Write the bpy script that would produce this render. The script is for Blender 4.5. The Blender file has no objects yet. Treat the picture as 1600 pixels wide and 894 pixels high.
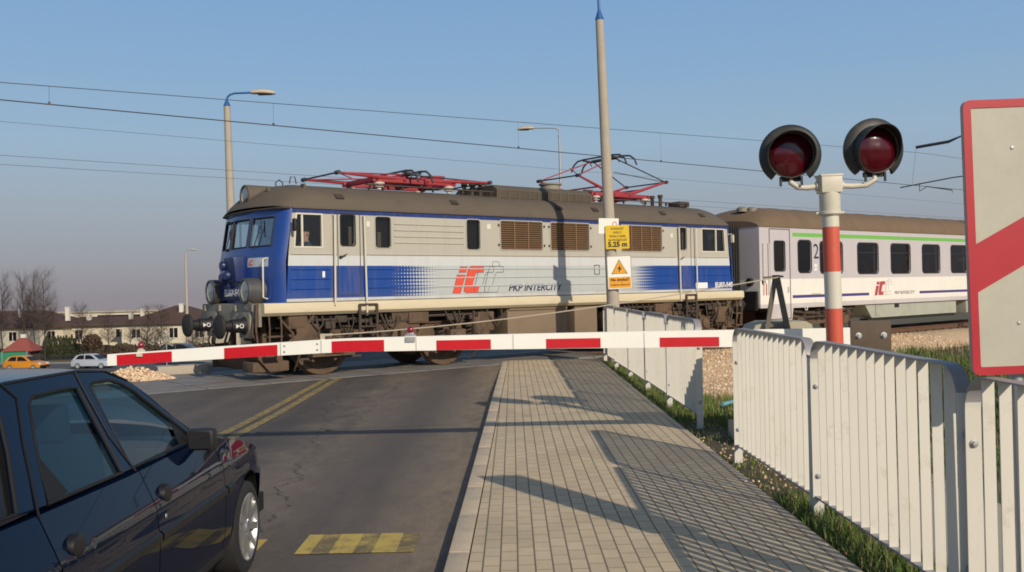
import bpy, bmesh, math, random
from mathutils import Vector, Matrix, Euler
from math import sin, cos, pi, sqrt, radians as R
random.seed(11)
S = bpy.context.scene
COL = S.collection

# ---------------------------------------------------------------- camera
cd = bpy.data.cameras.new('camera')
cd.sensor_width = 36.0
cd.lens = 1487.0 / 1600.0 * 36.0
cd.clip_start = 0.05
cd.clip_end = 6000
cam = bpy.data.objects.new('camera', cd)
COL.objects.link(cam)
cam.matrix_world = (Matrix.Translation((0, 0, 1.65)) @ Matrix.Rotation(R(90 + 0.22), 4, 'X')
                    @ Matrix.Rotation(R(-1.2), 4, 'Z'))
S.camera = cam

# ---------------------------------------------------------------- sky, sun, exposure
SUN_EL = R(27.4)
SUN_AZ = math.atan2(0.511, -0.86)            # clockwise from +Y
W = bpy.data.worlds.new('World')
S.world = W
W.use_nodes = True
wn = W.node_tree
wn.nodes.clear()
sky = wn.nodes.new('ShaderNodeTexSky')
sky.sky_type = 'NISHITA'
sky.sun_disc = False
sky.sun_elevation = SUN_EL
sky.sun_rotation = SUN_AZ
sky.altitude = 150
sky.air_density = 1.0
sky.dust_density = 1.6
sky.ozone_density = 1.6
bg = wn.nodes.new('ShaderNodeBackground')
bg.inputs['Strength'].default_value = 0.085
wo = wn.nodes.new('ShaderNodeOutputWorld')
# hazy late-afternoon air: the lowest part of the sky turns lavender grey
wtc = wn.nodes.new('ShaderNodeTexCoord'); wsp = wn.nodes.new('ShaderNodeSeparateXYZ'); wn.links.new(wtc.outputs['Generated'], wsp.inputs[0])
wr = wn.nodes.new('ShaderNodeValToRGB'); wn.links.new(wsp.outputs['Z'], wr.inputs[0])
for i, (p_, c_) in enumerate(((0.0, (3.5, 3.2, 3.6)), (0.095, (3.95, 4.65, 5.5)), (0.15, (3.75, 5.35, 7.0)), (0.225, (3.0, 5.0, 7.5)), (0.31, (2.55, 4.55, 7.5)))):
    e_ = wr.color_ramp.elements[i] if i < 2 else wr.color_ramp.elements.new(p_)
    e_.position = p_; e_.color = (c_[0] / 8, c_[1] / 8, c_[2] / 8, 1)
wsc = wn.nodes.new('ShaderNodeVectorMath'); wsc.operation = 'SCALE'; wsc.inputs['Scale'].default_value = 8.0
wn.links.new(wr.outputs[0], wsc.inputs[0])
wmr = wn.nodes.new('ShaderNodeMapRange'); wn.links.new(wsp.outputs['Z'], wmr.inputs[0])
for k_, v_ in ((1, 0.3), (2, 0.75), (3, 0.88), (4, 0.0)): wmr.inputs[k_].default_value = v_
wmx = wn.nodes.new('ShaderNodeMix'); wmx.data_type = 'RGBA'
wn.links.new(wmr.outputs[0], wmx.inputs[0]); wn.links.new(sky.outputs[0], wmx.inputs[6]); wn.links.new(wsc.outputs[0], wmx.inputs[7])
wn.links.new(wmx.outputs[2], bg.inputs[0])
wn.links.new(bg.outputs[0], wo.inputs[0])

sl = bpy.data.lights.new('sun', 'SUN')
sl.energy = 3.6
sl.angle = R(0.55)
sl.color = (1.0, 0.87, 0.69)
sun = bpy.data.objects.new('sun', sl)
COL.objects.link(sun)
to_sun = Vector((0.511 * cos(SUN_EL), -0.86 * cos(SUN_EL), sin(SUN_EL)))
sun.rotation_euler = to_sun.to_track_quat('Z', 'Y').to_euler()
sun.location = to_sun * 60
S.view_settings.view_transform = 'Standard'
S.view_settings.look = 'None'
S.view_settings.exposure = 0.0
S.view_settings.gamma = 1.0
S.view_settings.use_curve_mapping = False
S.cycles.filter_width = 1.8

# ---------------------------------------------------------------- helpers: objects
def tag(o, label=None, cat=None, group=None, kind=None):
    if label: o['label'] = label
    if cat: o['category'] = cat
    if group: o['group'] = group
    if kind: o['kind'] = kind
    return o

def thing(name, label, cat, loc=(0, 0, 0), rz=0.0, group=None, rot=None):
    o = bpy.data.objects.new(name, None)
    o.empty_display_size = 0.2
    COL.objects.link(o)
    o.location = loc
    o.rotation_euler = rot if rot else (0, 0, rz)
    return tag(o, label, cat, group)

def copy_tree(o, parent=None):
    c = o.copy()
    COL.objects.link(c)
    if parent is not None:
        c.parent = parent
    for ch in [x for x in bpy.data.objects if x.parent == o]:
        copy_tree(ch, c)
    return c

class MB:
    """collects shapes in one bmesh"""
    def __init__(s):
        s.bm = bmesh.new()
        s.mi = 0
    def f(s, pts, mi=None):
        vs = [s.bm.verts.new(p) for p in pts]
        try:
            fc = s.bm.faces.new(vs)
            fc.material_index = s.mi if mi is None else mi
            return fc
        except ValueError:
            return None
    def grid(s, rows, closed=False, flip=False, mi=None):
        vr = [[s.bm.verts.new(p) for p in r] for r in rows]
        n = len(vr[0])
        for i in range(len(vr) - 1):
            for j in range(n if closed else n - 1):
                a, b, c, d = vr[i][j], vr[i][(j + 1) % n], vr[i + 1][(j + 1) % n], vr[i + 1][j]
                q = [d, c, b, a] if flip else [a, b, c, d]
                try:
                    fc = s.bm.faces.new(q)
                    fc.material_index = s.mi if mi is None else mi
                except ValueError:
                    pass
        return vr
    def box(s, c, d, rot=None, bev=0.0, taper=None):
        hx, hy, hz = d[0] / 2, d[1] / 2, d[2] / 2
        co = [(-hx, -hy, -hz), (hx, -hy, -hz), (hx, hy, -hz), (-hx, hy, -hz),
              (-hx, -hy, hz), (hx, -hy, hz), (hx, hy, hz), (-hx, hy, hz)]
        if taper:
            co = [(x * (taper if z > 0 else 1), y * (taper if z > 0 else 1), z) for x, y, z in co]
        M = Matrix.Translation(c) @ (Euler(rot).to_matrix().to_4x4() if rot else Matrix())
        vs = [s.bm.verts.new(M @ Vector(p)) for p in co]
        fs = []
        for q in ((3, 2, 1, 0), (4, 5, 6, 7), (0, 1, 5, 4), (1, 2, 6, 5), (2, 3, 7, 6), (3, 0, 4, 7)):
            fc = s.bm.faces.new([vs[i] for i in q])
            fc.material_index = s.mi
            fs.append(fc)
        if bev > 0:
            es = list({e for fc in fs for e in fc.edges})
            r = bmesh.ops.bevel(s.bm, geom=es, offset=bev, segments=2, affect='EDGES', profile=0.6)
            for fc in r['faces']:
                fc.material_index = s.mi
    def tube(s, pts, r, n=8, closed=False, cap=True):
        pts = [Vector(p) for p in pts]
        m = len(pts)
        rr = r if isinstance(r, (list, tuple)) else [r] * m
        rows = []
        up = None
        for i in range(m):
            if closed:
                t = (pts[(i + 1) % m] - pts[i - 1])
            else:
                t = pts[min(i + 1, m - 1)] - pts[max(i - 1, 0)]
            t.normalize()
            if up is None:
                up = Vector((0, 0, 1)) if abs(t.z) < 0.9 else Vector((1, 0, 0))
            a = t.cross(up)
            if a.length < 1e-4:
                a = t.cross(Vector((0.3, 1, 0.1)))
            a.normalize()
            b = a.cross(t)
            up = b
            rows.append([pts[i] + (a * cos(2 * pi * k / n) + b * sin(2 * pi * k / n)) * rr[i] for k in range(n)])
        if closed:
            rows.append(rows[0])
            vr = s.grid(rows, closed=True)
        else:
            vr = s.grid(rows, closed=True)
            if cap:
                for q, fl in ((vr[0], False), (vr[-1], True)):
                    try:
                        fc = s.bm.faces.new(q if not fl else list(reversed(q)))
                        fc.material_index = s.mi
                    except ValueError:
                        pass
    def bar(s, a, b, w, h, up=(0, 0, 1)):
        """rectangular bar from a to b"""
        a, b = Vector(a), Vector(b)
        t = (b - a).normalized()
        u = Vector(up)
        sx = t.cross(u)
        if sx.length < 1e-4:
            sx = t.cross(Vector((1, 0, 0)))
        sx.normalize()
        u = sx.cross(t)
        rows = [[p + sx * (w / 2 * i) + u * (h / 2 * j) for i, j in ((-1, -1), (1, -1), (1, 1), (-1, 1))] for p in (a, b)]
        vr = s.grid(rows, closed=True)
        s.bm.faces.new(vr[0]).material_index = s.mi
        s.bm.faces.new(list(reversed(vr[1]))).material_index = s.mi
    def lathe(s, prof, o=(0, 0, 0), axis='Z', n=20, a0=0.0, a1=2 * pi, M=None):
        """prof: list of (radius, height)"""
        full = abs(a1 - a0 - 2 * pi) < 1e-6
        k = n if full else n + 1
        rows = []
        B = {'Z': Matrix(), 'X': Matrix.Rotation(pi / 2, 4, 'Y'), 'Y': Matrix.Rotation(-pi / 2, 4, 'X')}[axis]
        T = M if M is not None else Matrix.Translation(o) @ B
        for r, h in prof:
            rows.append([T @ Vector((r * cos(a0 + (a1 - a0) * i / n), r * sin(a0 + (a1 - a0) * i / n), h)) for i in range(k)])
        s.grid(rows, closed=full)
    def prism(s, poly, a, b, f):
        """poly: 2-D points; f(p, q, w) -> 3-D; w from a to b"""
        v0 = [s.bm.verts.new(f(p[0], p[1], a)) for p in poly]
        v1 = [s.bm.verts.new(f(p[0], p[1], b)) for p in poly]
        n = len(poly)
        fs = [s.bm.faces.new(v0), s.bm.faces.new(list(reversed(v1)))]
        for i in range(n):
            fs.append(s.bm.faces.new([v0[i], v0[(i + 1) % n], v1[(i + 1) % n], v1[i]][::-1]))
        for fc in fs:
            fc.material_index = s.mi
    def holed(s, outline, holes, f, w0=0.0, jamb=None):
        """flat panel with holes; f(p,q,w) -> 3-D; jamb = w of the inner edge of each hole"""
        es, loops = [], []
        for lp in [outline] + holes:
            vs = [s.bm.verts.new(f(p[0], p[1], w0)) for p in lp]
            loops.append((lp, vs))
            for i in range(len(vs)):
                es.append(s.bm.edges.new((vs[i], vs[(i + 1) % len(vs)])))
        r = bmesh.ops.triangle_fill(s.bm, use_beauty=True, use_dissolve=False, edges=es)
        for g in r['geom']:
            if isinstance(g, bmesh.types.BMFace):
                g.material_index = s.mi
        if jamb is not None:
            for lp, vs in loops[1:]:
                vi = [s.bm.verts.new(f(p[0], p[1], jamb)) for p in lp]
                for i in range(len(vs)):
                    fc = s.bm.faces.new([vs[i], vs[(i + 1) % len(vs)], vi[(i + 1) % len(vs)], vi[i]])
                    fc.material_index = s.mi
    def ring(s, outer, inner, f, w0, w1):
        """a frame between two loops with equal counts, from depth w0 to w1 (w0 the seen face)"""
        n = len(outer)
        L = [[s.bm.verts.new(f(p[0], p[1], w)) for p in lp] for lp, w in ((outer, w1), (outer, w0), (inner, w0), (inner, w1))]
        for a, b in ((0, 1), (1, 2), (2, 3)):
            for i in range(n):
                fc = s.bm.faces.new([L[a][i], L[a][(i + 1) % n], L[b][(i + 1) % n], L[b][i]])
                fc.material_index = s.mi
    def split(s, name, mats, parent=None, gap=0.02, smooth=40):
        """builds each separate piece as an object of its own"""
        bm = s.bm
        bm.verts.index_update()
        seen, isl = set(), []
        for v in bm.verts:
            if v in seen: continue
            st_, grp = [v], []
            seen.add(v)
            while st_:
                w = st_.pop(); grp.append(w)
                for e in w.link_edges:
                    o = e.other_vert(w)
                    if o not in seen: seen.add(o); st_.append(o)
            isl.append(grp)
        bb = [[set([i]), [min(v.co[k] for v in g) for k in range(3)], [max(v.co[k] for v in g) for k in range(3)]] for i, g in enumerate(isl)]
        done = False
        while not done:
            done = True
            for i in range(len(bb)):
                for j in range(i + 1, len(bb)):
                    if all(bb[i][1][k] <= bb[j][2][k] + gap and bb[j][1][k] <= bb[i][2][k] + gap for k in range(3)):
                        bb[i] = [bb[i][0] | bb[j][0], [min(a, b) for a, b in zip(bb[i][1], bb[j][1])], [max(a, b) for a, b in zip(bb[i][2], bb[j][2])]]
                        del bb[j]; done = False; break
                if not done: break
        out = []
        for ids, _, _ in bb:
            keep = {v for i in ids for v in isl[i]}
            q = MB(); mp = {}
            for v in keep: mp[v] = q.bm.verts.new(v.co)
            for f in bm.faces:
                if f.verts[0] in keep:
                    nf = q.bm.faces.new([mp[v] for v in f.verts]); nf.material_index = f.material_index
            out.append(q.build(name, mats, parent, smooth))
        bm.free()
        return out
    def build(s, name, mats, parent=None, smooth=40, recalc=True, label=None):
        if recalc:
            bmesh.ops.recalc_face_normals(s.bm, faces=s.bm.faces)
        me = bpy.data.meshes.new(name)
        s.bm.to_mesh(me)
        s.bm.free()
        for m in (mats if isinstance(mats, (list, tuple)) else [mats]):
            me.materials.append(m)
        if smooth:
            me.polygons.foreach_set('use_smooth', [True] * len(me.polygons))
            me.set_sharp_from_angle(angle=R(smooth))
        o = bpy.data.objects.new(name, me)
        COL.objects.link(o)
        if parent is not None:
            o.parent = parent
        if label:
            o['label'] = label
        return o

def rrect(x0, y0, x1, y1, r, n=4):
    pts = []
    for cx, cy, a in ((x1 - r, y1 - r, 0), (x0 + r, y1 - r, 90), (x0 + r, y0 + r, 180), (x1 - r, y0 + r, 270)):
        for i in range(n + 1):
            t = R(a + 90 * i / n)
            pts.append((cx + r * cos(t), cy + r * sin(t)))
    return pts

def text(name, body, size, m, parent, loc, rot=(pi / 2, 0, 0), shear=0.0, ext=0.002, width=None, align='LEFT', bold=0.0, sp=1.0):
    cu = bpy.data.curves.new(name, 'FONT')
    cu.body = body
    cu.size = size
    cu.shear = shear
    cu.extrude = ext
    cu.offset = bold
    cu.align_x = align
    cu.space_character = sp
    cu.resolution_u = 3
    t = bpy.data.objects.new(name, cu)
    COL.objects.link(t)
    dg = bpy.context.evaluated_depsgraph_get()
    me = bpy.data.meshes.new_from_object(t.evaluated_get(dg))
    bpy.data.objects.remove(t)
    if width:
        xs = [v.co.x for v in me.vertices]
        k = width / max(1e-6, max(xs) - min(xs))
        for v in me.vertices:
            v.co.x *= k
    me.name = name
    me.materials.clear()
    me.materials.append(m)
    o = bpy.data.objects.new(name, me)
    COL.objects.link(o)
    o.parent = parent
    o.location = loc
    o.rotation_euler = rot
    return o

# ---------------------------------------------------------------- helpers: materials
class X:
    """scalar node expression"""
    def __init__(s, nt, k): s.nt, s.k = nt, k
    def op(s, o, b=None, c=None):
        n = s.nt.nodes.new('ShaderNodeMath')
        n.operation = o
        for i, v in enumerate((s, b, c)):
            if v is None: continue
            if isinstance(v, X): s.nt.links.new(v.k, n.inputs[i])
            else: n.inputs[i].default_value = v
        return X(s.nt, n.outputs[0])
    def __add__(s, b): return s.op('ADD', b)
    def __sub__(s, b): return s.op('SUBTRACT', b)
    def __mul__(s, b): return s.op('MULTIPLY', b)
    def __truediv__(s, b): return s.op('DIVIDE', b)
    def gt(s, b): return s.op('GREATER_THAN', b)
    def lt(s, b): return s.op('LESS_THAN', b)
    def between(s, a, b): return s.gt(a) * s.lt(b)
    def clamp(s): return s.op('MINIMUM', 1.0).op('MAXIMUM', 0.0)
    def frac(s): return s.op('FRACT')
    def step(s, a, b): return ((s - a) / (b - a)).clamp()

class Mat:
    def __init__(s, name):
        s.m = bpy.data.materials.new(name)
        s.m.use_nodes = True
        s.nt = s.m.node_tree
        s.b = s.nt.nodes['Principled BSDF']
        s.out = s.nt.nodes['Material Output']
        s.tc = None
    def coord(s, kind='Object'):
        if not s.tc: s.tc = s.nt.nodes.new('ShaderNodeTexCoord')
        return s.tc.outputs[kind]
    def xyz(s, kind='Object'):
        n = s.nt.nodes.new('ShaderNodeSeparateXYZ')
        s.nt.links.new(s.coord(kind), n.inputs[0])
        return [X(s.nt, n.outputs[i]) for i in range(3)]
    def noise(s, scale, detail=4, rough=0.6, sc=(1, 1, 1), kind='Object', loc=(0, 0, 0)):
        n = s.nt.nodes.new('ShaderNodeTexNoise')
        n.inputs['Scale'].default_value = scale
        n.inputs['Detail'].default_value = detail
        n.inputs['Roughness'].default_value = rough
        mp = s.nt.nodes.new('ShaderNodeMapping')
        mp.inputs['Scale'].default_value = sc
        mp.inputs['Location'].default_value = loc
        s.nt.links.new(s.coord(kind), mp.inputs[0])
        s.nt.links.new(mp.outputs[0], n.inputs['Vector'])
        return X(s.nt, n.outputs['Fac'])
    def voro(s, scale, feature='F1', out='Distance', kind='Object', sc=(1, 1, 1)):
        n = s.nt.nodes.new('ShaderNodeTexVoronoi')
        n.feature = feature
        n.inputs['Scale'].default_value = scale
        mp = s.nt.nodes.new('ShaderNodeMapping')
        mp.inputs['Scale'].default_value = sc
        s.nt.links.new(s.coord(kind), mp.inputs[0])
        s.nt.links.new(mp.outputs[0], n.inputs['Vector'])
        return X(s.nt, n.outputs[out]) if out == 'Distance' else n.outputs[out]
    def mix(s, fac, a, b):
        n = s.nt.nodes.new('ShaderNodeMix')
        n.data_type = 'RGBA'
        for i, v in ((0, fac), (6, a), (7, b)):
            if isinstance(v, X): s.nt.links.new(v.k, n.inputs[i])
            elif isinstance(v, bpy.types.NodeSocket): s.nt.links.new(v, n.inputs[i])
            elif i == 0: n.inputs[0].default_value = v
            else: n.inputs[i].default_value = (v[0], v[1], v[2], 1)
        return n.outputs[2]
    def mul(s, col, x):
        n = s.nt.nodes.new('ShaderNodeVectorMath')
        n.operation = 'SCALE'
        if isinstance(col, bpy.types.NodeSocket): s.nt.links.new(col, n.inputs[0])
        else: n.inputs[0].default_value = col[:3]
        s.nt.links.new(x.k, n.inputs['Scale'])
        return n.outputs[0]
    def base(s, c):
        if isinstance(c, bpy.types.NodeSocket): s.nt.links.new(c, s.b.inputs['Base Color'])
        else: s.b.inputs['Base Color'].default_value = (c[0], c[1], c[2], 1)
    def rough(s, x):
        if isinstance(x, X): s.nt.links.new(x.k, s.b.inputs['Roughness'])
        else: s.b.inputs['Roughness'].default_value = x
    def bump(s, x, strength=0.3, dist=0.02):
        n = s.nt.nodes.new('ShaderNodeBump')
        n.inputs['Strength'].default_value = strength
        n.inputs['Distance'].default_value = dist
        s.nt.links.new(x.k, n.inputs['Height'])
        s.nt.links.new(n.outputs[0], s.b.inputs['Normal'])
    def set(s, **k):
        for a, v in k.items():
            s.b.inputs[a.replace('_', ' ')].default_value = v
        return s

def simple(name, col, rough=0.6, metal=0.0, var=0.15, scale=5.0, dirt=None, bump=None, coat=0.0, spec=0.5, stretch=(1, 1, 1)):
    m = Mat(name)
    n = m.noise(scale, 5, 0.65, stretch)
    c = m.mul(col, n * (2 * var) + (1 - var))
    if dirt:                                           # (colour, coverage 0..1, scale)
        d = m.noise(dirt[2], 6, 0.7, stretch, loc=(3.1, 1.7, 5.2))
        lo = 0.72 - 0.45 * dirt[1]
        c = m.mix(d.step(lo, lo + 0.22) * min(1.0, dirt[1] * 1.4), c, dirt[0])
    m.base(c)
    m.rough(n * 0.25 + (rough - 0.12))
    m.set(Metallic=metal, Coat_Weight=coat)
    m.b.inputs['Specular IOR Level'].default_value = spec
    if bump:
        m.bump(m.noise(bump[0], 5, 0.6), bump[1], bump[2] if len(bump) > 2 else 0.01)
    return m.m

def glass(name, tint, refl=0.12, rough=0.02):
    m = Mat(name)
    nt = m.nt
    nt.nodes.remove(m.b)
    tr = nt.nodes.new('ShaderNodeBsdfTransparent')
    tr.inputs[0].default_value = (*tint, 1)
    gl = nt.nodes.new('ShaderNodeBsdfGlossy')
    gl.inputs['Roughness'].default_value = rough
    lw = nt.nodes.new('ShaderNodeLayerWeight')
    lw.inputs[0].default_value = 0.5
    f = (X(nt, lw.outputs['Facing']).op('POWER', 4.0) * 0.9 + 0.035 + refl).clamp()
    mx = nt.nodes.new('ShaderNodeMixShader')
    nt.links.new(f.k, mx.inputs[0])
    nt.links.new(tr.outputs[0], mx.inputs[1])
    nt.links.new(gl.outputs[0], mx.inputs[2])
    nt.links.new(mx.outputs[0], m.out.inputs[0])
    return m.m

M = {}
DUST = (0.19, 0.135, 0.085)
M['rust_dust'] = simple('brake dust brown', (0.12, 0.077, 0.048), 0.85, var=0.35, scale=3, dirt=((0.04, 0.03, 0.024), 0.5, 2.2), bump=(18, 0.35, 0.01))
M['rust_dark'] = simple('oily dark brown', (0.06, 0.044, 0.034), 0.75, var=0.35, scale=4, dirt=((0.14, 0.1, 0.07), 0.4, 3), bump=(18, 0.3, 0.01))
M['tan_metal'] = simple('dusty tan steel', (0.21, 0.155, 0.105), 0.8, var=0.18, scale=1.5, dirt=((0.11, 0.08, 0.055), 0.35, 1.8))
M['black'] = simple('matt black', (0.012, 0.012, 0.013), 0.6, var=0.3)
M['rubber'] = simple('black rubber', (0.02, 0.02, 0.02), 0.75, var=0.25, scale=12)
M['dark_in'] = simple('dark interior', (0.035, 0.032, 0.028), 0.8)
M['roof_brown'] = simple('dusty roof paint', (0.115, 0.092, 0.068), 0.75, var=0.2, scale=1.2, dirt=((0.07, 0.055, 0.042), 0.4, 1.5), stretch=(1, 1, 3))
M['grey_beam'] = simple('dirty grey paint', (0.27, 0.25, 0.2), 0.7, var=0.25, scale=4, dirt=((0.1, 0.075, 0.05), 0.5, 4))
M['sill'] = simple('cream sill paint', (0.6, 0.52, 0.36), 0.6, var=0.12, scale=2, dirt=((0.3, 0.23, 0.14), 0.35, 3.0), stretch=(0.5, 1, 3))
M['rail_white'] = simple('cream handrail', (0.66, 0.62, 0.52), 0.45, var=0.1)
M['blue_dark'] = simple('dark blue paint', (0.015, 0.03, 0.12), 0.4, var=0.2)
M['red_panto'] = simple('red oxide paint', (0.33, 0.035, 0.045), 0.6, var=0.25, scale=6, dirt=((0.1, 0.03, 0.03), 0.35, 5))
M['panto_dark'] = simple('dark tube', (0.05, 0.048, 0.055), 0.5, var=0.2)
M['porcelain'] = simple('porcelain insulator', (0.72, 0.68, 0.62), 0.3, var=0.1)
M['chrome'] = simple('lamp reflector', (0.88, 0.87, 0.8), 0.35, metal=0.1, var=0.1)
M['lamp_glass'] = glass('headlight glass', (0.85, 0.87, 0.85), 0.15)
M['dark_glass'] = simple('dark window glass', (0.012, 0.011, 0.01), 0.14, var=0.4, scale=1.0, spec=0.25)
M['cab_glass'] = glass('cab glass', (0.74, 0.82, 0.81), 0.06)
M['navy_text'] = simple('navy lettering', (0.02, 0.03, 0.09), 0.5, var=0.1)
M['white_text'] = simple('white lettering', (0.8, 0.8, 0.8), 0.5, var=0.05)
M['logo_red'] = simple('orange red logo', (0.72, 0.085, 0.045), 0.5, var=0.08)
M['white_paint'] = simple('white paint', (0.87, 0.86, 0.79), 0.5, var=0.06, scale=3, dirt=((0.5, 0.46, 0.38), 0.25, 5))
M['concrete'] = simple('concrete', (0.42, 0.37, 0.3), 0.85, var=0.15, scale=6, dirt=((0.3, 0.26, 0.2), 0.3, 4), bump=(40, 0.2, 0.005))
M['galv'] = simple('galvanised steel', (0.42, 0.42, 0.43), 0.5, metal=0.6, var=0.15, scale=8)
M['wire'] = simple('bare wire', (0.09, 0.09, 0.1), 0.5, metal=0.5, var=0.1)
M['steel_rail'] = simple('worn rail steel', (0.35, 0.33, 0.3), 0.35, metal=0.8, var=0.15)
M['rail_rust'] = simple('rusty rail', (0.12, 0.062, 0.036), 0.85, var=0.25, scale=7)
M['skin'] = simple('skin', (0.55, 0.3, 0.22), 0.55, var=0.08)
M['hair'] = simple('dark hair', (0.03, 0.022, 0.016), 0.7)
M['shirt'] = simple('navy shirt', (0.04, 0.05, 0.09), 0.85)
# ================================================================ THE SETTING
RAIL_ANG = R(90 - 50.8)                     # the track's direction
RO = Vector((-4.72, 17.96))                 # locomotive front corner on the ground
LD = Vector((cos(RAIL_ANG), sin(RAIL_ANG)))
LN = Vector((-sin(RAIL_ANG), cos(RAIL_ANG)))
def st(x, y):
    q = Vector((x, y)) - RO
    return q.dot(LD), q.dot(LN)
def loc(s_, t, z=0.0):
    q = RO + LD * s_ + LN * t
    return Vector((q.x, q.y, z))
def sm(x, a, b):
    k = min(1.0, max(0.0, (x - a) / (b - a)))
    return k * k * (3 - 2 * k)
def road_z(y, x=-2.0):
    t = st(x, y)[1]
    return -0.08 + 0.066 * sm(t, -4.5, 0.0) - 4.2 * sm(t, 12, 60)
def bumpy(x, y):
    return 0.5 * sin(x * 1.7 + 0.4 * y) * cos(y * 1.3 - 0.6 * x) + 0.3 * sin(3.1 * x + 2.2 * y) + 0.2 * sin(5.3 * x - 4.7 * y)
ROAD_L, ROAD_R = -7.3, -0.5
def ground_z(x, y):
    s_, t = st(x, y)
    z = -0.045 + 0.012 * bumpy(x, y)
    if x < ROAD_L or x > 1.9:
        side = sm(x, 2.5, 3.6) if x > 0 else sm(-x, 7.6, 8.6)
        z -= 0.5 * sm(t, -8.5, -6.5) * side
        if x > 4.2 and t < -6:
            z += (0.5 * sm(x, 4.2, 6.0) + 0.06 * bumpy(x * 2, y * 2)) * sm(-t, 6.5, 9)
    if -7.6 < x < 1.95:
        z = min(z, road_z(y, x) - 0.05) - 0.05
    drop = (1 - math.exp(-max(0.0, t - 4.3) / 7.0)) * sm(t, 4.3, 6.5)
    z -= 4.3 * (drop if not (-7.6 < x < 1.95) else sm(t, 12, 60))
    z -= 0.05 * max(0.0, y - 216)
    return z
def axis_pts(lo, hi, fine_lo, fine_hi, f, g=1.28):
    p = []
    v = fine_lo
    while v < fine_hi:
        p.append(v); v += f
    st_, v = f, fine_hi
    while v < hi:
        p.append(v); st_ *= g; v += st_
    p.append(hi)
    st_, v = f, fine_lo - f
    q = []
    while v > lo:
        q.append(v); st_ *= g; v -= st_
    q.append(lo)
    return q[::-1] + p
gm = Mat('grass and soil')
n1 = gm.noise(0.35, 5, 0.7); n2 = gm.noise(2.5, 6, 0.7); n3 = gm.noise(30, 4, 0.7)
c = gm.mix(n1.step(0.42, 0.6), (0.105, 0.082, 0.05), (0.085, 0.095, 0.035))
c = gm.mix(n2.step(0.45, 0.65), c, (0.15, 0.115, 0.07))
gm.base(gm.mul(c, n3 * 0.8 + 0.6)); gm.rough(0.95); gm.bump(n3, 0.6, 0.03)
xs = axis_pts(-1500, 1500, -12, 9, 0.3)
ys = axis_pts(-60, 3000, 0, 30, 0.35)
b = MB()
b.grid([[(x, y, ground_z(x, y)) for x in xs] for y in ys])
tag(b.build('ground', gm.m, smooth=60), kind='structure')

# road -----------------------------------------------------------
am = Mat('worn asphalt')
x, y, z = am.xyz()
fine = am.noise(140, 3, 0.7); mid = am.noise(1.1, 5, 0.65); lane = am.noise(0.9, 4, 0.6, (1.0, 0.06, 1))
patch = am.noise(6, 6, 0.75, (1, 0.35, 1))
c = am.mix(lane.step(0.38, 0.72), (0.066, 0.057, 0.054), (0.135, 0.112, 0.093))
c = am.mul(c, mid * 0.5 + 0.75)
bandx = (x + 2.15 + (mid - 0.5) * 1.4) * 2.2; bandw = (bandx * bandx * -1.0).op('EXPONENT')
c = am.mix(bandw * 0.75 * patch.step(0.3, 0.6), c, (0.2, 0.158, 0.117))
sand = (x - y * 0.011).step(-1.35, -0.75) * patch.step(0.2, 0.6)
c = am.mix(sand * 0.9, c, (0.25, 0.195, 0.135))
wobx = am.noise(1.1, 5, 0.75, (0.15, 1, 1)); seamx = x + (wobx - 0.5) * 0.9 + y * 0.12
c = am.mix(seamx.between(-1.07, -1.045) * am.noise(1.6, 3, 0.6).gt(0.47) * 0.8, c, (0.03, 0.027, 0.024))
crk = am.voro(0.55, 'DISTANCE_TO_EDGE')
wob = am.noise(3.0, 4, 0.6)
crack = (crk + (wob - 0.5) * 0.05).lt(0.006) * am.noise(0.5, 2, 0.5).gt(0.5)
c = am.mix(crack * 0.0, c, (0.025, 0.022, 0.02))
spk = am.voro(60, 'F1').lt(0.16) * am.noise(2.2, 3, 0.6).gt(0.52)
c = am.mix(spk * 0.6, c, (0.26, 0.22, 0.17))
mott = am.noise(14, 5, 0.8); oil = am.noise(1.7, 5, 0.75, loc=(9, 3, 0)); agg = am.voro(45, 'F1')
c = am.mul(c, mott * 0.5 + 0.75)
c = am.mix(oil.step(0.62, 0.72) * 0.4, c, (0.035, 0.03, 0.028))
c = am.mix(agg.lt(0.22) * mid.step(0.4, 0.6) * 0.35, c, (0.2, 0.175, 0.145))
am.base(am.mul(c, fine * 0.5 + 0.75)); am.rough(mid * 0.2 + 0.68); am.bump(fine, 0.35, 0.004)
b = MB()
ry = [-12 + 0.8 * i for i in range(64)] + [40 + 2 * i for i in range(30)]
b.grid([[(xx, yy, road_z(yy, xx)) for xx in (ROAD_L, -6, -5, -4, -3, -2, -1.2, ROAD_R + 0.011 * yy)] for yy in ry])
road = tag(b.build('road', am.m), kind='structure')
ym = Mat('worn yellow road paint')
wn_ = ym.noise(9, 6, 0.75); wf = ym.noise(70, 3, 0.7)
c = ym.mix((wn_ + wf * 0.35).step(0.44, 0.78), (0.47, 0.34, 0.085), (0.14, 0.115, 0.07))
ym.base(c); ym.rough(0.8); ym.bump(wf, 0.3, 0.003)
def mark(x0, x1, y0, y1, n=1, name='lane_line', skew=0.0):
    q = MB()
    q.grid([[(xx + skew * k / n, y0 + (y1 - y0) * k / n, road_z(y0 + (y1 - y0) * k / n, xx) + 0.006) for xx in (x0, x1)] for k in range(n + 1)])
    return q.build(name, ym.m, road)
mark(-3.76, -3.63, -6, 20.6, 30, skew=0.06)
mark(-3.54, -3.41, -6, 20.9, 30, skew=0.06)
ym2 = Mat('patchy yellow road paint')
x, y, z = ym2.xyz()
wn_ = ym2.noise(5, 6, 0.75); wf = ym2.noise(60, 3, 0.7)
stripe = ((x + 1.5) * (1 / 0.285)).frac().between(0.42, 0.86) * 0.2
c = ym2.mix((wn_ + wf * 0.4 + stripe).step(0.66, 0.95), (0.52, 0.4, 0.1), (0.16, 0.125, 0.07))
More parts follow.
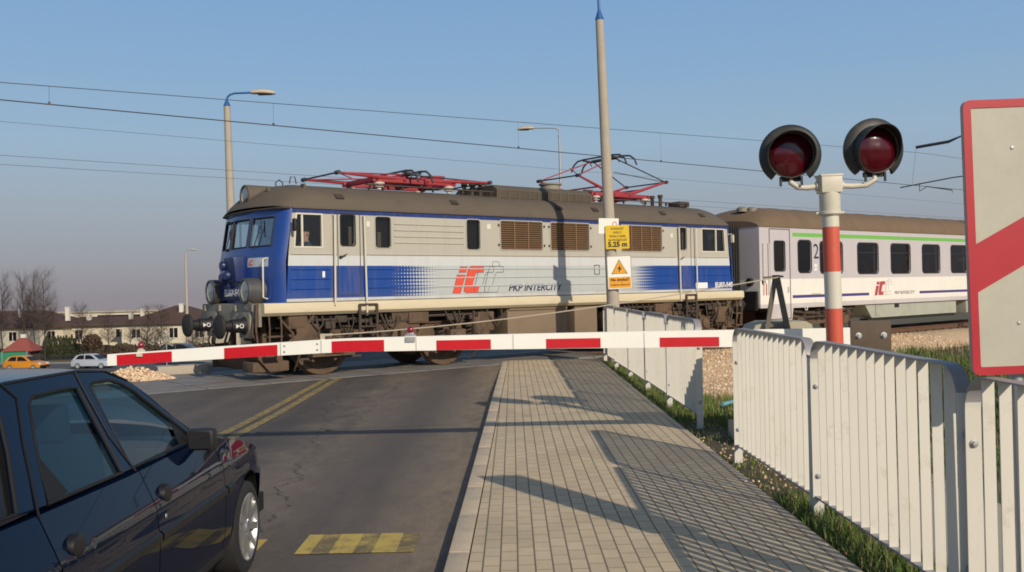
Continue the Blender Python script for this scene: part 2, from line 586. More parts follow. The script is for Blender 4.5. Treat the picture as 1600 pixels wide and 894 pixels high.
ym2.base(c); ym2.rough(0.8)
ym_keep = ym; ym = ym2
mark(-1.485, -0.69, 6.32, 6.82, 1, 'stop_bar')
mark(-2.6, -1.76, 6.26, 6.72, 1, 'stop_bar')
ym = ym_keep
# concrete slabs between and beside the rails where the road crosses the track
cm = Mat('crossing slabs')
x, y, z = cm.xyz()
n = cm.noise(2, 5, 0.7); n2 = cm.noise(50, 3, 0.7)
joint = (x * (1 / 1.2)).frac().lt(0.025)
c = cm.mix(n.step(0.35, 0.65), (0.16, 0.15, 0.145), (0.25, 0.235, 0.22))
c = cm.mix(joint, c, (0.04, 0.04, 0.04))
cm.base(cm.mul(c, n2 * 0.5 + 0.75)); cm.rough(0.7); cm.bump(n2, 0.2, 0.004)
deck = bpy.data.objects.new('crossing_deck', None); COL.objects.link(deck)
deck.location = (RO.x, RO.y, 0); deck.rotation_euler = (0, 0, RAIL_ANG)
tag(deck, kind='structure')
for t0, t1 in ((-0.25, 0.66), (0.8, 2.15), (2.29, 3.4)):
    q = MB(); tc_ = (t0 + t1) / 2; q.box((2.6 + 0.816 * tc_, tc_, -0.0605), (11.9, t1 - t0, 0.11))
    q.build('slab_row', cm.m, deck)

# sidewalk and kerb ------------------------------------------------
pm = Mat('concrete paving blocks')
bt = pm.nt.nodes.new('ShaderNodeTexBrick')
bt.offset = 0.5
for k, v in (('Scale', 1.0), ('Mortar Size', 0.006), ('Mortar Smooth', 0.2), ('Bias', 0.0), ('Brick Width', 0.2), ('Row Height', 0.105)):
    bt.inputs[k].default_value = v
bt.inputs['Color1'].default_value = (0.6, 0.485, 0.325, 1)
bt.inputs['Color2'].default_value = (0.53, 0.43, 0.29, 1)
bt.inputs['Mortar'].default_value = (0.28, 0.22, 0.15, 1)
mp = pm.nt.nodes.new('ShaderNodeMapping')
mp.inputs['Rotation'].default_value = (0, 0, R(90))
pm.nt.links.new(pm.coord(), mp.inputs[0]); pm.nt.links.new(mp.outputs[0], bt.inputs['Vector'])
n = pm.noise(1.3, 5, 0.7); n2 = pm.noise(90, 3, 0.7); n3 = pm.noise(7, 5, 0.7)
c = pm.mul(bt.outputs['Color'], n * 0.5 + 0.75)
c = pm.mix(n3.step(0.58, 0.75) * 0.35, c, (0.5, 0.4, 0.26))
st1 = pm.noise(0.55, 6, 0.75, loc=(4, 2, 0)); st2 = pm.noise(3.2, 5, 0.8, loc=(1, 7, 0))
c = pm.mix(st1.step(0.52, 0.7) * 0.3, c, (0.25, 0.21, 0.15))
c = pm.mix(st2.step(0.66, 0.72) * 0.4, c, (0.2, 0.165, 0.12))
pm.base(pm.mul(c, n2 * 0.4 + 0.8)); pm.rough(0.85)
px_, py_, pz_ = pm.xyz()
gro = ((px_ * (1 / 0.105)).frac() - 0.5).op('ABSOLUTE').gt(0.455)
pm.base(pm.mix(gro * 0.45, pm.mul(c, n2 * 0.4 + 0.8), (0.06, 0.05, 0.036)))
pm.bump(gro * -1.0 + X(pm.nt, bt.outputs['Fac']) * -0.35 + n2 * 0.25, 0.5, 0.006)
b = MB()
wy = [-12 + 0.6 * i for i in range(58)]
b.grid([[(-0.36 + 0.011 * yy, yy, 0.0), (0.7, yy, 0.004), (1.9, yy, 0.0)] for yy in wy if yy < 22.4])
tag(b.build('sidewalk', pm.m), kind='structure')
km = simple('kerb concrete', (0.52, 0.43, 0.315), 0.85, var=0.2, scale=5, dirt=((0.2, 0.17, 0.12), 0.35, 7), bump=(60, 0.25, 0.004))
kerb = bpy.data.objects.new('kerb', None); COL.objects.link(kerb); tag(kerb, kind='structure')
b = MB(); b.box((0, 0, -0.1), (0.13, 0.988, 0.21), bev=0.012); k0 = b.build('kerb_stone', km, kerb)
yy = -3.0; first = True
while yy < 21.6:
    o = k0 if first else k0.copy()
    if not first: COL.objects.link(o)
    first = False
    o.location = (-0.43 + 0.011 * yy, yy + 0.5, 0.002 + random.uniform(-0.003, 0.003)); o.rotation_euler = (0, 0, -0.011)
    yy += 1.0
edge = bpy.data.objects.new('edging', None); COL.objects.link(edge); tag(edge, kind='structure')
b = MB(); b.box((0, 0, -0.09), (0.07, 0.988, 0.18), bev=0.01); k0 = b.build('edging_stone', km, edge)
yy = -3.0; first = True
while yy < 21.9:
    o = k0 if first else k0.copy()
    if not first: COL.objects.link(o)
    first = False
    o.location = (1.938, yy + 0.5, 0.001 + random.uniform(-0.004, 0.004))
    yy += 1.0

# ballast -----------------------------------------------------------
bm_ = Mat('ballast stones')
v = bm_.voro(16, 'F1', 'Color'); vd = bm_.voro(16, 'F1'); n = bm_.noise(0.8, 5, 0.7)
sep = bm_.nt.nodes.new('ShaderNodeSeparateColor'); bm_.nt.links.new(v, sep.inputs[0])
c = bm_.mix(X(bm_.nt, sep.outputs[0]), (0.58, 0.4, 0.235), (0.84, 0.64, 0.42))
c = bm_.mix(n.step(0.35, 0.7) * 0.4, c, (0.42, 0.27, 0.15))
bm_.base(c); bm_.rough(0.9); bm_.bump(vd * -1.0, 0.7, 0.04)
def bed_z(s_, t):
    k = sm(t, -3.6, -1.4) if t < 3 else 1 - sm(t, 4.0, 5.5)
    return -0.46 + 0.26 * k + 0.02 * bumpy(s_ * 2.1, t * 2.3) - 0.3 * sm(-t, 6.3, 8.0) - 6 * sm(t, 4.6, 9)
b = MB()
ss = [5.2 + 0.35 * i for i in range(80)] + [34 + 3 * i for i in range(40)]
tt = [-8.2 + 0.35 * i for i in range(70)]
def bed_ok(p): return p.x > 2.25 + 0.1 * bumpy(p.x, p.y)
pts = {}
for i, s_ in enumerate(ss):
    for j, t in enumerate(tt):
        p = loc(s_, t, bed_z(s_, t))
        if p.x > 2.2: pts[i, j] = b.bm.verts.new(p)
for i in range(len(ss) - 1):
    for j in range(len(tt) - 1):
        q = [pts.get(k) for k in ((i, j), (i + 1, j), (i + 1, j + 1), (i, j + 1))]
        if all(q): b.bm.faces.new(q)
tag(b.build('track_bed', bm_.m, smooth=60), kind='structure')
b = MB()
pts = {}
ss2 = [-1.5 - 0.4 * i for i in range(30)] + [-14 - 3 * i for i in range(30)]
for i, s_ in enumerate(ss2):
    for j, t in enumerate(tt):
        p = loc(s_, t, bed_z(s_, t))
        if p.x < ROAD_L - 0.1: pts[i, j] = b.bm.verts.new(p)
for i in range(len(ss2) - 1):
    for j in range(len(tt) - 1):
        q = [pts.get(k) for k in ((i, j), (i + 1, j), (i + 1, j + 1), (i, j + 1))]
        if all(q): b.bm.faces.new(q)
tag(b.build('track_bed', bm_.m, smooth=60), kind='structure')
# loose stones on the ballast
b = MB()
def stone(b, p, r):
    q = Euler((random.uniform(0, 6), random.uniform(0, 6), random.uniform(0, 6))).to_matrix()
    vs = [b.bm.verts.new(p + q @ Vector((a * r * random.uniform(0.6, 1.2), c_ * r * random.uniform(0.6, 1.1), d * r * random.uniform(0.5, 1.0))))
          for a, c_, d in ((1, 0, 0), (-1, 0, 0), (0, 1, 0), (0, -1, 0), (0, 0, 1), (0, 0, -1))]
    for i, j, k in ((0, 2, 4), (2, 1, 4), (1, 3, 4), (3, 0, 4), (2, 0, 5), (1, 2, 5), (3, 1, 5), (0, 3, 5)):
        b.bm.faces.new((vs[i], vs[j], vs[k])).material_index = b.mi
for i in range(9000):
    s_ = random.uniform(5.3, 26); t = random.uniform(-7.4, 0.6)
    p = loc(s_, t, bed_z(s_, t) + 0.008)
    if p.x < 2.35 or p.x > 14 or p.y / p.x < 1.5: continue
    b.mi = random.choice((0, 0, 1, 1, 2))
    stone(b, p, random.uniform(0.02, 0.045))
sm1 = simple('tan stone', (0.66, 0.47, 0.3), 0.9, var=0.3, scale=14)
sm2 = simple('pale stone', (0.78, 0.62, 0.44), 0.9, var=0.25, scale=14)
sm3 = simple('brown stone', (0.45, 0.3, 0.18), 0.9, var=0.3, scale=14)
tag(b.build('gravel', [sm1, sm2, sm3], smooth=0), 'tan crushed stones lying loose beside the track, beyond the white fence', 'gravel', kind='stuff')
# gravel heap left of the locomotive
b = MB()
for i in range(2600):
    a = random.uniform(0, 2 * pi); r = sqrt(random.random())
    px_, py_ = r * cos(a) * 0.95, r * sin(a) * 0.6
    h_ = 0.3 * (1 - r) ** 0.8 * (1 + 0.25 * sin(3 * a))
    b.mi = random.choice((0, 1, 1, 2))
    stone(b, Vector((-7.7 + px_, 19.2 + py_, -0.08 + h_ * random.uniform(0.75, 1.0))), random.uniform(0.025, 0.05))
tag(b.build('gravel_heap', [sm1, sm2, sm3], smooth=0), 'small heap of pale crushed stone left of the blue locomotive nose', 'gravel', kind='stuff')

# track ---------------------------------------------------------------
def track(label, t0, s0, s1, sleepers):
    tr = thing('railway_track', label, 'track', loc(0, t0), RAIL_ANG)
    for tt_ in (0.73, 2.22):
        q = MB()
        prof = [(-0.07, -0.172), (0.07, -0.172), (0.07, -0.155), (0.012, -0.13), (0.012, -0.045), (0.036, -0.03), (0.036, -0.003), (-0.036, -0.003), (-0.036, -0.03), (-0.012, -0.045), (-0.012, -0.13), (-0.07, -0.155)]
        q.prism(prof, s0, s1, lambda p, z, w: (w, tt_ + p, z))
        q.mi = 1
        q.box(((s0 + s1) / 2, tt_, 0.0), (s1 - s0, 0.06, 0.004))
        q.build('rail', [M['rail_rust'], M['steel_rail']], tr)
    q = MB(); q.box((0, 0, 0), (0.26, 2.6, 0.16), bev=0.02)
    for u in (-0.9, -0.6, 0.6, 0.9):
        q.mi = 1; q.box((0, u * 1.0, 0.1), (0.14, 0.09, 0.05), bev=0.01)
    k = 0; o0 = None
    for s_ in sleepers:
        if o0 is None:
            o0 = q.build('sleeper', [M['concrete'], M['rail_rust']], tr); o = o0
        else:
            o = o0.copy(); COL.objects.link(o)
        o.location = (s_, 1.475, -0.265)
track('rusty railway track under the blue locomotive and white coach', 0.0, -40, 120, [8.8 + 0.62 * i for i in range(52)] + [-4.2 - 0.62 * i for i in range(16)])
# ================================================================ ELECTRIC LOCOMOTIVE
loco = thing('electric_locomotive', 'blue and grey electric locomotive standing across the road behind the barrier', 'locomotive', loc(0, 0), RAIL_ANG)
LW = 2.95
# livery ----------------------------------------------------------
lm = Mat('locomotive livery')
x, y, z = lm.xyz()
grey = (0.46, 0.435, 0.37); pale = (0.58, 0.6, 0.6); blue = (0.006, 0.055, 0.28); light = (0.47, 0.5, 0.5)
fx = (x * (1 / 0.075)).frac() - 0.5
fz = ((z + 0.02) * (1 / 0.075)).frac() - 0.5
d = (fx * fx + fz * fz).op('SQRT')
rad = x.step(2.75, 4.35) * 0.8
rad2 = (x * -1.0).step(-11.05, -9.75) * 0.8
inblue = (d.gt(rad) * x.lt(4.35) + d.gt(rad2) * x.gt(9.75)).clamp()
band = z.between(1.56, 2.2)
c = lm.mix(inblue, light, blue)
c = lm.mix(z.lt(1.56), c, pale)
c = lm.mix(z.gt(2.2), c, pale)
c = lm.mix(z.gt(2.40), c, grey)
c = lm.mix(z.gt(3.225), c, (0.014, 0.035, 0.17))
streak = lm.noise(2.5, 6, 0.7, (2.2, 1, 0.25)); blot = lm.noise(1.4, 5, 0.7); fine = lm.noise(30, 3, 0.6)
c = lm.mix((streak.step(0.5, 0.75) * 0.2), c, (0.22, 0.19, 0.145))
low = (z * -1.0).step(-1.75, -1.45) * blot.step(0.35, 0.7) * 0.45
c = lm.mix(low, c, (0.22, 0.17, 0.12))
doord = (x.between(1.62, 2.2) + x.between(1.42, 1.6) * 0.8 + x.between(11.8, 12.4)).clamp() * streak.step(0.42, 0.7) * z.lt(2.2) * 0.4
c = lm.mix(doord, c, (0.2, 0.14, 0.11))
lm.base(lm.mul(c, fine * 0.16 + 0.92)); lm.rough(streak * 0.2 + 0.38); lm.set(Coat_Weight=0.03)
fm = Mat('locomotive front paint')
x, y, z = fm.xyz()
c = fm.mix(z.between(2.2, 2.38) * (y.between(0.32, 0.98) + y.between(1.97, 2.63)).clamp(), (0.012, 0.055, 0.27), (0.5, 0.56, 0.6))
n = fm.noise(3, 6, 0.7, (1, 1, 0.4))
c = fm.mix(n.step(0.5, 0.75) * 0.35, c, (0.05, 0.05, 0.07))
fm.base(c); fm.rough(n * 0.2 + 0.25); fm.set(Coat_Weight=0.3)

side_out = [(0.50, 1.50), (14.1, 1.50), (14.0, 2.45), (13.93, 3.32), (0.66, 3.32), (0.56, 2.45)]
holes = {
 'cab': [(0.7, 2.58), (1.27, 2.58), (1.27, 3.2), (0.75, 3.2)],
 'door': rrect(1.7, 2.61, 2.02, 3.22, 0.06),
 'w2': rrect(2.5, 2.57, 2.87, 3.21, 0.06),
 'w3': rrect(4.83, 2.56, 5.2, 3.22, 0.06),
 'g1': rrect(5.79, 2.57, 7.04, 3.22, 0.04), 'g2': rrect(7.31, 2.57, 8.56, 3.22, 0.04), 'g3': rrect(9.7, 2.57, 11.2, 3.22, 0.04),
 'rdoor': rrect(11.88, 2.62, 12.2, 3.22, 0.06),
 'rcab': [(12.85, 2.6), (13.82, 2.6), (13.78, 3.2), (12.85, 3.2)],
}
b = MB()
b.holed(side_out, list(holes.values()), lambda p, q, w: (p, w, q), 0.0, 0.06)
far_h = [holes['cab'], holes['rcab'], holes['w2'], holes['w3']]
b.holed(side_out, far_h, lambda p, q, w: (p, LW - w, q), 0.0, 0.06)
# floor and rear end closed so that nothing shows through
b.box((7.3, LW / 2, 1.52), (13.4, LW - 0.06, 0.03))
# pressed ribs along the side
def rib(x0, x1, zz, yy=-0.004):
    b.tube([(x0, yy, zz), (x1, yy, zz)], 0.014, 6)
for zz in (3.07, 2.94, 2.81, 2.68):
    rib(2.95, 4.74, zz)
for zz in (2.43,):
    rib(0.62, 1.6, zz); rib(2.25, 11.72, zz); rib(12.45, 14.0, zz)
for zz in (2.13, 1.94, 1.75):
    rib(0.6, 1.45, zz); rib(2.3, 11.72, zz); rib(12.5, 14.03, zz)
b.build('body', lm.m, loco, recalc=True)

# front of the cab --------------------------------------------------
PLAN = [(0.0, 0.50), (0.03, 0.41), (0.10, 0.345), (0.25, 0.30), (1.05, 0.14), (1.9, 0.14), (2.7, 0.30), (2.85, 0.345), (2.92, 0.41), (2.95, 0.50)]
def lean(zz): return 0.0 if zz < 2.3 else 0.17 * (zz - 2.3) / 1.0
def fp(t, zz):
    for (a, sa), (c_, sc_) in zip(PLAN, PLAN[1:]):
        if a <= t <= c_:
            return Vector((sa + (sc_ - sa) * (t - a) / (c_ - a) + lean(zz), t, zz))
M['screen_glass'] = glass('windscreen glass', (0.6, 0.72, 0.72), 0.28)
def front(name, mirror=False):
    q = MB()
    fl = (lambda v: Vector((14.6 - v.x, v.y, v.z))) if mirror else (lambda v: v)
    ts = [p[0] for p in PLAN]
    for i in range(len(ts) - 1):
        z_l = [1.47, 1.56, 2.0, 2.3, 2.56, 3.21, 3.32]
        facet = 3 <= i <= 5
        for za, zb in zip(z_l, z_l[1:]):
            if facet and za == 2.56:
                e = 0.06
                a, c_ = ts[i], ts[i + 1]
                for u0, u1 in ((a, a + e), (c_ - e, c_)):
                    q.f([fl(fp(u0, za)), fl(fp(u1, za)), fl(fp(u1, zb)), fl(fp(u0, zb))])
                q.f([fl(fp(a + e, zb - 0.05)), fl(fp(c_ - e, zb - 0.05)), fl(fp(c_ - e, zb)), fl(fp(a + e, zb))])
                q.f([fl(fp(a + e, za)), fl(fp(c_ - e, za)), fl(fp(c_ - e, za + 0.05)), fl(fp(a + e, za + 0.05))])
            else:
                q.f([fl(fp(ts[i], za)), fl(fp(ts[i + 1], za)), fl(fp(ts[i + 1], zb)), fl(fp(ts[i], zb))])
    bmesh.ops.remove_doubles(q.bm, verts=q.bm.verts, dist=0.0005)
    o = q.build(name, fm.m, loco, smooth=30)
    for i in (3, 4, 5):
        e = 0.055
        a, c_ = ts[i] + e, ts[i + 1] - e
        w = MB()
        P4 = [fl(fp(a, 2.605)), fl(fp(c_, 2.605)), fl(fp(c_, 3.165)), fl(fp(a, 3.165))]
        off = Vector((0.02 if not mirror else -0.02, 0, 0))
        w.f([p + off for p in P4])
        win = w.build('windscreen', M['screen_glass'], loco, smooth=0)
        w = MB()
        for k in range(4):
            w.tube([P4[k], P4[(k + 1) % 4]], 0.016, 6)
        w.build('seal', M['rubber'], win)
    return o
front('cab_front'); front('cab_front', True)

# roof ----------------------------------------------------------------
def roof_z(t):
    u = abs(t - 1.475) / 1.475
    pr = [(0, 3.9), (0.4, 3.875), (0.62, 3.82), (0.8, 3.72), (0.92, 3.58), (0.985, 3.43), (1.0, 3.32)]
    for (a, za), (c_, zc) in zip(pr, pr[1:]):
        if a <= u <= c_ + 1e-6:
            return za + (zc - za) * (u - a) / (c_ - a)
    return 3.32
b = MB()
tl = [0.0, 0.02, 0.06, 0.12, 0.2, 0.3, 0.45, 0.65, 0.9, 1.2, 1.475]
tl = tl + [LW - v for v in tl[-2::-1]]
rows = []
for k in range(11):
    u = k / 10
    row = []
    for t in tl:
        sf = fp(t, 3.32).x - 0.06
        zr = roof_z(t)
        grow = sin(u * pi / 2) ** 0.65
        row.append((sf + u * 0.85, t, 3.325 + (zr - 3.325) * (0.12 + 0.88 * grow)))
    rows.append(row)
for s_ in (2.5, 4, 6, 8, 10, 12, 13.0):
    rows.append([(s_, t, roof_z(t)) for t in tl])
for k in range(1, 11):
    u = 1 - k / 10
    rows.append([(14.6 - (fp(t, 3.32).x - 0.06 + u * 0.85), t, 3.325 + (roof_z(t) - 3.325) * (0.12 + 0.88 * sin(u * pi / 2) ** 0.65)) for t in tl])
b.grid(rows)
# drip rail along both edges and lips at the ends
for tt_ in (-0.012, LW + 0.012):
    b.box((7.3, tt_, 3.335), (13.3, 0.03, 0.035))
b.build('roof', M['roof_brown'], loco, smooth=50)
b = MB()
vis = [fp(t, 3.3) + Vector((-0.065, 0, 0.022)) for t in tl]
b.tube(vis, 0.022, 8)
b.build('drip_lip', M['rust_dark'], loco)
b = MB()
b.tube([Vector((14.6 - p.x, p.y, p.z)) for p in vis], 0.022, 8)
b.build('drip_lip', M['rust_dark'], loco)
b = MB()                                             # walkway battens and lifting plates on the roof
for s0, s1 in ((2.6, 6.0), (9.4, 12.9)):
    for t in (0.5, 2.45):
        b.box(((s0 + s1) / 2, t, 3.93), (s1 - s0, 0.07, 0.025))
        for k in range(5):
            b.box((s0 + 0.1 + (s1 - s0 - 0.2) * k / 4, t, 3.885), (0.03, 0.05, 0.09))
for s_ in (1.75, 4.6, 7.7, 8.9, 11.4, 13.0):
    b.box((s_, 0.13, 3.6), (0.18, 0.03, 0.14), rot=(R(-52), 0, 0))
b.tube([(0.9, 0.6, 3.86), (0.93, 0.6, 4.0), (1.02, 0.6, 4.0), (1.05, 0.6, 3.86)], 0.012, 6)
b.split('roof_fittings', M['rust_dark'], loco)
b = MB()
b.tube([(0.86, 1.12, 3.84), (0.85, 1.12, 3.93), (0.93, 1.12, 3.99), (1.01, 1.12, 3.93), (1.0, 1.12, 3.84)], 0.012, 6)
b.build('lifting_eye', M['black'], loco)
# roof headlight
def headlight(x0, t, zz, r, L_, house, parent=loco, flip=1):
    q = MB()
    prof = [(r * 0.78, 0.05), (r * 0.86, 0.0), (r, 0.01), (r * 1.02, 0.06), (r * 0.98, L_), (0.0, L_)]
    q.lathe(prof, M=Matrix.Translation((x0, t, zz)) @ Matrix.Rotation(flip * pi / 2, 4, 'Y'), n=28)
    h = q.build('headlight', house, parent)
    q = MB()
    q.lathe([(r * 0.8, 0.03), (r * 0.6, 0.10), (r * 0.32, 0.16), (0.001, 0.19)], M=Matrix.Translation((x0, t, zz)) @ Matrix.Rotation(flip * pi / 2, 4, 'Y'), n=28)
    q.lathe([(0.035, 0.06), (0.045, 0.1), (0.02, 0.16), (0.001, 0.17)], M=Matrix.Translation((x0, t, zz)) @ Matrix.Rotation(flip * pi / 2, 4, 'Y'), n=10)
    q.build('reflector', M['chrome'], h)
    q = MB()
    q.lathe([(r * 0.83, 0.025), (r * 0.5, 0.0), (0.001, -0.012)], M=Matrix.Translation((x0, t, zz)) @ Matrix.Rotation(flip * pi / 2, 4, 'Y'), n=28)
    q.build('lens', M['lamp_glass'], h)
    return h
M['lamp_case'] = simple('dark grey lamp case', (0.07, 0.07, 0.075), 0.45, var=0.2)
headlight(0.32, 1.475, 3.655, 0.235, 1.1, M['roof_brown'])
headlight(-0.1, 0.62, 1.73, 0.25, 0.45, M['lamp_case'])
headlight(-0.1, 2.33, 1.73, 0.25, 0.45, M['lamp_case'])
headlight(14.28, 1.475, 3.655, 0.235, 1.1, M['roof_brown'], flip=-1)
headlight(14.7, 0.62, 1.73, 0.25, 0.45, M['blue_dark'], flip=-1)
headlight(14.7, 2.33, 1.73, 0.25, 0.45, M['blue_dark'], flip=-1)
for t in (0.62, 2.33):                               # red rear-marker lamp bezels inside the body colour
    pass
b = MB()
b.tube([(0.62, 0.95, 3.72), (0.62, 0.95, 3.8)], 0.05, 10)
b.lathe([(0.06, 0), (0.075, 0.05), (0.06, 0.12), (0.03, 0.13)], M=Matrix.Translation((0.72, 0.72, 3.66)) @ Matrix.Rotation(pi / 2, 4, 'Y'), n=12)
b.tube([(0.78, 0.72, 3.66), (1.15, 0.55, 3.74)], 0.02, 6)
b.box((1.15, 0.5, 3.8), (0.05, 0.14, 0.12))
b.build('horn', M['roof_brown'], loco)
# number panel, socket box and fittings on the nose
b = MB(); b.box((0.1, 1.475, 1.7), (0.12, 1.3, 0.3), bev=0.02); b.build('number_panel', M['blue_dark'], loco)
text('number', 'EU07-540', 0.19, M['white_text'], loco, (0.036, 1.86, 1.635), rot=(pi / 2, 0, -pi / 2), width=0.8, bold=0.006, sp=1.1)
b = MB()
b.box((0.06, 1.35, 2.17), (0.24, 0.5, 0.5), rot=(0, R(-6), 0), bev=0.03)
for t, zz in ((1.62, 2.25), (1.66, 2.0), (1.42, 2.05)):
    b.lathe([(0.001, -0.09), (0.08, -0.09), (0.1, -0.06), (0.09, 0.06), (0.05, 0.16)], M=Matrix.Translation((-0.04, t + 0.02, zz)) @ Matrix.Rotation(pi / 2, 4, 'Y'), n=14)
b.tube([(0.02, 1.5, 1.95), (-0.03, 1.52, 1.85), (0.05, 1.5, 1.8)], 0.03, 8)
b.build('jumper_socket', M['blue_dark'], loco)
b = MB()
b.tube([fp(0.36, 2.34) + Vector((-0.01, 0, 0.02)), fp(0.36, 2.34) + Vector((-0.09, 0, 0)), fp(0.36, 1.6) + Vector((-0.09, 0, 0)), fp(0.36, 1.57) + Vector((0.0, 0, 0))], 0.016, 8)
b.build('handrail', M['rail_white'], loco)
text('logo', 'iC', 0.15, M['logo_red'], loco, tuple(fp(0.93, 2.24) + Vector((-0.012, 0, 0))), rot=(pi / 2, 0, -R(90 - 11)), shear=0.2)
b = MB()                                              # wipers
for t in (0.8, 2.15):
    a = fp(t, 2.56) + Vector((-0.03, 0, 0))
    b.tube([a, fp(t - 0.12, 3.0) + Vector((-0.03, 0, 0))], 0.01, 5)
    b.tube([fp(t - 0.2, 2.8) + Vector((-0.02, 0, 0)), fp(t - 0.1, 3.12) + Vector((-0.02, 0, 0))], 0.012, 5)
b.split('wiper', M['black'], loco)

# frame sill, buffer beam ----------------------------------------------
b = MB()
prof = [(-0.05, 1.30), (-0.05, 1.44), (-0.02, 1.485), (LW + 0.02, 1.485), (LW + 0.05, 1.44), (LW + 0.05, 1.3), (LW - 0.02, 1.24), (0.02, 1.24)]
b.prism(prof, 0.02, 14.58, lambda p, q, w: (w, p, q))
b.build('sill', M['sill'], loco)
for s0, sg in ((0.0, 1), (14.6, -1)):
    b = MB()
    b.box((s0 - sg * 0.01, LW / 2, 1.26), (0.06, 2.8, 0.44), bev=0.01)
    for t in (0.3, 1.1, 1.9, 2.65):
        b.box((s0 - sg * 0.06, t, 1.4), (0.05, 0.06, 0.12))
    for t in (0.65, 2.3):
        b.box((s0 - sg * 0.055, t, 1.07), (0.05, 0.5, 0.5), bev=0.01)
    b.box((s0 - sg * 0.05, 0.45, 1.42), (0.03, 0.5, 0.16), rot=(0.2, 0, 0))
    b.build('buffer_beam', M['grey_beam'], loco)
    for t in (0.65, 2.3):
        q = MB()
        T = Matrix.Translation((s0, t, 1.06)) @ Matrix.Rotation(-sg * pi / 2, 4, 'Y')
        q.lathe([(0.19, 0.05), (0.17, 0.1), (0.135, 0.14), (0.13, 0.36), (0.105, 0.37), (0.105, 0.52)], M=T, n=18)
        bo = q.build('buffer', M['black'], loco)
        q = MB()
        q.lathe([(0.0, 0.5), (0.1, 0.5), (0.21, 0.53), (0.235, 0.55), (0.235, 0.6), (0.2, 0.625), (0.0, 0.64)], M=T, n=26)
        q.build('buffer_head', M['rubber'], bo)
        if sg > 0:
            q = MB()
            q.f([(-0.30, t - 0.1345, 1.10), (-0.30, t - 0.1345, 1.02), (-0.235, t - 0.1345, 1.06)])
            pts = [(-0.19 + 0.036 * cos(a), t - 0.1355, 1.06 + 0.036 * sin(a)) for a in [2 * pi * k / 14 for k in range(14)]]
            q.tube(pts, 0.009, 5, closed=True)
            q.build('buffer_marking', M['white_text'], bo)
    b = MB()                                         # draw hook, screw coupling, hoses
    b.box((s0 - sg * 0.16, 1.475, 1.05), (0.3, 0.07, 0.14), bev=0.02)
    b.tube([(s0 - sg * 0.28, 1.43, 1.06), (s0 - sg * 0.36, 1.43, 0.85), (s0 - sg * 0.34, 1.52, 0.7), (s0 - sg * 0.3, 1.52, 0.95)], 0.025, 8)
    for t in (0.95, 1.15, 1.8, 2.0):
        b.tube([(s0 - sg * 0.05, t, 1.0), (s0 - sg * 0.2, t, 0.96), (s0 - sg * 0.26, t + 0.02, 0.75), (s0 - sg * 0.18, t + 0.06, 0.52), (s0 - sg * 0.06, t + 0.08, 0.6)], 0.024, 8)
    b.build('coupling', M['rust_dark'], loco)
    b = MB()                                         # rail guard
    b.grid([[(s0 + sg * (0.25 - 0.32 * zz), t, 0.14 + 0.36 * zz) for t in (0.2, 0.5, 1.0, 1.95, 2.45, 2.75)] for zz in (0, 0.5, 1)])
    b.box((s0 + sg * 0.3, 0.35, 0.4), (0.5, 0.04, 0.5)); b.box((s0 + sg * 0.3, 2.6, 0.4), (0.5, 0.04, 0.5))
    b.box((s0 + sg * 0.35, 0.75, 0.75), (0.08, 0.1, 0.7)); b.box((s0 + sg * 0.35, 2.2, 0.75), (0.08, 0.1, 0.7))
    b.box((s0 + sg * 0.3, 0.55, 0.26), (0.75, 0.5, 0.2), bev=0.03)
    b.split('rail_guard', M['rust_dust'], loco)
    b = MB()                                         # step, grab rail and pipes at the corner
    for dx in (0.12, 0.36):
        b.tube([(s0 + sg * dx, -0.02, 1.24), (s0 + sg * dx, -0.05, 1.0), (s0 + sg * dx, -0.02, 0.5)], 0.016, 7)
    b.box((s0 + sg * 0.24, 0.06, 0.52), (0.3, 0.2, 0.03)); b.box((s0 + sg * 0.24, 0.06, 0.85), (0.3, 0.2, 0.03))
    b.tube([(s0 - sg * 0.06, 0.12, 1.5), (s0 - sg * 0.08, 0.12, 1.0), (s0 - sg * 0.02, 0.14, 0.55)], 0.02, 7)
    b.tube([(s0 - sg * 0.05, 0.28, 1.2), (s0 - sg * 0.1, 0.25, 0.9), (s0 + sg * 0.1, 0.2, 0.55)], 0.018, 7)
    b.split('corner_step', M['rust_dust'], loco)

# windows, grilles, doors on the visible side ---------------------------
def side_window(name, poly, mat_, frame_mat, deep=0.035, fw=0.03, mirror=False):
    yy = (lambda w: w) if not mirror else (lambda w: LW - w)
    cx = sum(p[0] for p in poly) / len(poly); cz = sum(p[1] for p in poly) / len(poly)
    q = MB(); q.f([(p[0], yy(deep), p[1]) for p in poly]); g = q.build(name, mat_, loco, smooth=0)
    q = MB()
    hx = max(p[0] for p in poly) - cx; hz = max(p[1] for p in poly) - cz
    outer = [(p[0] + fw * (1 if p[0] > cx else -1), p[1] + fw * (1 if p[1] > cz else -1)) for p in poly]
    q.ring(outer, poly, lambda p, r, w: (p, yy(w), r), -0.008, 0.004)
    q.build('frame', frame_mat, g)
    return g
M['win_frame'] = simple('grey window frame', (0.4, 0.38, 0.33), 0.5, var=0.15)
M['curtain'] = simple('beige curtain', (0.42, 0.36, 0.28), 0.9)
M['room_glass'] = glass('smoky window glass', (0.4, 0.42, 0.4), 0.03)
for k in ('door', 'w2', 'w3', 'rdoor'):
    g = side_window('window', holes[k], M['room_glass'], M['win_frame'] if k != 'door' else M['rubber'], fw=0.02)
for k, mir in (('cab', False), ('rcab', False), ('cab', True), ('rcab', True)):
    g = side_window('cab_window', holes[k], M['cab_glass'], M['rail_white'], deep=0.045, mirror=mir)
    q = MB(); xm = 0.86 if k == 'cab' else 13.45; ym_ = 0.02 if not mir else LW - 0.02
    q.box((xm, ym_, 2.89), (0.04, 0.035, 0.62)); q.build('mullion', M['rail_white'], g)
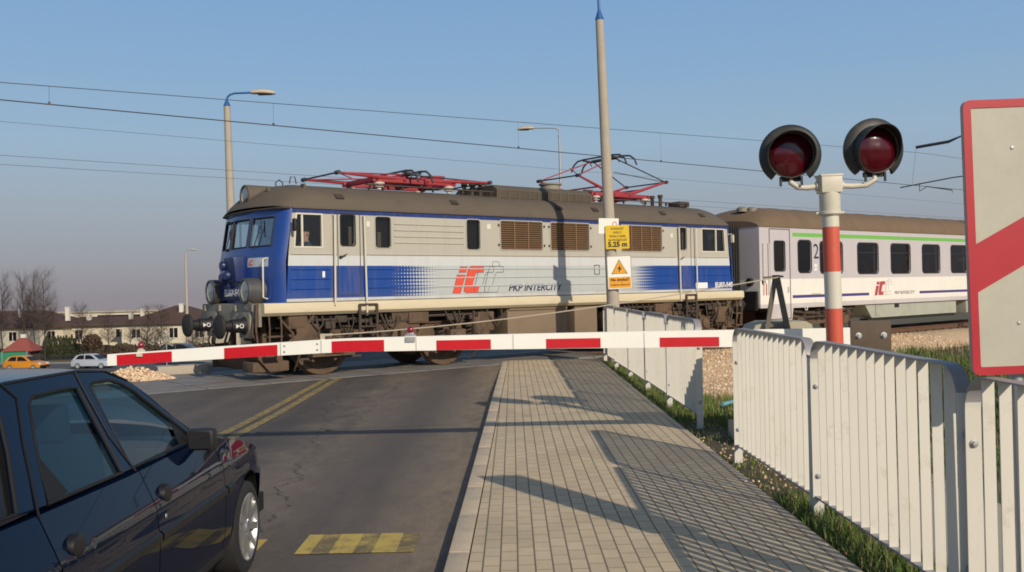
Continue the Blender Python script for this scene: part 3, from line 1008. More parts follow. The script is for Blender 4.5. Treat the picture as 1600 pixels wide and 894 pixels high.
gm_ = simple('louvre slats', (0.27, 0.165, 0.09), 0.7, var=0.2, scale=4)
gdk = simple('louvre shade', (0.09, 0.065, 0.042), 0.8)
for k, nn in (('g1', 3), ('g2', 3), ('g3', 4)):
    po = holes[k]; x0 = min(p[0] for p in po); x1 = max(p[0] for p in po); z0 = min(p[1] for p in po); z1 = max(p[1] for p in po)
    q = MB(); q.f([(x0, 0.058, z0), (x1, 0.058, z0), (x1, 0.058, z1), (x0, 0.058, z1)])
    gr = q.build('air_grille', gdk, loco, smooth=0)
    q = MB(); nsl = 13
    for i in range(nsl):
        zz = z0 + (z1 - z0) * (i + 0.5) / nsl
        q.box(((x0 + x1) / 2, 0.03, zz), (x1 - x0 - 0.002, 0.042, 0.012), rot=(R(-38), 0, 0))
    for i in range(1, nn):
        q.box((x0 + (x1 - x0) * i / nn, 0.012, (z0 + z1) / 2), (0.018, 0.018, z1 - z0 - 0.002))
    q.build('louvre', gm_, gr)
    q = MB()
    outer = [(p[0] + 0.025 * (1 if p[0] > (x0 + x1) / 2 else -1), p[1] + 0.025 * (1 if p[1] > (z0 + z1) / 2 else -1)) for p in po]
    q.ring(outer, po, lambda p, r, w: (p, w, r), -0.01, 0.002)
    q.mi = 1
    for xx in (x0 - 0.06, x1 + 0.06):
        for zz in (z0 + 0.1, z1 - 0.1): q.box((xx, -0.008, zz), (0.04, 0.02, 0.05))
    q.build('frame', [M['win_frame'], M['rust_dark']], gr)
dm = Mat('door seam'); dm.base((0.05, 0.045, 0.04)); dm.rough(0.8)
def side_door(x0, x1):
    q = MB()
    q.ring(rrect(x0 - 0.012, 1.6, x1 + 0.012, 3.26, 0.03), rrect(x0 + 0.004, 1.615, x1 - 0.004, 3.245, 0.025), lambda p, r, w: (p, w, r), -0.006, 0.001)
    o = q.build('cab_door', dm.m, loco)
    q = MB(); q.tube([(x0 + 0.05, -0.01, 2.38), (x0 + 0.05, -0.05, 2.38), (x0 + 0.17, -0.055, 2.43)], 0.014, 6)
    q.lathe([(0.0, 0.0), (0.035, 0.0), (0.035, 0.02), (0.0, 0.02)], M=Matrix.Translation((x0 + 0.05, -0.002, 2.37)) @ Matrix.Rotation(pi / 2, 4, 'X'), n=12)
    q.build('handle', M['rust_dark'], o)
side_door(1.63, 2.13); side_door(11.86, 12.36)
for x0, x1, zb in ((1.53, 1.51, 1.42), (2.2, 2.23, 1.2), (11.82, 11.84, 1.26), (12.5, 12.52, 1.45)):
    q = MB()
    q.tube([(x0, 0.0, 3.2), (x0, -0.075, 3.2), (x1, -0.075, zb), (x1, -0.03, zb)], 0.02, 8)
    q.build('handrail', M['rail_white'], loco)
def ladder(x0):
    q = MB()
    for dx in (0, 0.4):
        q.bar((x0 + dx, -0.09, 1.42), (x0 + dx, -0.07, 0.66), 0.05, 0.035)
    for zz in (1.42, 1.23, 0.97, 0.7):
        q.box((x0 + 0.2, -0.05, zz), (0.4, 0.12, 0.03))
    q.box((x0 + 0.2, 0.0, 1.325), (0.36, 0.03, 0.17))
    q.build('step_ladder', M['rust_dark'], loco)
ladder(2.05); ladder(12.05)
b = MB(); b.box((0.62, -0.16, 2.98), (0.06, 0.11, 0.24), bev=0.02); b.tube([(0.66, 0.0, 3.1), (0.63, -0.16, 3.1)], 0.012, 6)
b.build('side_mirror', M['black'], loco)
b = MB(); b.box((14.0, -0.13, 2.95), (0.05, 0.1, 0.22), bev=0.02); b.tube([(13.95, 0.0, 3.08), (14.0, -0.13, 3.08)], 0.012, 6)
b.build('side_mirror', M['rail_white'], loco)
# lettering and emblem ---------------------------------------------------
def logo(x0, z0, k, parent, red, line, y=-0.004, full=True):
    def mp(p): return (x0 + (p[0] - 182) * 0.00246 * k, y, z0 + (509 - p[1]) * 0.00192 * k)
    q = MB()
    for poly in ([(285, 200), (365, 200), (350, 265), (268, 265)], [(250, 292), (343, 292), (280, 505), (197, 505)],
                 [(410, 195), (535, 195), (552, 215), (546, 266), (470, 266), (447, 300), (415, 425), (498, 427), (475, 500), (340, 500), (320, 480), (330, 420), (385, 215)]):
        q.prism(poly, 0.0, -0.003, lambda p, r, w: tuple(Vector(mp((p, r))) + Vector((0, w, 0))))
    e = q.build('emblem', red, parent, smooth=0)
    q = MB()
    r_ = 0.006 * max(k, 0.8)
    C = [(400, 195), (535, 195), (552, 215), (546, 266), (470, 266), (447, 300), (415, 425), (498, 427), (475, 500), (340, 500), (320, 480), (330, 420), (380, 215)]
    for off in (0, 115, 230):
        pts = [mp((p[0] + off, p[1])) for p in C]
        q.tube(pts, r_, 5, closed=True)
    for poly in ([(285, 200), (365, 200), (350, 265), (268, 265)], [(250, 292), (343, 292), (280, 505), (197, 505)]):
        q.tube([mp(p) for p in poly], r_, 5, closed=True)
    q.tube([mp(p) for p in ((650, 190), (655, 140), (728, 145), (735, 195))], r_ * 0.8, 5)
    q.build('emblem_outline', line, e)
M['logo_line'] = simple('dark emblem outline', (0.05, 0.05, 0.08), 0.5)
logo(4.38, 1.585, 1.0, loco, M['logo_red'], M['logo_line'])
text('lettering', 'PKP INTERCITY', 0.215, M['navy_text'], loco, (5.98, -0.004, 1.62), shear=0.25, width=1.66, bold=0.004)
text('number', 'EU07-540', 0.2, M['white_text'], loco, (13.36, -0.004, 1.60), width=0.76, bold=0.007, sp=1.1)
b = MB(); b.box((12.78, -0.004, 1.66), (0.5, 0.006, 0.17)); b.build('data_panel', M['white_text'], loco)
b = MB(); b.box((1.3, -0.004, 2.03), (0.055, 0.006, 0.12)); b.build('notice', M['white_text'], loco)
b = MB()
for xx, zz, w_ in ((2.33, 3.05, 0.08), (5.45, 3.08, 0.1), (11.6, 3.0, 0.09)):
    b.box((xx, -0.004, zz), (w_, 0.006, 0.11))
b.split('notice', simple('pale sticker', (0.7, 0.68, 0.6), 0.6), loco)
b = MB()
b.ring(rrect(8.72, 1.98, 8.9, 2.22, 0.02), rrect(8.735, 1.995, 8.885, 2.205, 0.02), lambda p, r, w: (p, w, r), -0.008, 0.001)
b.build('hatch', dm.m, loco)
# under-frame equipment ---------------------------------------------------
b = MB()
b.box((6.95, 0.55, 0.9), (1.86, 0.9, 0.68), bev=0.02); b.box((6.95, 0.09, 1.2), (1.8, 0.05, 0.05))
b.box((6.95, 0.095, 0.58), (1.8, 0.05, 0.04))
b.build('battery_box', M['tan_metal'], loco)
b = MB(); b.box((8.5, 0.55, 0.9), (0.76, 0.9, 0.7), bev=0.02); b.build('battery_box', M['tan_metal'], loco)
b = MB()
b.box((7.3, 1.475, 1.1), (13.8, 2.0, 0.24)); b.box((7.3, 1.475, 0.75), (3.2, 1.6, 0.7)); b.box((8.0, 0.6, 0.9), (0.12, 0.6, 0.6))
b.build('underframe', M['black'], loco)

def coil(q, c, r, h, turns=5):
    pts = [(c[0] + r * cos(a), c[1] + r * sin(a), c[2] + h * a / (2 * pi * turns)) for a in [2 * pi * turns * k / (turns * 12) for k in range(turns * 12 + 1)]]
    q.tube(pts, 0.018, 6)
def wheel_mesh(r, M_, width=0.13):
    q = MB()
    q.lathe([(0.0, -0.03), (0.1, -0.05), (0.14, -0.02), (0.16, 0.03), (r * 0.5, 0.06), (r * 0.82, 0.03), (r * 0.86, -0.01), (r * 0.995, 0.0), (r, 0.02), (r, 0.1), (r + 0.028, 0.125), (r + 0.028, 0.145), (r * 0.85, 0.15), (0.0, 0.15)],
            M=M_ @ Matrix.Rotation(-pi / 2, 4, 'X'), n=36)
    return q
def loco_bogie(xa, xb):
    xc = (xa + xb) / 2
    q = MB()
    pl = [(xa - 0.75, 0.9), (xa - 0.72, 0.66), (xa - 0.35, 0.6), (xa + 0.35, 0.6), (xa + 0.6, 0.5), (xc - 0.4, 0.42), (xc + 0.4, 0.42), (xb - 0.6, 0.5), (xb - 0.35, 0.6), (xb + 0.35, 0.6), (xb + 0.72, 0.66), (xb + 0.75, 0.9), (xb + 0.3, 1.0), (xa - 0.3, 1.0)]
    for yy in (0.36, 2.5):
        q.prism(pl, yy, yy + 0.09, lambda p, r, w: (p, w, r))
        q.box((xc, yy + 0.03, 0.98), (xb - xa + 1.3, 0.16, 0.035)); q.box((xc, yy + 0.03, 0.55), (0.9, 0.2, 0.03))
    for xx in (xa - 0.74, xc, xb + 0.74):
        q.box((xx, 1.475, 0.78), (0.2, 2.2, 0.22))
    fr = q.build('bogie', M['rust_dust'], loco)
    for xx in (xa, xb):
        for yy, dr in ((0.66, 1), (2.29, -1)):
            T = Matrix.Translation((xx, yy, 0.625)) @ (Matrix() if dr > 0 else Matrix.Rotation(pi, 4, 'Z'))
            wheel_mesh(0.625, T).build('wheel', M['rust_dust'], fr)
        for yy in (0.24, 2.71):
            q = MB()
            q.box((xx, yy, 0.63), (0.42, 0.3, 0.36), bev=0.03)
            sg = -1 if yy < 1 else 1
            q.lathe([(0.15, 0.0), (0.15, 0.04), (0.1, 0.07), (0.0, 0.08)], M=Matrix.Translation((xx, yy + sg * 0.15, 0.63)) @ Matrix.Rotation(pi / 2 if sg < 0 else -pi / 2, 4, 'X'), n=16)
            q.box((xx, yy, 0.43), (0.95, 0.2, 0.06))
            q.build('axle_box', M['rust_dust'], fr)
            q = MB()
            for dx in (-0.38, 0.38):
                coil(q, (xx + dx, yy, 0.47), 0.085, 0.42)
                q.lathe([(0.001, 0), (0.12, 0), (0.12, 0.04), (0.001, 0.04)], (xx + dx, yy, 0.88), n=14)
            q.split('coil_spring', M['rust_dark'], fr)
            q = MB()                                     # brake blocks, hangers, rods
            for dx in (-0.7, 0.7):
                q.bar((xx + dx, yy + 0.15 * -sg, 1.0), (xx + dx * 0.97, yy - sg * 0.3, 0.5), 0.06, 0.05)
                q.box((xx + dx * 0.97, yy - sg * 0.45, 0.55), (0.08, 0.12, 0.4), rot=(0, 0.2 * (1 if dx > 0 else -1), 0))
            q.bar((xx - 0.72, yy - sg * 0.1, 0.36), (xx + 0.72, yy - sg * 0.1, 0.36), 0.04, 0.04)
            q.split('brake_rigging', M['rust_dark'], fr)
    for yy in (0.2, 2.75):
        q = MB()
        q.box((xc, yy, 0.92), (1.0, 0.24, 0.14), bev=0.02)
        for dx in (-0.35, -0.12, 0.12, 0.35):
            q.box((xc + dx, yy, 0.74), (0.17, 0.2, 0.3), bev=0.03)
        for k in range(6): q.box((xc, yy, 0.63 - 0.028 * k), (1.0 - 0.13 * k, 0.12, 0.022))
        q.box((xc, yy, 1.08), (0.3, 0.2, 0.3), taper=1.4)
        q.bar((xc - 0.75, yy - 0.02, 1.12), (xc - 0.45, yy - 0.02, 0.66), 0.07, 0.07)
        q.bar((xc + 0.75, yy - 0.02, 1.12), (xc + 0.45, yy - 0.02, 0.66), 0.07, 0.07)
        q.build('bolster', M['rust_dust'], fr)
    q = MB()
    rnd = random.Random(int(xa * 10))
    q.box((xa - 0.62, 0.2, 0.84), (0.42, 0.3, 0.44), bev=0.02, taper=1.15); q.box((xb + 0.62, 0.2, 0.84), (0.42, 0.3, 0.44), bev=0.02, taper=1.15)
    q.tube([(xa - 0.7, 0.14, 0.62), (xa - 0.72, 0.3, 0.35), (xa - 0.66, 0.6, 0.12)], 0.022, 7)
    q.tube([(xb + 0.7, 0.14, 0.62), (xb + 0.72, 0.3, 0.35), (xb + 0.66, 0.6, 0.12)], 0.022, 7)
    q.split('sand_box', M['rust_dust'], fr)
    q = MB()
    q.tube([(xa - 0.9, 0.1, 1.13), (xc - 0.6, 0.1, 1.13), (xc - 0.5, 0.1, 1.05), (xc + 0.5, 0.1, 1.05), (xc + 0.6, 0.1, 1.13), (xb + 0.9, 0.1, 1.13)], 0.028, 7)
    q.tube([(xa - 0.9, 0.16, 1.19), (xb + 0.9, 0.16, 1.19)], 0.018, 6)
    for k in range(9):
        a = rnd.uniform(xa - 0.8, xb + 0.8); l_ = rnd.uniform(0.2, 0.5); z0 = rnd.uniform(0.8, 1.15)
        q.tube([(a, 0.06, 1.2), (a + 0.05, 0.03, z0 - 0.12), (a + l_ * 0.5, 0.02, z0 - 0.2), (a + l_, 0.05, z0), (a + l_ + 0.03, 0.12, 1.15)], rnd.choice((0.014, 0.02, 0.026)), 6)
    for k in range(7):
        a = rnd.uniform(xa - 0.6, xb + 0.6)
        q.box((a, 0.12, rnd.uniform(1.02, 1.14)), (rnd.uniform(0.1, 0.35), 0.1, rnd.uniform(0.06, 0.16)), bev=0.01)
    for k in range(3):
        a = rnd.uniform(xa - 0.5, xb + 0.2)
        q.lathe([(0.001, 0), (0.09, 0.0), (0.1, 0.04), (0.1, 0.34), (0.09, 0.38), (0.001, 0.38)], (a, 0.25, rnd.uniform(1.0, 1.1)), 'X', 14)
    q.build('pipework', M['rust_dark'], fr)
    q = MB()                                          # traction motors and shadowy bulk behind the frames
    for xx in (xa + 0.55, xb - 0.55):
        q.lathe([(0.001, -0.5), (0.4, -0.5), (0.45, -0.42), (0.45, 0.42), (0.4, 0.5), (0.001, 0.5)], (xx, 1.475, 0.7), 'Y', 20)
    for xx in (xa, xb):
        q.tube([(xx, 0.3, 0.625), (xx, 2.65, 0.625)], 0.09, 12)
    q.split('traction_motor', M['rust_dark'], fr)
    return fr
loco_bogie(1.58, 4.62); loco_bogie(9.98, 13.02)
b = MB()
rnd = random.Random(5)
for s0, sg in ((0.35, 1), (14.25, -1)):
    for k in range(4):
        b.tube([(s0 + sg * rnd.uniform(0, 0.5), 0.1, 1.22), (s0 + sg * rnd.uniform(0.1, 0.5), 0.05, 0.9), (s0 + sg * rnd.uniform(0.0, 0.4), 0.12, 0.6)], 0.025, 7)
    b.bar((s0 + sg * 0.75, 0.08, 1.22), (s0 + sg * 0.3, 0.08, 0.72), 0.07, 0.05)
    b.box((s0 + sg * 0.55, 0.4, 0.95), (0.5, 0.3, 0.3), bev=0.03)
b.split('brake_pipe', M['rust_dust'], loco)

b = MB()
rnd = random.Random(17)
for k in range(16):                                   # hoses and rods hanging along the sill
    s_ = rnd.uniform(0.8, 13.8); l_ = rnd.uniform(0.15, 0.4)
    if 5.9 < s_ < 9.0: continue
    b.tube([(s_, 0.1, 1.23), (s_ + 0.02, 0.0, 1.05), (s_ + l_ / 2, -0.02, 0.95 - 0.3 * rnd.random()), (s_ + l_, 0.02, 1.05), (s_ + l_ + 0.03, 0.1, 1.23)], rnd.uniform(0.012, 0.022), 6)
b.split('air_hose', M['rust_dark'], loco, gap=0.0)
for s_, w_, z0, h_ in ((3.55, 0.5, 0.98, 0.24), (0.75, 0.4, 0.98, 0.24), (5.35, 0.45, 0.75, 0.42), (11.2, 0.5, 0.95, 0.25)):
    b = MB(); b.box((s_, 0.16, z0 + h_ / 2), (w_, 0.26, h_), bev=0.02); b.box((s_, 0.025, z0 + h_ / 2), (w_ * 0.7, 0.01, h_ * 0.7)); b.build('equipment_case', M['rust_dust'], loco)
# roof equipment ------------------------------------------------------------
def insulator(q, c, h=0.14):
    q.lathe([(0.001, 0), (0.05, 0), (0.05, h * 0.25), (0.1, h * 0.3), (0.11, h * 0.42), (0.05, h * 0.5), (0.05, h * 0.6), (0.12, h * 0.7), (0.125, h * 0.85), (0.06, h), (0.001, h)], c, n=16)
def pantograph(xc, up):
    q = MB()
    for t in (0.85, 2.1):
        q.box((xc, t, 4.09), (2.2, 0.1, 0.1), bev=0.015)
    for xx in (-1.0, -0.3, 0.3, 1.0):
        q.box((xc + xx, 1.475, 4.09), (0.1, 1.35, 0.08), bev=0.01)
    q.lathe([(0.001, -0.45), (0.09, -0.45), (0.09, 0.45), (0.001, 0.45)], (xc + 0.1, 1.2, 4.16), 'X', 14)
    q.box((xc - 0.35, 1.6, 4.17), (0.5, 0.3, 0.1), bev=0.02)
    pg = q.build('pantograph', M['red_panto'], loco)
    q = MB()
    for xx in (-0.92, 0.92):
        for t in (0.85, 2.1): insulator(q, (xc + xx, t, 3.88), 0.17)
    q.split('insulator', M['porcelain'], pg)
    if up: kx, kz, hz = 1.65, 4.52, 5.1
    else: kx, kz, hz = 2.0, 4.17, 4.27
    q = MB()
    for sg in (-1, 1):
        for t in (0.85, 2.1):
            kt = 0.72 if t < 1 else 2.23
            n_ = 6
            a = Vector((xc + sg * 0.3, t, 4.13)); k_ = Vector((xc + sg * kx, kt, kz))
            q.tube([a, k_], [0.05, 0.026], 8)
        q.tube([(xc + sg * 0.3, 0.8, 4.13), (xc + sg * 0.3, 2.15, 4.13)], 0.05, 8)
        q.bar((xc + sg * (0.3 + 0.4 * (kx - 0.3)), 0.82, 4.13 + 0.4 * (kz - 4.13)), (xc + sg * (0.3 + 0.4 * (kx - 0.3)), 2.13, 4.13 + 0.4 * (kz - 4.13)), 0.04, 0.04)
    q.split('lower_arm', M['red_panto'], pg)
    q = MB(); q2 = MB()
    for sg in (-1, 1):
        Q = q if sg < 0 else q2
        for kt in (0.72, 2.23):
            Q.tube([(xc + sg * kx, kt, kz), (xc + sg * 0.06, 1.05 if kt < 1 else 1.9, hz)], 0.017, 6)
        Q.tube([(xc + sg * kx, 0.72, kz), (xc + sg * 0.5 * kx, 1.9, kz + 0.62 * (hz - kz))], 0.012, 6)
    q.build('upper_arm', M['red_panto'], pg); q2.build('upper_arm', M['panto_dark'], pg)
    q = MB()
    for sg in (-1, 1):
        for kt in (0.72, 2.23): q.lathe([(0.001, -0.07), (0.045, -0.07), (0.045, 0.07), (0.001, 0.07)], (xc + sg * kx, kt, kz), 'Y', 10)
        q.tube([(xc + sg * kx, 0.72, kz), (xc + sg * kx, 2.23, kz)], 0.02, 7)
    q.tube([(xc, 1.0, hz), (xc, 1.95, hz)], 0.03, 8)
    q.split('knuckle', M['panto_dark'], pg)
    q = MB()
    for dx in (-0.19, 0.19):
        q.tube([(xc + dx, 0.42, hz - 0.22), (xc + dx, 0.5, hz - 0.06), (xc + dx, 0.66, hz + 0.045), (xc + dx, 0.9, hz + 0.07), (xc + dx, 2.05, hz + 0.07), (xc + dx, 2.29, hz + 0.045), (xc + dx, 2.45, hz - 0.06), (xc + dx, 2.53, hz - 0.22)], 0.024, 7)
    for t in (0.95, 2.0):
        q.bar((xc - 0.24, t, hz + 0.03), (xc + 0.24, t, hz + 0.03), 0.05, 0.04)
        q.tube([(xc, t, hz), (xc, t, hz + 0.05)], 0.03, 6)
        q.tube([(xc - 0.12, t - 0.1, hz + 0.02), (xc - 0.14, t - 0.22, hz - 0.14)], 0.014, 5)
    q.build('contact_strip', M['panto_dark'], pg)
    return pg
pantograph(4.05, False); pantograph(10.57, True)
b = MB()
for x0, x1 in ((6.2, 7.85), (7.87, 9.3)):
    prof = [(0.62, 3.76), (0.62, 4.02), (0.8, 4.14), (2.15, 4.14), (2.33, 4.02), (2.33, 3.76)]
    b.prism(prof, x0, x1, lambda p, r, w: (w, p, r))
    n_ = 5
    for k in range(n_ + 1):
        b.box((x0 + 0.06 + (x1 - x0 - 0.12) * k / n_, 0.612, 3.9), (0.035, 0.02, 0.24))
    for k in range(6):
        b.box(((x0 + x1) / 2, 0.614, 3.8 + 0.04 * k), (x1 - x0 - 0.1, 0.016, 0.012))
b.build('roof_resistor', M['roof_brown'], loco)
b = MB(); b.lathe([(0.001, 0), (0.26, 0.0), (0.26, 0.2), (0.3, 0.22), (0.3, 0.26), (0.001, 0.27)], (8.75, 1.6, 4.12), n=22); b.build('roof_vent', M['grey_beam'], loco)
b = MB(); b.lathe([(0.001, 0), (0.22, 0.0), (0.27, 0.25), (0.3, 0.26), (0.3, 0.3), (0.001, 0.31)], (5.15, 1.75, 4.06), n=22); b.build('roof_vent', M['red_panto'], loco)
b = MB()
for xx in (5.75, 6.0, 9.45, 9.6, 12.3):
    for t in (1.0, 1.3):
        b.tube([(xx, t, 3.88), (xx, t, 4.16)], 0.05, 8); b.lathe([(0.001, 0), (0.075, 0), (0.075, 0.07), (0.001, 0.07)], (xx, t, 4.13), n=10)
b.tube([(5.4, 1.15, 4.2), (6.3, 1.15, 4.17)], 0.018, 6); b.tube([(9.3, 1.15, 4.17), (10.1, 1.15, 4.2)], 0.018, 6)
b.box((13.3, 1.2, 3.98), (0.42, 0.45, 0.16), bev=0.03)
b.split('roof_busbar', M['rust_dark'], loco)
# cab interiors --------------------------------------------------------------
ci = simple('grey green cab lining', (0.17, 0.165, 0.13), 0.8, var=0.1)
for x0, sg in ((0.0, 1), (14.6, -1)):
    b = MB()
    b.box((x0 + sg * 2.3, LW / 2, 2.4), (0.04, LW - 0.2, 1.75))
    b.box((x0 + sg * 1.4, LW / 2, 3.26), (1.7, LW - 0.2, 0.03)); b.box((x0 + sg * 1.4, LW / 2, 1.62), (1.7, LW - 0.2, 0.03))
    b.build('cab_lining', ci, loco)
    b = MB()
    b.box((x0 + sg * 0.62, LW / 2, 2.35), (0.42, 2.3, 0.3), bev=0.05); b.box((x0 + sg * 0.5, 0.8, 2.56), (0.1, 0.5, 0.16), bev=0.02)
    b.build('control_desk', M['dark_in'], loco)
    for t in (0.75, 2.2):
        b = MB()
        b.box((x0 + sg * 1.35, t, 2.07), (0.45, 0.46, 0.1), bev=0.03); b.box((x0 + sg * 1.58, t, 2.42), (0.1, 0.44, 0.6), bev=0.03); b.tube([(x0 + sg * 1.35, t, 1.63), (x0 + sg * 1.35, t, 2.03)], 0.06, 8)
        b.build('cab_seat', M['black'], loco)
b = MB(); b.box((7.3, LW / 2, 2.4), (9.6, LW - 0.3, 1.7)); b.build('machine_room', M['dark_in'], loco)
for x0, w_, z0, z1 in ((1.93, 0.07, 2.62, 3.0), (2.6, 0.09, 2.58, 2.9), (2.53, 0.04, 2.58, 2.8), (12.12, 0.06, 2.62, 3.1)):
    q = MB(); q.grid([[(x0 + w_ * k / 4, 0.10 + 0.012 * (k % 2), z) for k in range(5)] for z in (z0, z1)]); q.build('curtain', M['curtain'], loco)
# ================================================================ PASSENGER COACH
coach = thing('passenger_coach', 'white and lilac passenger coach with a green line, coupled behind the blue locomotive', 'railway coach', loc(15.45, 0), RAIL_ANG)
CLEN = 24.3
co = Mat('coach livery')
x, y, z = co.xyz()
lil = (0.52, 0.49, 0.51); whi = (0.78, 0.755, 0.7)
c = co.mix(z.lt(1.8), lil, whi)
c = co.mix(z.lt(1.06), c, (0.56, 0.53, 0.54))
c = co.mix(z.between(3.08, 3.2) * x.gt(1.65), c, (0.17, 0.46, 0.085))
nav = z.between(1.215, 1.305) * x.gt(1.6) * (x.lt(5.9) + x.gt(9.2)).clamp()
c = co.mix(nav, c, (0.06, 0.045, 0.2))
n = co.noise(2, 6, 0.7, (1.5, 1, 0.3)); n2 = co.noise(0.7, 4, 0.6)
c = co.mix(n.step(0.5, 0.8) * 0.18, c, (0.25, 0.22, 0.18))
c = co.mix((z * -1.0).step(-1.15, -0.9) * n2.step(0.3, 0.7) * 0.3, c, (0.3, 0.24, 0.17))
co.base(c); co.rough(n * 0.2 + 0.35)
yo = 0.03
wins = [(1.93, 2.61, 2.0, 2.96), (3.1, 4.35, 1.97, 2.94), (5.25, 6.5, 1.95, 2.93), (7.33, 8.6, 1.95, 2.93), (9.45, 10.7, 1.95, 2.93), (11.55, 12.8, 1.95, 2.93), (13.65, 14.9, 1.95, 2.93), (15.75, 17.0, 1.95, 2.93), (17.85, 19.1, 1.95, 2.93), (19.9, 21.1, 1.95, 2.93)]
hs = [rrect(a, c_, b_, d, 0.13) for a, b_, c_, d in wins]
dw = rrect(0.72, 2.05, 1.24, 2.92, 0.07)
out = [(0.0, 0.95), (0.5, 0.95), (0.5, 0.57), (1.55, 0.57), (1.63, 0.92), (CLEN - 1.6, 0.92), (CLEN - 1.5, 0.57), (CLEN - 0.5, 0.57), (CLEN - 0.5, 0.95), (CLEN, 0.95), (CLEN, 3.36), (0.0, 3.36)]
b = MB()
b.holed(out, hs + [dw], lambda p, q, w: (p, w + yo, q), 0.0, 0.05)
b.f([(0, LW - yo, 0.95), (CLEN, LW - yo, 0.95), (CLEN, LW - yo, 3.36), (0, LW - yo, 3.36)])
for xx in (0.0, CLEN):
    b.f([(xx, yo, 0.95), (xx, LW - yo, 0.95), (xx, LW - yo, 3.36), (xx, yo, 3.36)])
b.box((CLEN / 2, LW / 2, 1.0), (CLEN - 0.1, LW - 0.2, 0.08))
b.build('body', co.m, coach)
b = MB()
def croof(t):
    u = abs(t - 1.475) / 1.445
    pr = [(0, 4.05), (0.35, 4.02), (0.6, 3.94), (0.78, 3.83), (0.9, 3.68), (0.97, 3.52), (1.0, 3.36)]
    for (a, za), (c_, zc) in zip(pr, pr[1:]):
        if a <= u <= c_ + 1e-6: return za + (zc - za) * (u - a) / (c_ - a)
    return 3.36
tl = [yo, 0.05, 0.09, 0.16, 0.26, 0.4, 0.6, 0.85, 1.1, 1.475]; tl = tl + [LW - v for v in tl[-2::-1]]
rows = []
for k in range(8):
    u = k / 7
    rows.append([(-0.02 + 1.5 * u, t, 3.36 + (croof(t) - 3.36) * (0.3 + 0.7 * sin(u * pi / 2) ** 0.8)) for t in tl])
xx = 2.0
while xx < CLEN - 1.6:
    for dx, dz in ((0, 0), (0.03, 0.012), (0.07, 0.012), (0.1, 0)):
        rows.append([(xx + dx, t, croof(t) + dz) for t in tl])
    xx += 1.25
for k in range(8):
    u = 1 - k / 7
    rows.append([(CLEN + 0.02 - 1.5 * u, t, 3.36 + (croof(t) - 3.36) * (0.3 + 0.7 * sin(u * pi / 2) ** 0.8)) for t in tl])
b.grid(rows)
b.f([rows[0][i] for i in range(len(tl))] )
b.box((CLEN / 2, yo - 0.012, 3.355), (CLEN, 0.03, 0.03))
M['coach_roof'] = simple('brown coach roof', (0.17, 0.115, 0.068), 0.75, var=0.18, scale=1.2, dirt=((0.11, 0.075, 0.045), 0.4, 1.2), stretch=(2.5, 1, 1))
b.build('roof', M['coach_roof'], coach, smooth=50)
b = MB()
for xx, t in ((0.5, 1.0), (0.85, 0.9), (1.1, 1.5)):
    b.lathe([(0.001, 0), (0.16, 0), (0.16, 0.1), (0.1, 0.15), (0.001, 0.16)], (xx, t, 3.86), n=14)
b.split('roof_vent', M['grey_beam'], coach)
M['coach_glass'] = glass('dark coach glass', (0.24, 0.23, 0.21), 0.02, 0.04)
M['coach_frame'] = simple('dark window rubber', (0.025, 0.025, 0.025), 0.5)
for (a, b_, c_, d), h_ in zip(wins, hs):
    q = MB(); q.f([(p[0], yo + 0.03, p[1]) for p in h_]); g = q.build('window', M['coach_glass'], coach, smooth=0)
    q = MB(); q.ring(rrect(a - 0.035, c_ - 0.035, b_ + 0.035, d + 0.035, 0.15), h_, lambda p, r, w: (p, w + yo, r), -0.008, 0.004)
    if b_ - a > 1: q.box(((a + b_) / 2, yo + 0.02, d - 0.3), (b_ - a, 0.02, 0.03))
    q.build('frame', M['coach_frame'], g)
b = MB()
b.ring(rrect(0.47, 0.6, 1.5, 3.3, 0.02), rrect(0.49, 0.62, 1.48, 3.28, 0.02), lambda p, r, w: (p, w + yo, r), -0.012, 0.002)
dr = b.build('door', dm.m, coach)
b = MB(); b.f([(p[0], yo + 0.03, p[1]) for p in dw]); dg_ = b.build('window', M['dark_glass'], dr, smooth=0)
b = MB(); b.ring(rrect(0.69, 2.02, 1.27, 2.95, 0.09), dw, lambda p, r, w: (p, w + yo, r), -0.008, 0.004); b.build('frame', M['coach_frame'], dg_)
b = MB(); b.tube([(1.36, yo, 1.55), (1.36, yo - 0.04, 1.55), (1.36, yo - 0.04, 1.4), (1.36, yo, 1.4)], 0.012, 6); b.build('handle', M['galv'], dr)
text('numeral', '2', 0.66, M['navy_text'], coach, (2.72, yo - 0.004, 2.42), width=0.28)
b = MB(); b.box((2.84, yo - 0.004, 2.2), (0.13, 0.006, 0.1)); b.box((2.84, yo - 0.004, 2.08), (0.13, 0.006, 0.07)); b.split('notice', M['white_text'], coach)
b = MB(); b.box((2.85, yo - 0.004, 1.33), (0.5, 0.006, 0.04)); b.build('notice', simple('yellow green strip', (0.55, 0.6, 0.25), 0.6), coach)
M['coach_red'] = simple('dark red emblem', (0.42, 0.05, 0.06), 0.5)
logo(6.2, 1.2, 0.78, coach, M['coach_red'], simple('grey emblem outline', (0.4, 0.38, 0.38), 0.6), y=yo - 0.004)
text('lettering', 'PKP INTERCITY', 0.16, M['navy_text'], coach, (7.5, yo - 0.004, 1.22), shear=0.25, width=1.35, bold=-0.001)
b = MB()
for xx in (0.14, 0.4):
    b.tube([(xx, yo, 2.85), (xx, yo - 0.05, 2.85), (xx, yo - 0.05, 1.35), (xx, yo, 1.35)], 0.016, 7)
b.split('handrail', M['rail_white'], coach)
b = MB(); b.box((0.3, yo - 0.003, 1.5), (0.05, 0.006, 0.35)); b.build('notice', simple('red lettering panel', (0.4, 0.08, 0.08), 0.6), coach)
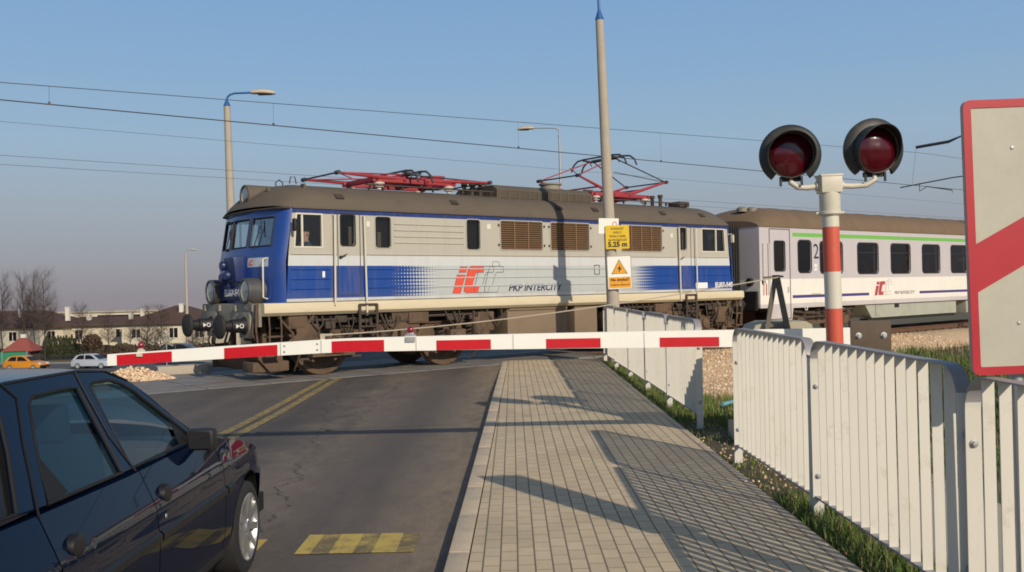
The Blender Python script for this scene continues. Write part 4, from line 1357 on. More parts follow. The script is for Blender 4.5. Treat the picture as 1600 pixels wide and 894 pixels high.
# inside: corridor wall, seat backs, curtains and half-drawn blinds behind the windows
b = MB(); b.box((CLEN / 2, 1.35, 2.2), (CLEN - 0.6, 0.04, 2.2)); b.box((CLEN / 2, 0.75, 1.35), (CLEN - 0.6, 1.2, 0.04)); b.build('inner_wall', simple('brown inner wall', (0.1, 0.075, 0.05), 0.8, var=0.3, scale=2), coach)
seat_m = simple('blue seat cloth', (0.05, 0.06, 0.12), 0.9); beige = simple('beige seat cover', (0.5, 0.42, 0.28), 0.9)
rnd = random.Random(8)
for i, (a, b_, c_, d) in enumerate(wins):
    if b_ - a < 1: continue
    q = MB(); q.box((a + 0.22, 0.65, 2.0), (0.16, 0.55, 0.85), bev=0.05); q.build('seat_back', seat_m, coach)
    q = MB(); q.box((b_ - 0.2, 0.65, 1.98), (0.16, 0.55, 0.8), bev=0.05); q.build('seat_back', seat_m, coach)
    for xx in ((a + 0.02, a + 0.16) if i % 2 else (a + 0.02, a + 0.1), (b_ - 0.14, b_ - 0.02)):
        q = MB(); q.grid([[(xx[0] + (xx[1] - xx[0]) * k / 6, yo + 0.09 + 0.015 * (k % 2), z) for k in range(7)] for z in (c_ - 0.05, d + 0.05)]); q.build('curtain', M['curtain'], coach)
    if i in (2, 6): q = MB(); q.box(((a + b_) / 2, 0.9, 2.42), (b_ - a - 0.2, 0.05, 0.26)); q.build('seat_cover', beige, coach)
# end wall: bellows, lamp, buffers
b = MB()
for k in range(5):
    b.box((-0.06 - 0.11 * k, LW / 2, 2.1), (0.06, 1.5, 2.5)); 
    b.box((-0.115 - 0.11 * k, LW / 2, 2.1), (0.05, 1.36, 2.36))
b.box((-0.58, 0.78, 2.1), (0.1, 0.2, 2.45)); b.box((-0.58, LW - 0.78, 2.1), (0.1, 0.2, 2.45))
b.build('gangway_bellows', M['rubber'], coach)
b = MB(); b.box((-0.04, 0.35, 1.2), (0.1, 0.5, 0.5)); b.box((-0.05, LW / 2, 1.05), (0.12, 2.7, 0.3)); b.build('buffer_beam', M['black'], coach)
b = MB(); b.lathe([(0.11, 0), (0.125, 0.02), (0.12, 0.1), (0.001, 0.1)], M=Matrix.Translation((-0.1, 0.36, 1.72)) @ Matrix.Rotation(pi / 2, 4, 'Y'), n=18)
b.lathe([(0.07, 0), (0.085, 0.02), (0.08, 0.05), (0.001, 0.02)], M=Matrix.Translation((0.16, yo - 0.03, 1.72)) @ Matrix.Rotation(-pi / 2, 4, 'X'), n=18)
b.split('tail_lamp', M['black'], coach)
for t in (0.62, 2.33):
    q = MB(); T = Matrix.Translation((0.0, t, 1.06)) @ Matrix.Rotation(-pi / 2, 4, 'Y')
    q.lathe([(0.18, 0.0), (0.14, 0.06), (0.13, 0.3), (0.21, 0.36), (0.23, 0.4), (0.2, 0.44), (0.001, 0.45)], M=T, n=20)
    q.build('buffer', M['black'], coach)
b = MB()
for t in (0.9, 1.9): b.tube([(-0.02, t, 1.0), (-0.3, t, 0.7), (-0.5, t - 0.1, 0.65)], 0.03, 7)
b.bar((-0.02, 1.475, 1.05), (-0.4, 1.475, 1.0), 0.08, 0.1)
b.split('coupling', M['rust_dark'], coach)
# bogies and underfloor
def coach_bogie(xc):
    q = MB()
    for yy in (0.3, 2.55):
        q.prism([(xc - 1.8, 0.75), (xc - 1.75, 0.55), (xc - 0.7, 0.5), (xc - 0.4, 0.38), (xc + 0.4, 0.38), (xc + 0.7, 0.5), (xc + 1.75, 0.55), (xc + 1.8, 0.75), (xc + 0.6, 0.8), (xc - 0.6, 0.8)], yy, yy + 0.1, lambda p, r, w: (p, w, r))
    q.box((xc, 1.475, 0.65), (0.5, 2.3, 0.25)); q.box((xc, 1.475, 0.86), (3.0, 2.0, 0.1))
    fr = q.build('bogie', M['rust_dust'], coach)
    for xx in (xc - 1.25, xc + 1.25):
        wheel_mesh(0.46, Matrix.Translation((xx, 0.66, 0.46))).build('wheel', M['rust_dust'], fr)
        wheel_mesh(0.46, Matrix.Translation((xx, 2.29, 0.46)) @ Matrix.Rotation(pi, 4, 'Z')).build('wheel', M['rust_dust'], fr)
        q = MB(); q.box((xx, 0.24, 0.48), (0.34, 0.24, 0.3), bev=0.03); q.box((xx, 0.24, 0.34), (0.8, 0.16, 0.05))
        for dx in (-0.3, 0.3): coil(q, (xx + dx, 0.24, 0.36), 0.07, 0.34)
        q.build('axle_box', M['rust_dust'], fr)
    q = MB()
    coil(q, (xc - 0.15, 0.3, 0.5), 0.1, 0.35); coil(q, (xc + 0.15, 0.3, 0.5), 0.1, 0.35)
    q.bar((xc - 1.6, 0.16, 0.82), (xc - 0.2, 0.16, 0.7), 0.07, 0.05); q.bar((xc + 1.6, 0.16, 0.82), (xc + 0.2, 0.16, 0.7), 0.07, 0.05)
    q.tube([(xc - 1.7, 0.15, 0.62), (xc + 1.7, 0.15, 0.62)], 0.03, 6)
    q.split('spring', M['rust_dark'], fr)
coach_bogie(3.4); coach_bogie(20.6)
b = MB(); b.box((CLEN / 2, LW / 2, 0.9), (CLEN - 1.2, 2.0, 0.14)); b.box((5.2, 1.2, 0.62), (0.5, 1.6, 0.3)); b.split('underframe', M['black'], coach)
skirt = simple('grey green skirt box', (0.36, 0.38, 0.32), 0.6, var=0.12, scale=2, dirt=((0.22, 0.19, 0.14), 0.4, 2))
b = MB()
prof = [(5.75, 0.9), (6.15, 0.46), (12.0, 0.46), (12.0, 0.9)]
b.prism(prof, 0.1, 0.9, lambda p, r, w: (p, w, r))
b.box((9.0, 0.098, 0.68), (0.012, 0.01, 0.42)); b.box((6.4, 0.09, 0.7), (0.03, 0.03, 0.4))
b.mi = 1; b.box((7.75, 0.095, 0.83), (0.28, 0.02, 0.12)); b.box((9.0, 0.3, 0.4), (6.0, 0.3, 0.08))
b.build('equipment_box', [skirt, M['black']], coach)
b = MB(); b.box((14.5, 0.6, 0.66), (3.4, 1.0, 0.45), bev=0.03); b.build('equipment_box', skirt, coach)
b = MB()
b.tube([(2.2, yo, 0.94), (2.24, yo - 0.01, 0.84), (2.32, yo - 0.01, 0.84), (2.36, yo, 0.94)], 0.018, 6)
b.build('lifting_eye', M['rail_white'], coach)

# ================================================================ TRAIN DRIVER
def skin_body(name, verts, edges, m, parent, levels=2):
    me = bpy.data.meshes.new(name)
    me.from_pydata([v[0] for v in verts], edges, [])
    o = bpy.data.objects.new(name, me); COL.objects.link(o)
    sk = o.modifiers.new('skin', 'SKIN')
    for i, v in enumerate(verts):
        d = me.skin_vertices[0].data[i]
        d.radius = v[1] if isinstance(v[1], tuple) else (v[1], v[1])
        d.use_root = (i == 0)
    sd = o.modifiers.new('sub', 'SUBSURF'); sd.levels = levels; sd.render_levels = levels
    dg = bpy.context.evaluated_depsgraph_get()
    m2 = bpy.data.meshes.new_from_object(o.evaluated_get(dg))
    bpy.data.objects.remove(o)
    m2.name = name; m2.materials.clear(); m2.materials.append(m)
    m2.polygons.foreach_set('use_smooth', [True] * len(m2.polygons))
    o = bpy.data.objects.new(name, m2); COL.objects.link(o); o.parent = parent
    return o
pv = bpy.data.objects  # the driver sits on the near cab seat, hands on the desk, facing the track ahead
bodyv = [((0, 0, 0.0), (0.15, 0.11)), ((0, 0, 0.22), (0.13, 0.1)), ((0.0, 0, 0.42), (0.16, 0.11)), ((0.0, 0, 0.54), (0.09, 0.08)), ((0.01, 0, 0.62), 0.05), ((0.02, 0, 0.7), (0.075, 0.085)), ((0.02, 0, 0.79), (0.078, 0.095)), ((0.01, 0, 0.86), (0.055, 0.065)),
         ((0.0, -0.19, 0.5), 0.06), ((-0.1, -0.24, 0.28), 0.045), ((-0.36, -0.2, 0.26), 0.034), ((-0.46, -0.18, 0.27), 0.03),
         ((0.0, 0.19, 0.5), 0.06), ((-0.1, 0.24, 0.28), 0.045), ((-0.36, 0.2, 0.26), 0.034), ((-0.46, 0.18, 0.27), 0.03),
         ((-0.2, -0.1, -0.02), 0.085), ((-0.48, -0.12, -0.02), 0.07), ((-0.5, -0.12, -0.42), 0.05), ((-0.62, -0.12, -0.44), 0.04),
         ((-0.2, 0.1, -0.02), 0.085), ((-0.48, 0.12, -0.02), 0.07), ((-0.5, 0.12, -0.42), 0.05), ((-0.62, 0.12, -0.44), 0.04)]
bodye = [(0, 1), (1, 2), (2, 3), (3, 4), (4, 5), (5, 6), (6, 7), (3, 8), (8, 9), (9, 10), (10, 11), (3, 12), (12, 13), (13, 14), (14, 15), (0, 16), (16, 17), (17, 18), (18, 19), (0, 20), (20, 21), (21, 22), (22, 23)]
drv = thing('person', 'train driver seated at the near side window of the blue locomotive cab', 'person', loc(1.22, 0.62, 2.12), RAIL_ANG)
bd = skin_body('body', bodyv, bodye, M['skin'], drv)
cm_ = Mat('driver clothes'); x, y, z = cm_.xyz()
sh = [(v[0], (tuple(r * 1.1 for r in v[1]) if isinstance(v[1], tuple) else v[1] * 1.15)) for v in bodyv]
ids = [0, 1, 2, 3, 8, 9, 10, 12, 13, 14]
mp_ = {k: i for i, k in enumerate(ids)}
skin_body('shirt', [sh[i] for i in ids], [(mp_[a], mp_[c_]) for a, c_ in bodye if a in mp_ and c_ in mp_], M['shirt'], drv)
ids = [0, 16, 17, 18, 20, 21, 22]; mp_ = {k: i for i, k in enumerate(ids)}
skin_body('trousers', [sh[i] for i in ids], [(mp_[a], mp_[c_]) for a, c_ in bodye if a in mp_ and c_ in mp_], M['black'], drv)
b = MB()
b.lathe([(0.1, 0.0), (0.098, 0.05), (0.075, 0.09), (0.001, 0.105)], (0.035, 0, 0.8), n=18)
b.build('hair', M['hair'], drv)
b = MB()
b.lathe([(0.001, 0), (0.018, 0.005), (0.012, 0.03), (0.001, 0.045)], M=Matrix.Translation((-0.055, 0, 0.74)) @ Matrix.Rotation(-pi / 2.3, 4, 'Y'), n=8)
b.build('nose', M['skin'], drv)
b = MB(); b.box((-0.058, 0, 0.69), (0.016, 0.045, 0.01)); b.build('mouth', M['skin'], drv)
for t in (-0.1, 0.1):
    b = MB(); b.box((0.03, t * 0.93, 0.75), (0.035, 0.018, 0.06), bev=0.008); b.build('ear', M['skin'], drv)
b = MB()
for t in (-0.033, 0.033): b.lathe([(0.001, -0.012), (0.01, -0.006), (0.012, 0), (0.01, 0.006), (0.001, 0.012)], (-0.062, t, 0.77), n=8)
b.split('eye', M['black'], drv)
for t in (-0.18, 0.18):
    b = MB()
    for k in range(4):
        yy = t - 0.027 + 0.018 * k
        b.tube([(-0.46, yy, 0.275), (-0.53, yy, 0.275), (-0.56 + 0.006 * abs(k - 1), yy, 0.262), (-0.565, yy, 0.243)], [0.009, 0.009, 0.008, 0.006], 6)
    sg = 1 if t < 0 else -1
    b.tube([(-0.46, t + sg * 0.03, 0.27), (-0.5, t + sg * 0.055, 0.265), (-0.53, t + sg * 0.05, 0.25)], [0.011, 0.01, 0.007], 6)
    b.build('fingers', M['skin'], drv)
# ================================================================ FENCES, BARRIER, SIGNALS, SIGNS
fw = Mat('chipped white fence paint')
n = fw.noise(4, 6, 0.75); n2 = fw.noise(35, 4, 0.7); n3 = fw.noise(1.5, 3, 0.5)
c = fw.mix(n3, (0.68, 0.655, 0.59), (0.63, 0.6, 0.525))
c = fw.mix((n + n2 * 0.25).step(0.7, 0.85) * 0.6, c, (0.45, 0.4, 0.3))
rs = fw.noise(7, 6, 0.8, (1, 1, 0.12), loc=(3, 5, 1)); rs2 = fw.noise(60, 4, 0.7, loc=(2, 2, 2))
c = fw.mix((rs + rs2 * 0.2).step(0.76, 0.84) * 0.55, c, (0.3, 0.17, 0.08))
fw.base(c); fw.rough(0.5); fw.bump(n2, 0.12, 0.003)
cap = simple('bare grey cap of the rail', (0.33, 0.32, 0.33), 0.5, metal=0.2, var=0.2, scale=9, dirt=((0.55, 0.53, 0.48), 0.25, 9))
def fence(label, x, y0, npan, L_, group, top=1.25):
    """panels of flat bars along +Y from y0"""
    fr = thing('pedestrian_fence', label, 'fence', (x, y0, 0), 0.0065, group)
    proto = None
    for k in range(npan):
        if proto is None:
            q = MB(); r = 0.17; hw = 0.038; th = 0.008; yb = 0.13
            # inverted U of flat bar: legs at 0.03 and L_-0.03, rounded corners
            def arc(off):
                a0, a1 = 0.02 + off, L_ - 0.02 - off
                rr = r - off
                pts = [(a0, -0.04)] + [(a0 + rr - rr * cos(R(90 * i / 7)), top - off - rr + rr * sin(R(90 * i / 7))) for i in range(8)]
                pts += [(a1 - rr + rr * sin(R(90 * i / 7)), top - off - rr + rr * cos(R(90 * i / 7))) for i in range(8)] + [(a1, -0.04)]
                return pts
            A, B = arc(0), arc(th)
            q.grid([[(-hw, p[0], p[1]) for p in A], [(hw, p[0], p[1]) for p in A]])
            q.grid([[(-hw, p[0], p[1]) for p in B], [(hw, p[0], p[1]) for p in B]])
            q.grid([[(-hw, p[0], p[1]) for p in A], [(-hw, p[0], p[1]) for p in B]])
            q.grid([[(hw, p[0], p[1]) for p in A], [(hw, p[0], p[1]) for p in B]])
            for fc in q.bm.faces:
                if fc.calc_center_median().z > top - 0.13: fc.material_index = 1
            q.mi = 1
            q.bar((0, 0.03, yb), (0, L_ - 0.03, yb), 0.05, 0.014)
            proto = q.build('panel', [fw.m, cap], fr, smooth=35)
            q = MB(); ns = 14
            for i in range(ns):
                yy = 0.03 + (L_ - 0.06) * (i + 1) / (ns + 1)
                zt = top - th - 0.001
                d = min(yy, L_ - yy) - 0.02
                if d < r: zt = top - th - (r - sqrt(max(0, r * r - (r - d) ** 2))) - 0.004
                jx = random.uniform(-0.003, 0.003)
                q.box((jx, yy, (yb + 0.0072 + zt) / 2), (0.055, 0.007, zt - yb - 0.0072), rot=(0, 0, random.uniform(-0.05, 0.05)))
            q.build('slats', fw.m, proto, smooth=0)
            q = MB()
            for zz in (0.28, 0.92):
                for yy, sg in ((0.015, -1), (L_ - 0.015, 1), (L_ - 0.028, -1), (0.028, 1)):
                    q.lathe([(0.001, 0.016), (0.012, 0.015), (0.014, 0.004), (0.02, 0.003), (0.02, 0), (0.001, 0)], M=Matrix.Translation((0.0, yy + sg * 0.004, zz)) @ Matrix.Rotation(-pi / 2 * sg, 4, 'X'), n=10)
            q.build('bolt', M['galv'], proto)
            o = proto
        else:
            o = copy_tree(proto, fr)
        o.location = (0, k * L_, 0.008 * sin(k * 2.1) - (0.05 if npan == 4 and k <= 1 else 0))
        o.rotation_euler = (0.006 * sin(k * 3.3), 0.004 * cos(k * 1.7), 0.006 * sin(k * 5.1))
    return fr
fence('white slatted railing nearest the camera, lower right, beneath the red bordered sign', 2.19, 9.1 - 4 * 2.28, 4, 2.28, 'white railings beside the sidewalk')
fence('white slatted railing farther off, running behind the barrier boom to the train', 2.185, 11.2, 5, 2.12, 'white railings beside the sidewalk')

M['signal_cream'] = simple('cream signal paint', (0.62, 0.58, 0.47), 0.5, var=0.12, dirt=((0.4, 0.34, 0.25), 0.3, 6))
# barrier boom ---------------------------------------------------------
red_ref = Mat('red reflective sheet')
n = red_ref.noise(9, 4, 0.6); red_ref.base(red_ref.mul((0.56, 0.006, 0.016), n * 0.3 + 0.85)); red_ref.rough(0.4); red_ref.set(Coat_Weight=0.2)
BY = 9.85
bar_ = thing('barrier', 'lowered white barrier boom with red panels closing the road and sidewalk', 'barrier', (2.72, BY, 0))
def cz(u): return 1.093 + 0.02 * (1 - ((u + 3.4) / 3.4) ** 2) - max(0, -u - 4.5) * 0.035     # centre height along the boom (u from the pivot, to the left)
b = MB()
rows = []
def hh(u): return 0.088 - 0.031 * (-u / 6.9)
for k in range(25):
    u = 0.75 - 7.66 * k / 24
    h_ = hh(min(u, 0)); w_ = 0.05 - 0.02 * max(0, -u) / 6.9
    zc = cz(u) if u < 0 else cz(0)
    rows.append([(u, -w_, zc - h_), (u, -w_, zc + h_), (u, -w_ + 0.012, zc + h_ + 0.006), (u, w_, zc + h_), (u, w_, zc - h_)])
vr = b.grid(rows, closed=True)
b.bm.faces.new(vr[0]); b.bm.faces.new(vr[-1][::-1])
boom = b.build('boom', M['white_paint'], bar_, smooth=30)
def w2u(px):                                      # panel ends measured along the boom
    return px - 2.72
for (x0, x1), hk in zip(((-4.09, -3.52), (-2.98, -2.43), (-1.87, -1.33), (-0.79, -0.23), (0.34, 0.9), (1.51, 2.12)), (0.92, 0.87, 0.84, 0.68, 0.62, 0.58)):
    u0, u1 = w2u(x0), w2u(x1); q = MB()
    um = (u0 + u1) / 2
    h_ = hh(um) * hk; w_ = 0.05 - 0.02 * (-um) / 6.9
    def ww(u): return -(0.05 - 0.02 * (-u) / 6.9)
    dz = -(hh(um) - h_) * 0.82
    rows = []
    for k in range(5):
        u = u0 + (u1 - u0) * k / 4
        rows.append([(u, ww(u) - 0.006, cz(u) + dz - h_), (u, ww(u) - 0.006, cz(u) + dz + h_)])
    q.grid(rows)
    rows2 = [[(p[0][0], p[0][1] + 0.005, p[0][2]), (p[0][0], p[0][1], p[0][2])] for p in rows]; q.grid(rows2)
    rows2 = [[(p[1][0], p[1][1] + 0.005, p[1][2]), (p[1][0], p[1][1], p[1][2])] for p in rows]; q.grid(rows2)
    q.build('reflector', red_ref.m, boom, smooth=0)
# joints, rivets and clips of the boom
b = MB()
for xw in (-2.4, -1.98, -1.0, 0.0, 1.35):
    u = xw - 2.72; w_ = 0.05 - 0.02 * (-u) / 6.9
    b.box((u, -w_ - 0.002, cz(u)), (0.006, 0.004, hh(u) * 1.9))
for xw in (-2.36, -2.02):
    for dz in (-0.03, 0.03):
        u = xw - 2.72; w_ = 0.05 - 0.02 * (-u) / 6.9
        b.lathe([(0.001, 0.006), (0.011, 0.004), (0.012, 0)], M=Matrix.Translation((u, -w_, cz(u) + dz)) @ Matrix.Rotation(pi / 2, 4, 'X'), n=8)
b.split('rivet', M['galv'], boom, gap=0.004)
lens_r = simple('red lamp lens', (0.22, 0.01, 0.02), 0.2, var=0.1, coat=0.4)
for xw, red in ((-3.85, True), (-1.06, True)):
    u = xw - 2.72; zt = cz(u) + hh(u)
    q = MB()
    kq = 1.0 if xw > -2 else 0.6
    q.box((u, 0, zt + 0.014), (0.11 * kq, 0.05, 0.022)); q.box((u, -0.05, zt - 0.025), (0.1 * kq, 0.012, 0.05 * kq)); q.box((u, 0, zt + 0.03), (0.07 * kq, 0.05, 0.03), bev=0.008)
    l_ = q.build('boom_lamp', M['signal_cream'] if xw < -2 else M['galv'], boom)
    if red:
        q = MB(); q.lathe([(0.03, 0.0), (0.033, 0.02), (0.031, 0.045), (0.02, 0.062), (0.001, 0.068)], (u, 0, zt + 0.043), n=14)
        q.build('lens', lens_r, l_)
# stay rope from the boom to the A-shaped mast
b = MB()
pts = []
p0 = Vector((-2.08 - 2.72 + 0.13, 0.0, cz(-4.7) + hh(-4.7) + 0.05)); p1 = Vector((0.06, 0.0, 1.725))
for k in range(21):
    t = k / 20; p = p0.lerp(p1, t); p.z -= 0.085 * 4 * t * (1 - t) * (1 - 0.3 * t)
    pts.append(p)
b.tube(pts, 0.0065, 6)
b.box(p0 + Vector((-0.02, 0, -0.02)), (0.045, 0.03, 0.07)); b.tube([p0, p0 + (pts[1] - p0) * 0.35], 0.014, 6)
b.build('stay_rope', simple('pale rope', (0.5, 0.43, 0.33), 0.8), bar_)
b = MB()
b.bar((-0.09, 0.09, 1.05), (0.03, 0.09, 1.72), 0.045, 0.03, up=(0, 1, 0)); b.bar((0.17, 0.09, 1.05), (0.05, 0.09, 1.72), 0.055, 0.03, up=(0, 1, 0))
b.box((0.04, 0.09, 1.70), (0.075, 0.05, 0.09), bev=0.006)
b.bar((-0.1, 0.075, 1.72), (0.11, 0.075, 1.73), 0.02, 0.02)
b.box((0.02, 0.09, 1.22), (0.22, 0.025, 0.035))
b.build('stay_mast', simple('brown grey mast steel', (0.13, 0.11, 0.085), 0.7, var=0.2), bar_)
b = MB()
b.box((0.97, 0.0, 1.09), (0.42, 0.07, 0.33), bev=0.006)
b.bar((0.2, 0.0, 1.11), (0.8, 0.0, 1.11), 0.05, 0.09)
cw = b.build('counterweight', simple('brown weight plate', (0.1, 0.072, 0.05), 0.75, var=0.3, scale=5, dirt=((0.17, 0.14, 0.11), 0.4, 5)), bar_)
b = MB()
for dx in (0.84, 1.1):
    b.lathe([(0.001, 0.03), (0.018, 0.03), (0.02, 0.012), (0.034, 0.01), (0.034, 0)], M=Matrix.Translation((dx, -0.035, 1.1)) @ Matrix.Rotation(pi / 2, 4, 'X'), n=8)
b.split('bolt', M['galv'], cw)
b = MB()
mach = simple('beige machine housing', (0.4, 0.36, 0.26), 0.6, var=0.12, scale=4, dirt=((0.24, 0.2, 0.14), 0.4, 4))
prof = [(-0.22, 0.02), (-0.22, 1.14), (-0.17, 1.22), (-0.05, 1.255), (0.36, 1.255), (0.42, 1.22), (0.44, 1.12), (0.44, 0.02)]
b.prism(prof, 0.14, 0.62, lambda p, r, w: (p, w, r))
b.build('drive_housing', mach, bar_, smooth=25)
b = MB(); b.box((0.1, 0.4, 0.06), (0.9, 0.7, 0.2), bev=0.02); b.build('base', M['concrete'], bar_)

# flashing light signal ---------------------------------------------------
sig = thing('crossing_signal', 'twin red warning lights on a red and white banded post behind the near railing', 'traffic signal', (3.175, 9.35, -0.05), rot=(0, R(-0.8), 0))
pmr = Mat('red and white post bands')
x, y, z = pmr.xyz()
bands = (z.between(1.81, 2.25) + z.between(1.03, 1.45) + z.between(0.2, 0.62)).clamp()
n = pmr.noise(6, 5, 0.7)
c = pmr.mix(bands, (0.66, 0.62, 0.52), (0.62, 0.105, 0.062))
c = pmr.mix(n.step(0.6, 0.75) * 0.35, c, (0.4, 0.33, 0.25))
pmr.base(c); pmr.rough(0.5)
b = MB(); b.lathe([(0.081, 0.0), (0.081, 2.38)], n=24); b.build('post', pmr.m, sig)
b = MB()
b.lathe([(0.086, 2.36), (0.098, 2.365), (0.098, 2.395), (0.1, 2.4), (0.1, 2.58), (0.09, 2.59)], n=24)
b.lathe([(0.1, 2.37), (0.112, 2.375), (0.112, 2.4), (0.1, 2.405)], n=24)
for a in (0.1, pi - 0.1): b.tube([(0.1 * cos(a), -0.1 * sin(a) * 0, 2.388), (0.14 * cos(a), 0, 2.388)], 0.014, 6)
b.box((0, 0, 2.665), (0.205, 0.19, 0.165), bev=0.012)
b.box((0, 0, 2.752), (0.22, 0.2, 0.02), bev=0.004)
hd = b.build('head_bracket', M['signal_cream'], sig)
lens_m = Mat('red signal lens')
x, y, z = lens_m.xyz()
v = lens_m.voro(60, 'F1')
lens_m.base((0.07, 0.0015, 0.007)); lens_m.rough(0.16); lens_m.set(Coat_Weight=0.5, Coat_Roughness=0.1); ribs = ((x * 55).op('SINE') + (z * 55).op('SINE')); lens_m.bump(ribs, 0.35, 0.003)
shell = simple('grey black hood', (0.03, 0.032, 0.03), 0.5, var=0.25, scale=6, dirt=((0.075, 0.072, 0.062), 0.5, 4))
def signal_lamp(cx, cz_, rx, yaw, roll, pit, side):
    T = Matrix.Translation((cx, -0.05, cz_)) @ Matrix.Rotation(yaw, 4, 'Z') @ Matrix.Rotation(pit, 4, 'X') @ Matrix.Rotation(pi / 2, 4, 'X')
    # local: +z looks out towards the road user, y up
    q = MB()
    Rr = rx
    g0 = R(-90 + 38); g1 = R(270 - 38)
    # rounded background shield, open at the foot
    q.lathe([(Rr * 0.70, 0.015), (Rr * 0.9, 0.005), (Rr, -0.03), (Rr * 0.985, -0.06), (Rr * 0.86, -0.03), (Rr * 0.7, -0.02)], M=T, n=44, a0=g0, a1=g1)
    q.lathe([(Rr * 0.73, -0.02), (Rr * 0.72, -0.1), (Rr * 0.5, -0.16), (0.001, -0.17)], M=T, n=40)
    sh_ = q.build('signal_lamp', shell, sig, smooth=50)
    q = MB()                                            # tunnel visor, long on top and short below
    n_ = 48; r0 = Rr * 0.76
    rows = []
    for ring_, (dr, base) in enumerate(((0, 0), (0, 1), (-0.008, 1), (-0.008, 0))):
        row = []
        for k in range(n_ + 1):
            a = 2 * pi * k / n_
            L_ = 0.03 + 0.19 * (0.5 + 0.5 * sin(a + roll)) ** 1.2
            zz = -0.02 + base * (L_ + 0.02)
            row.append(T @ Vector(((r0 + dr) * cos(a), (r0 + dr) * sin(a), zz)))
        rows.append(row)
    q.grid(rows)
    q.build('visor', shell, sh_, smooth=50)
    q = MB()
    q.lathe([(Rr * 0.735, -0.015), (Rr * 0.7, 0.0), (Rr * 0.5, 0.032), (Rr * 0.25, 0.048), (0.001, 0.054)], M=T, n=40)
    q.build('lens', lens_m.m, sh_, smooth=60)
    q = MB()
    q.lathe([(Rr * 0.752, 0.0), (Rr * 0.752, 0.025), (Rr * 0.725, 0.025), (Rr * 0.72, 0.0)], M=T, n=40)
    q.build('rim', M['tan_metal'], sh_)
    q = MB()
    p0 = T @ Vector((0, -Rr * 0.78, -0.04))
    q.box(p0, (0.2, 0.05, 0.05), bev=0.01)
    for dx in (-0.1, 0.1): q.box(T @ Vector((dx, -Rr * 0.86, 0.0)), (0.02, 0.02, 0.09))
    q.split('mount', M['black'], sh_, gap=0.03)
    q = MB()
    x1 = side * 0.1
    q.tube([(x1, 0, 2.655), (x1 + side * 0.12, 0, 2.645), (cx - side * 0.08, 0, 2.65), (cx, -0.02, 2.70), (p0.x, p0.y, p0.z)], 0.028, 10)
    q.tube([(side * 0.1, 0, 2.655), (side * 0.135, 0, 2.655)], 0.045, 12)
    q.build('arm', M['signal_cream'], sig)
signal_lamp(-0.385, 2.965, 0.298, R(-9), 0.35, R(4), -1)
signal_lamp(0.445, 2.99, 0.308, R(6), -0.35, R(4), 1)

# countdown board at the right edge ------------------------------------------
cs = thing('countdown_board', 'tall red bordered board with one slanting red stripe, at the right edge', 'road sign', (2.312, 4.35, 0), rot=(0, R(-0.96), 0))
face = Mat('grey beige reflective sheet')
n = face.noise(3, 5, 0.6); n2 = face.noise(40, 3, 0.6)
c = face.mix(n.step(0.35, 0.7), (0.43, 0.41, 0.335), (0.48, 0.455, 0.37))
scr = face.noise(5, 7, 0.8, (6, 1, 0.5)); spots = face.voro(9, 'F1').lt(0.035)
c = face.mix(scr.step(0.66, 0.72) * 0.3, c, (0.34, 0.32, 0.26)); c = face.mix(spots * 0.6, c, (0.2, 0.18, 0.14))
face.base(face.mul(c, n2 * 0.1 + 0.95)); face.rough(0.55)
sign_red = Mat('red sign sheet'); n = sign_red.noise(6, 4, 0.6); sign_red.base(sign_red.mul((0.42, 0.008, 0.022), n * 0.25 + 0.87)); sign_red.rough(0.5)
x0, x1, z0, z1 = -0.2, 0.205, 1.218, 2.473
fy = lambda p, r, w: (p, w, r)
b = MB(); b.prism(rrect(x0, z0, x1, z1, 0.035, 6), -0.01, 0.012, fy); pl_ = b.build('plate', face.m, cs, smooth=30)
b = MB(); b.ring(rrect(x0, z0, x1, z1, 0.035, 6), rrect(x0 + 0.037, z0 + 0.037, x1 - 0.037, z1 - 0.037, 0.008, 6), fy, -0.0145, -0.0105); b.build('border', sign_red.m, pl_, smooth=0)
b = MB(); b.prism([(x0 + 0.036, 1.595), (x1 - 0.036, 1.775), (x1 - 0.036, 1.99), (x0 + 0.036, 1.815)], -0.0135, -0.0105, fy); b.build('stripe', sign_red.m, pl_, smooth=0)
b = MB()
for zz in (1.45, 2.25):
    b.lathe([(0.001, 0.005), (0.008, 0.004), (0.01, 0)], M=Matrix.Translation((0.02, -0.01, zz)) @ Matrix.Rotation(pi / 2, 4, 'X'), n=10)
b.split('rivet', M['galv'], pl_)
b = MB()
b.lathe([(0.03, -0.1), (0.03, 2.45), (0.001, 2.46)], (0.03, 0.05, 0), n=14)
b.build('post', M['galv'], cs)
b = MB()
for zz in (1.45, 2.25): b.box((0.0, 0.028, zz), (0.26, 0.03, 0.035))
b.build('clamp', M['galv'], cs)

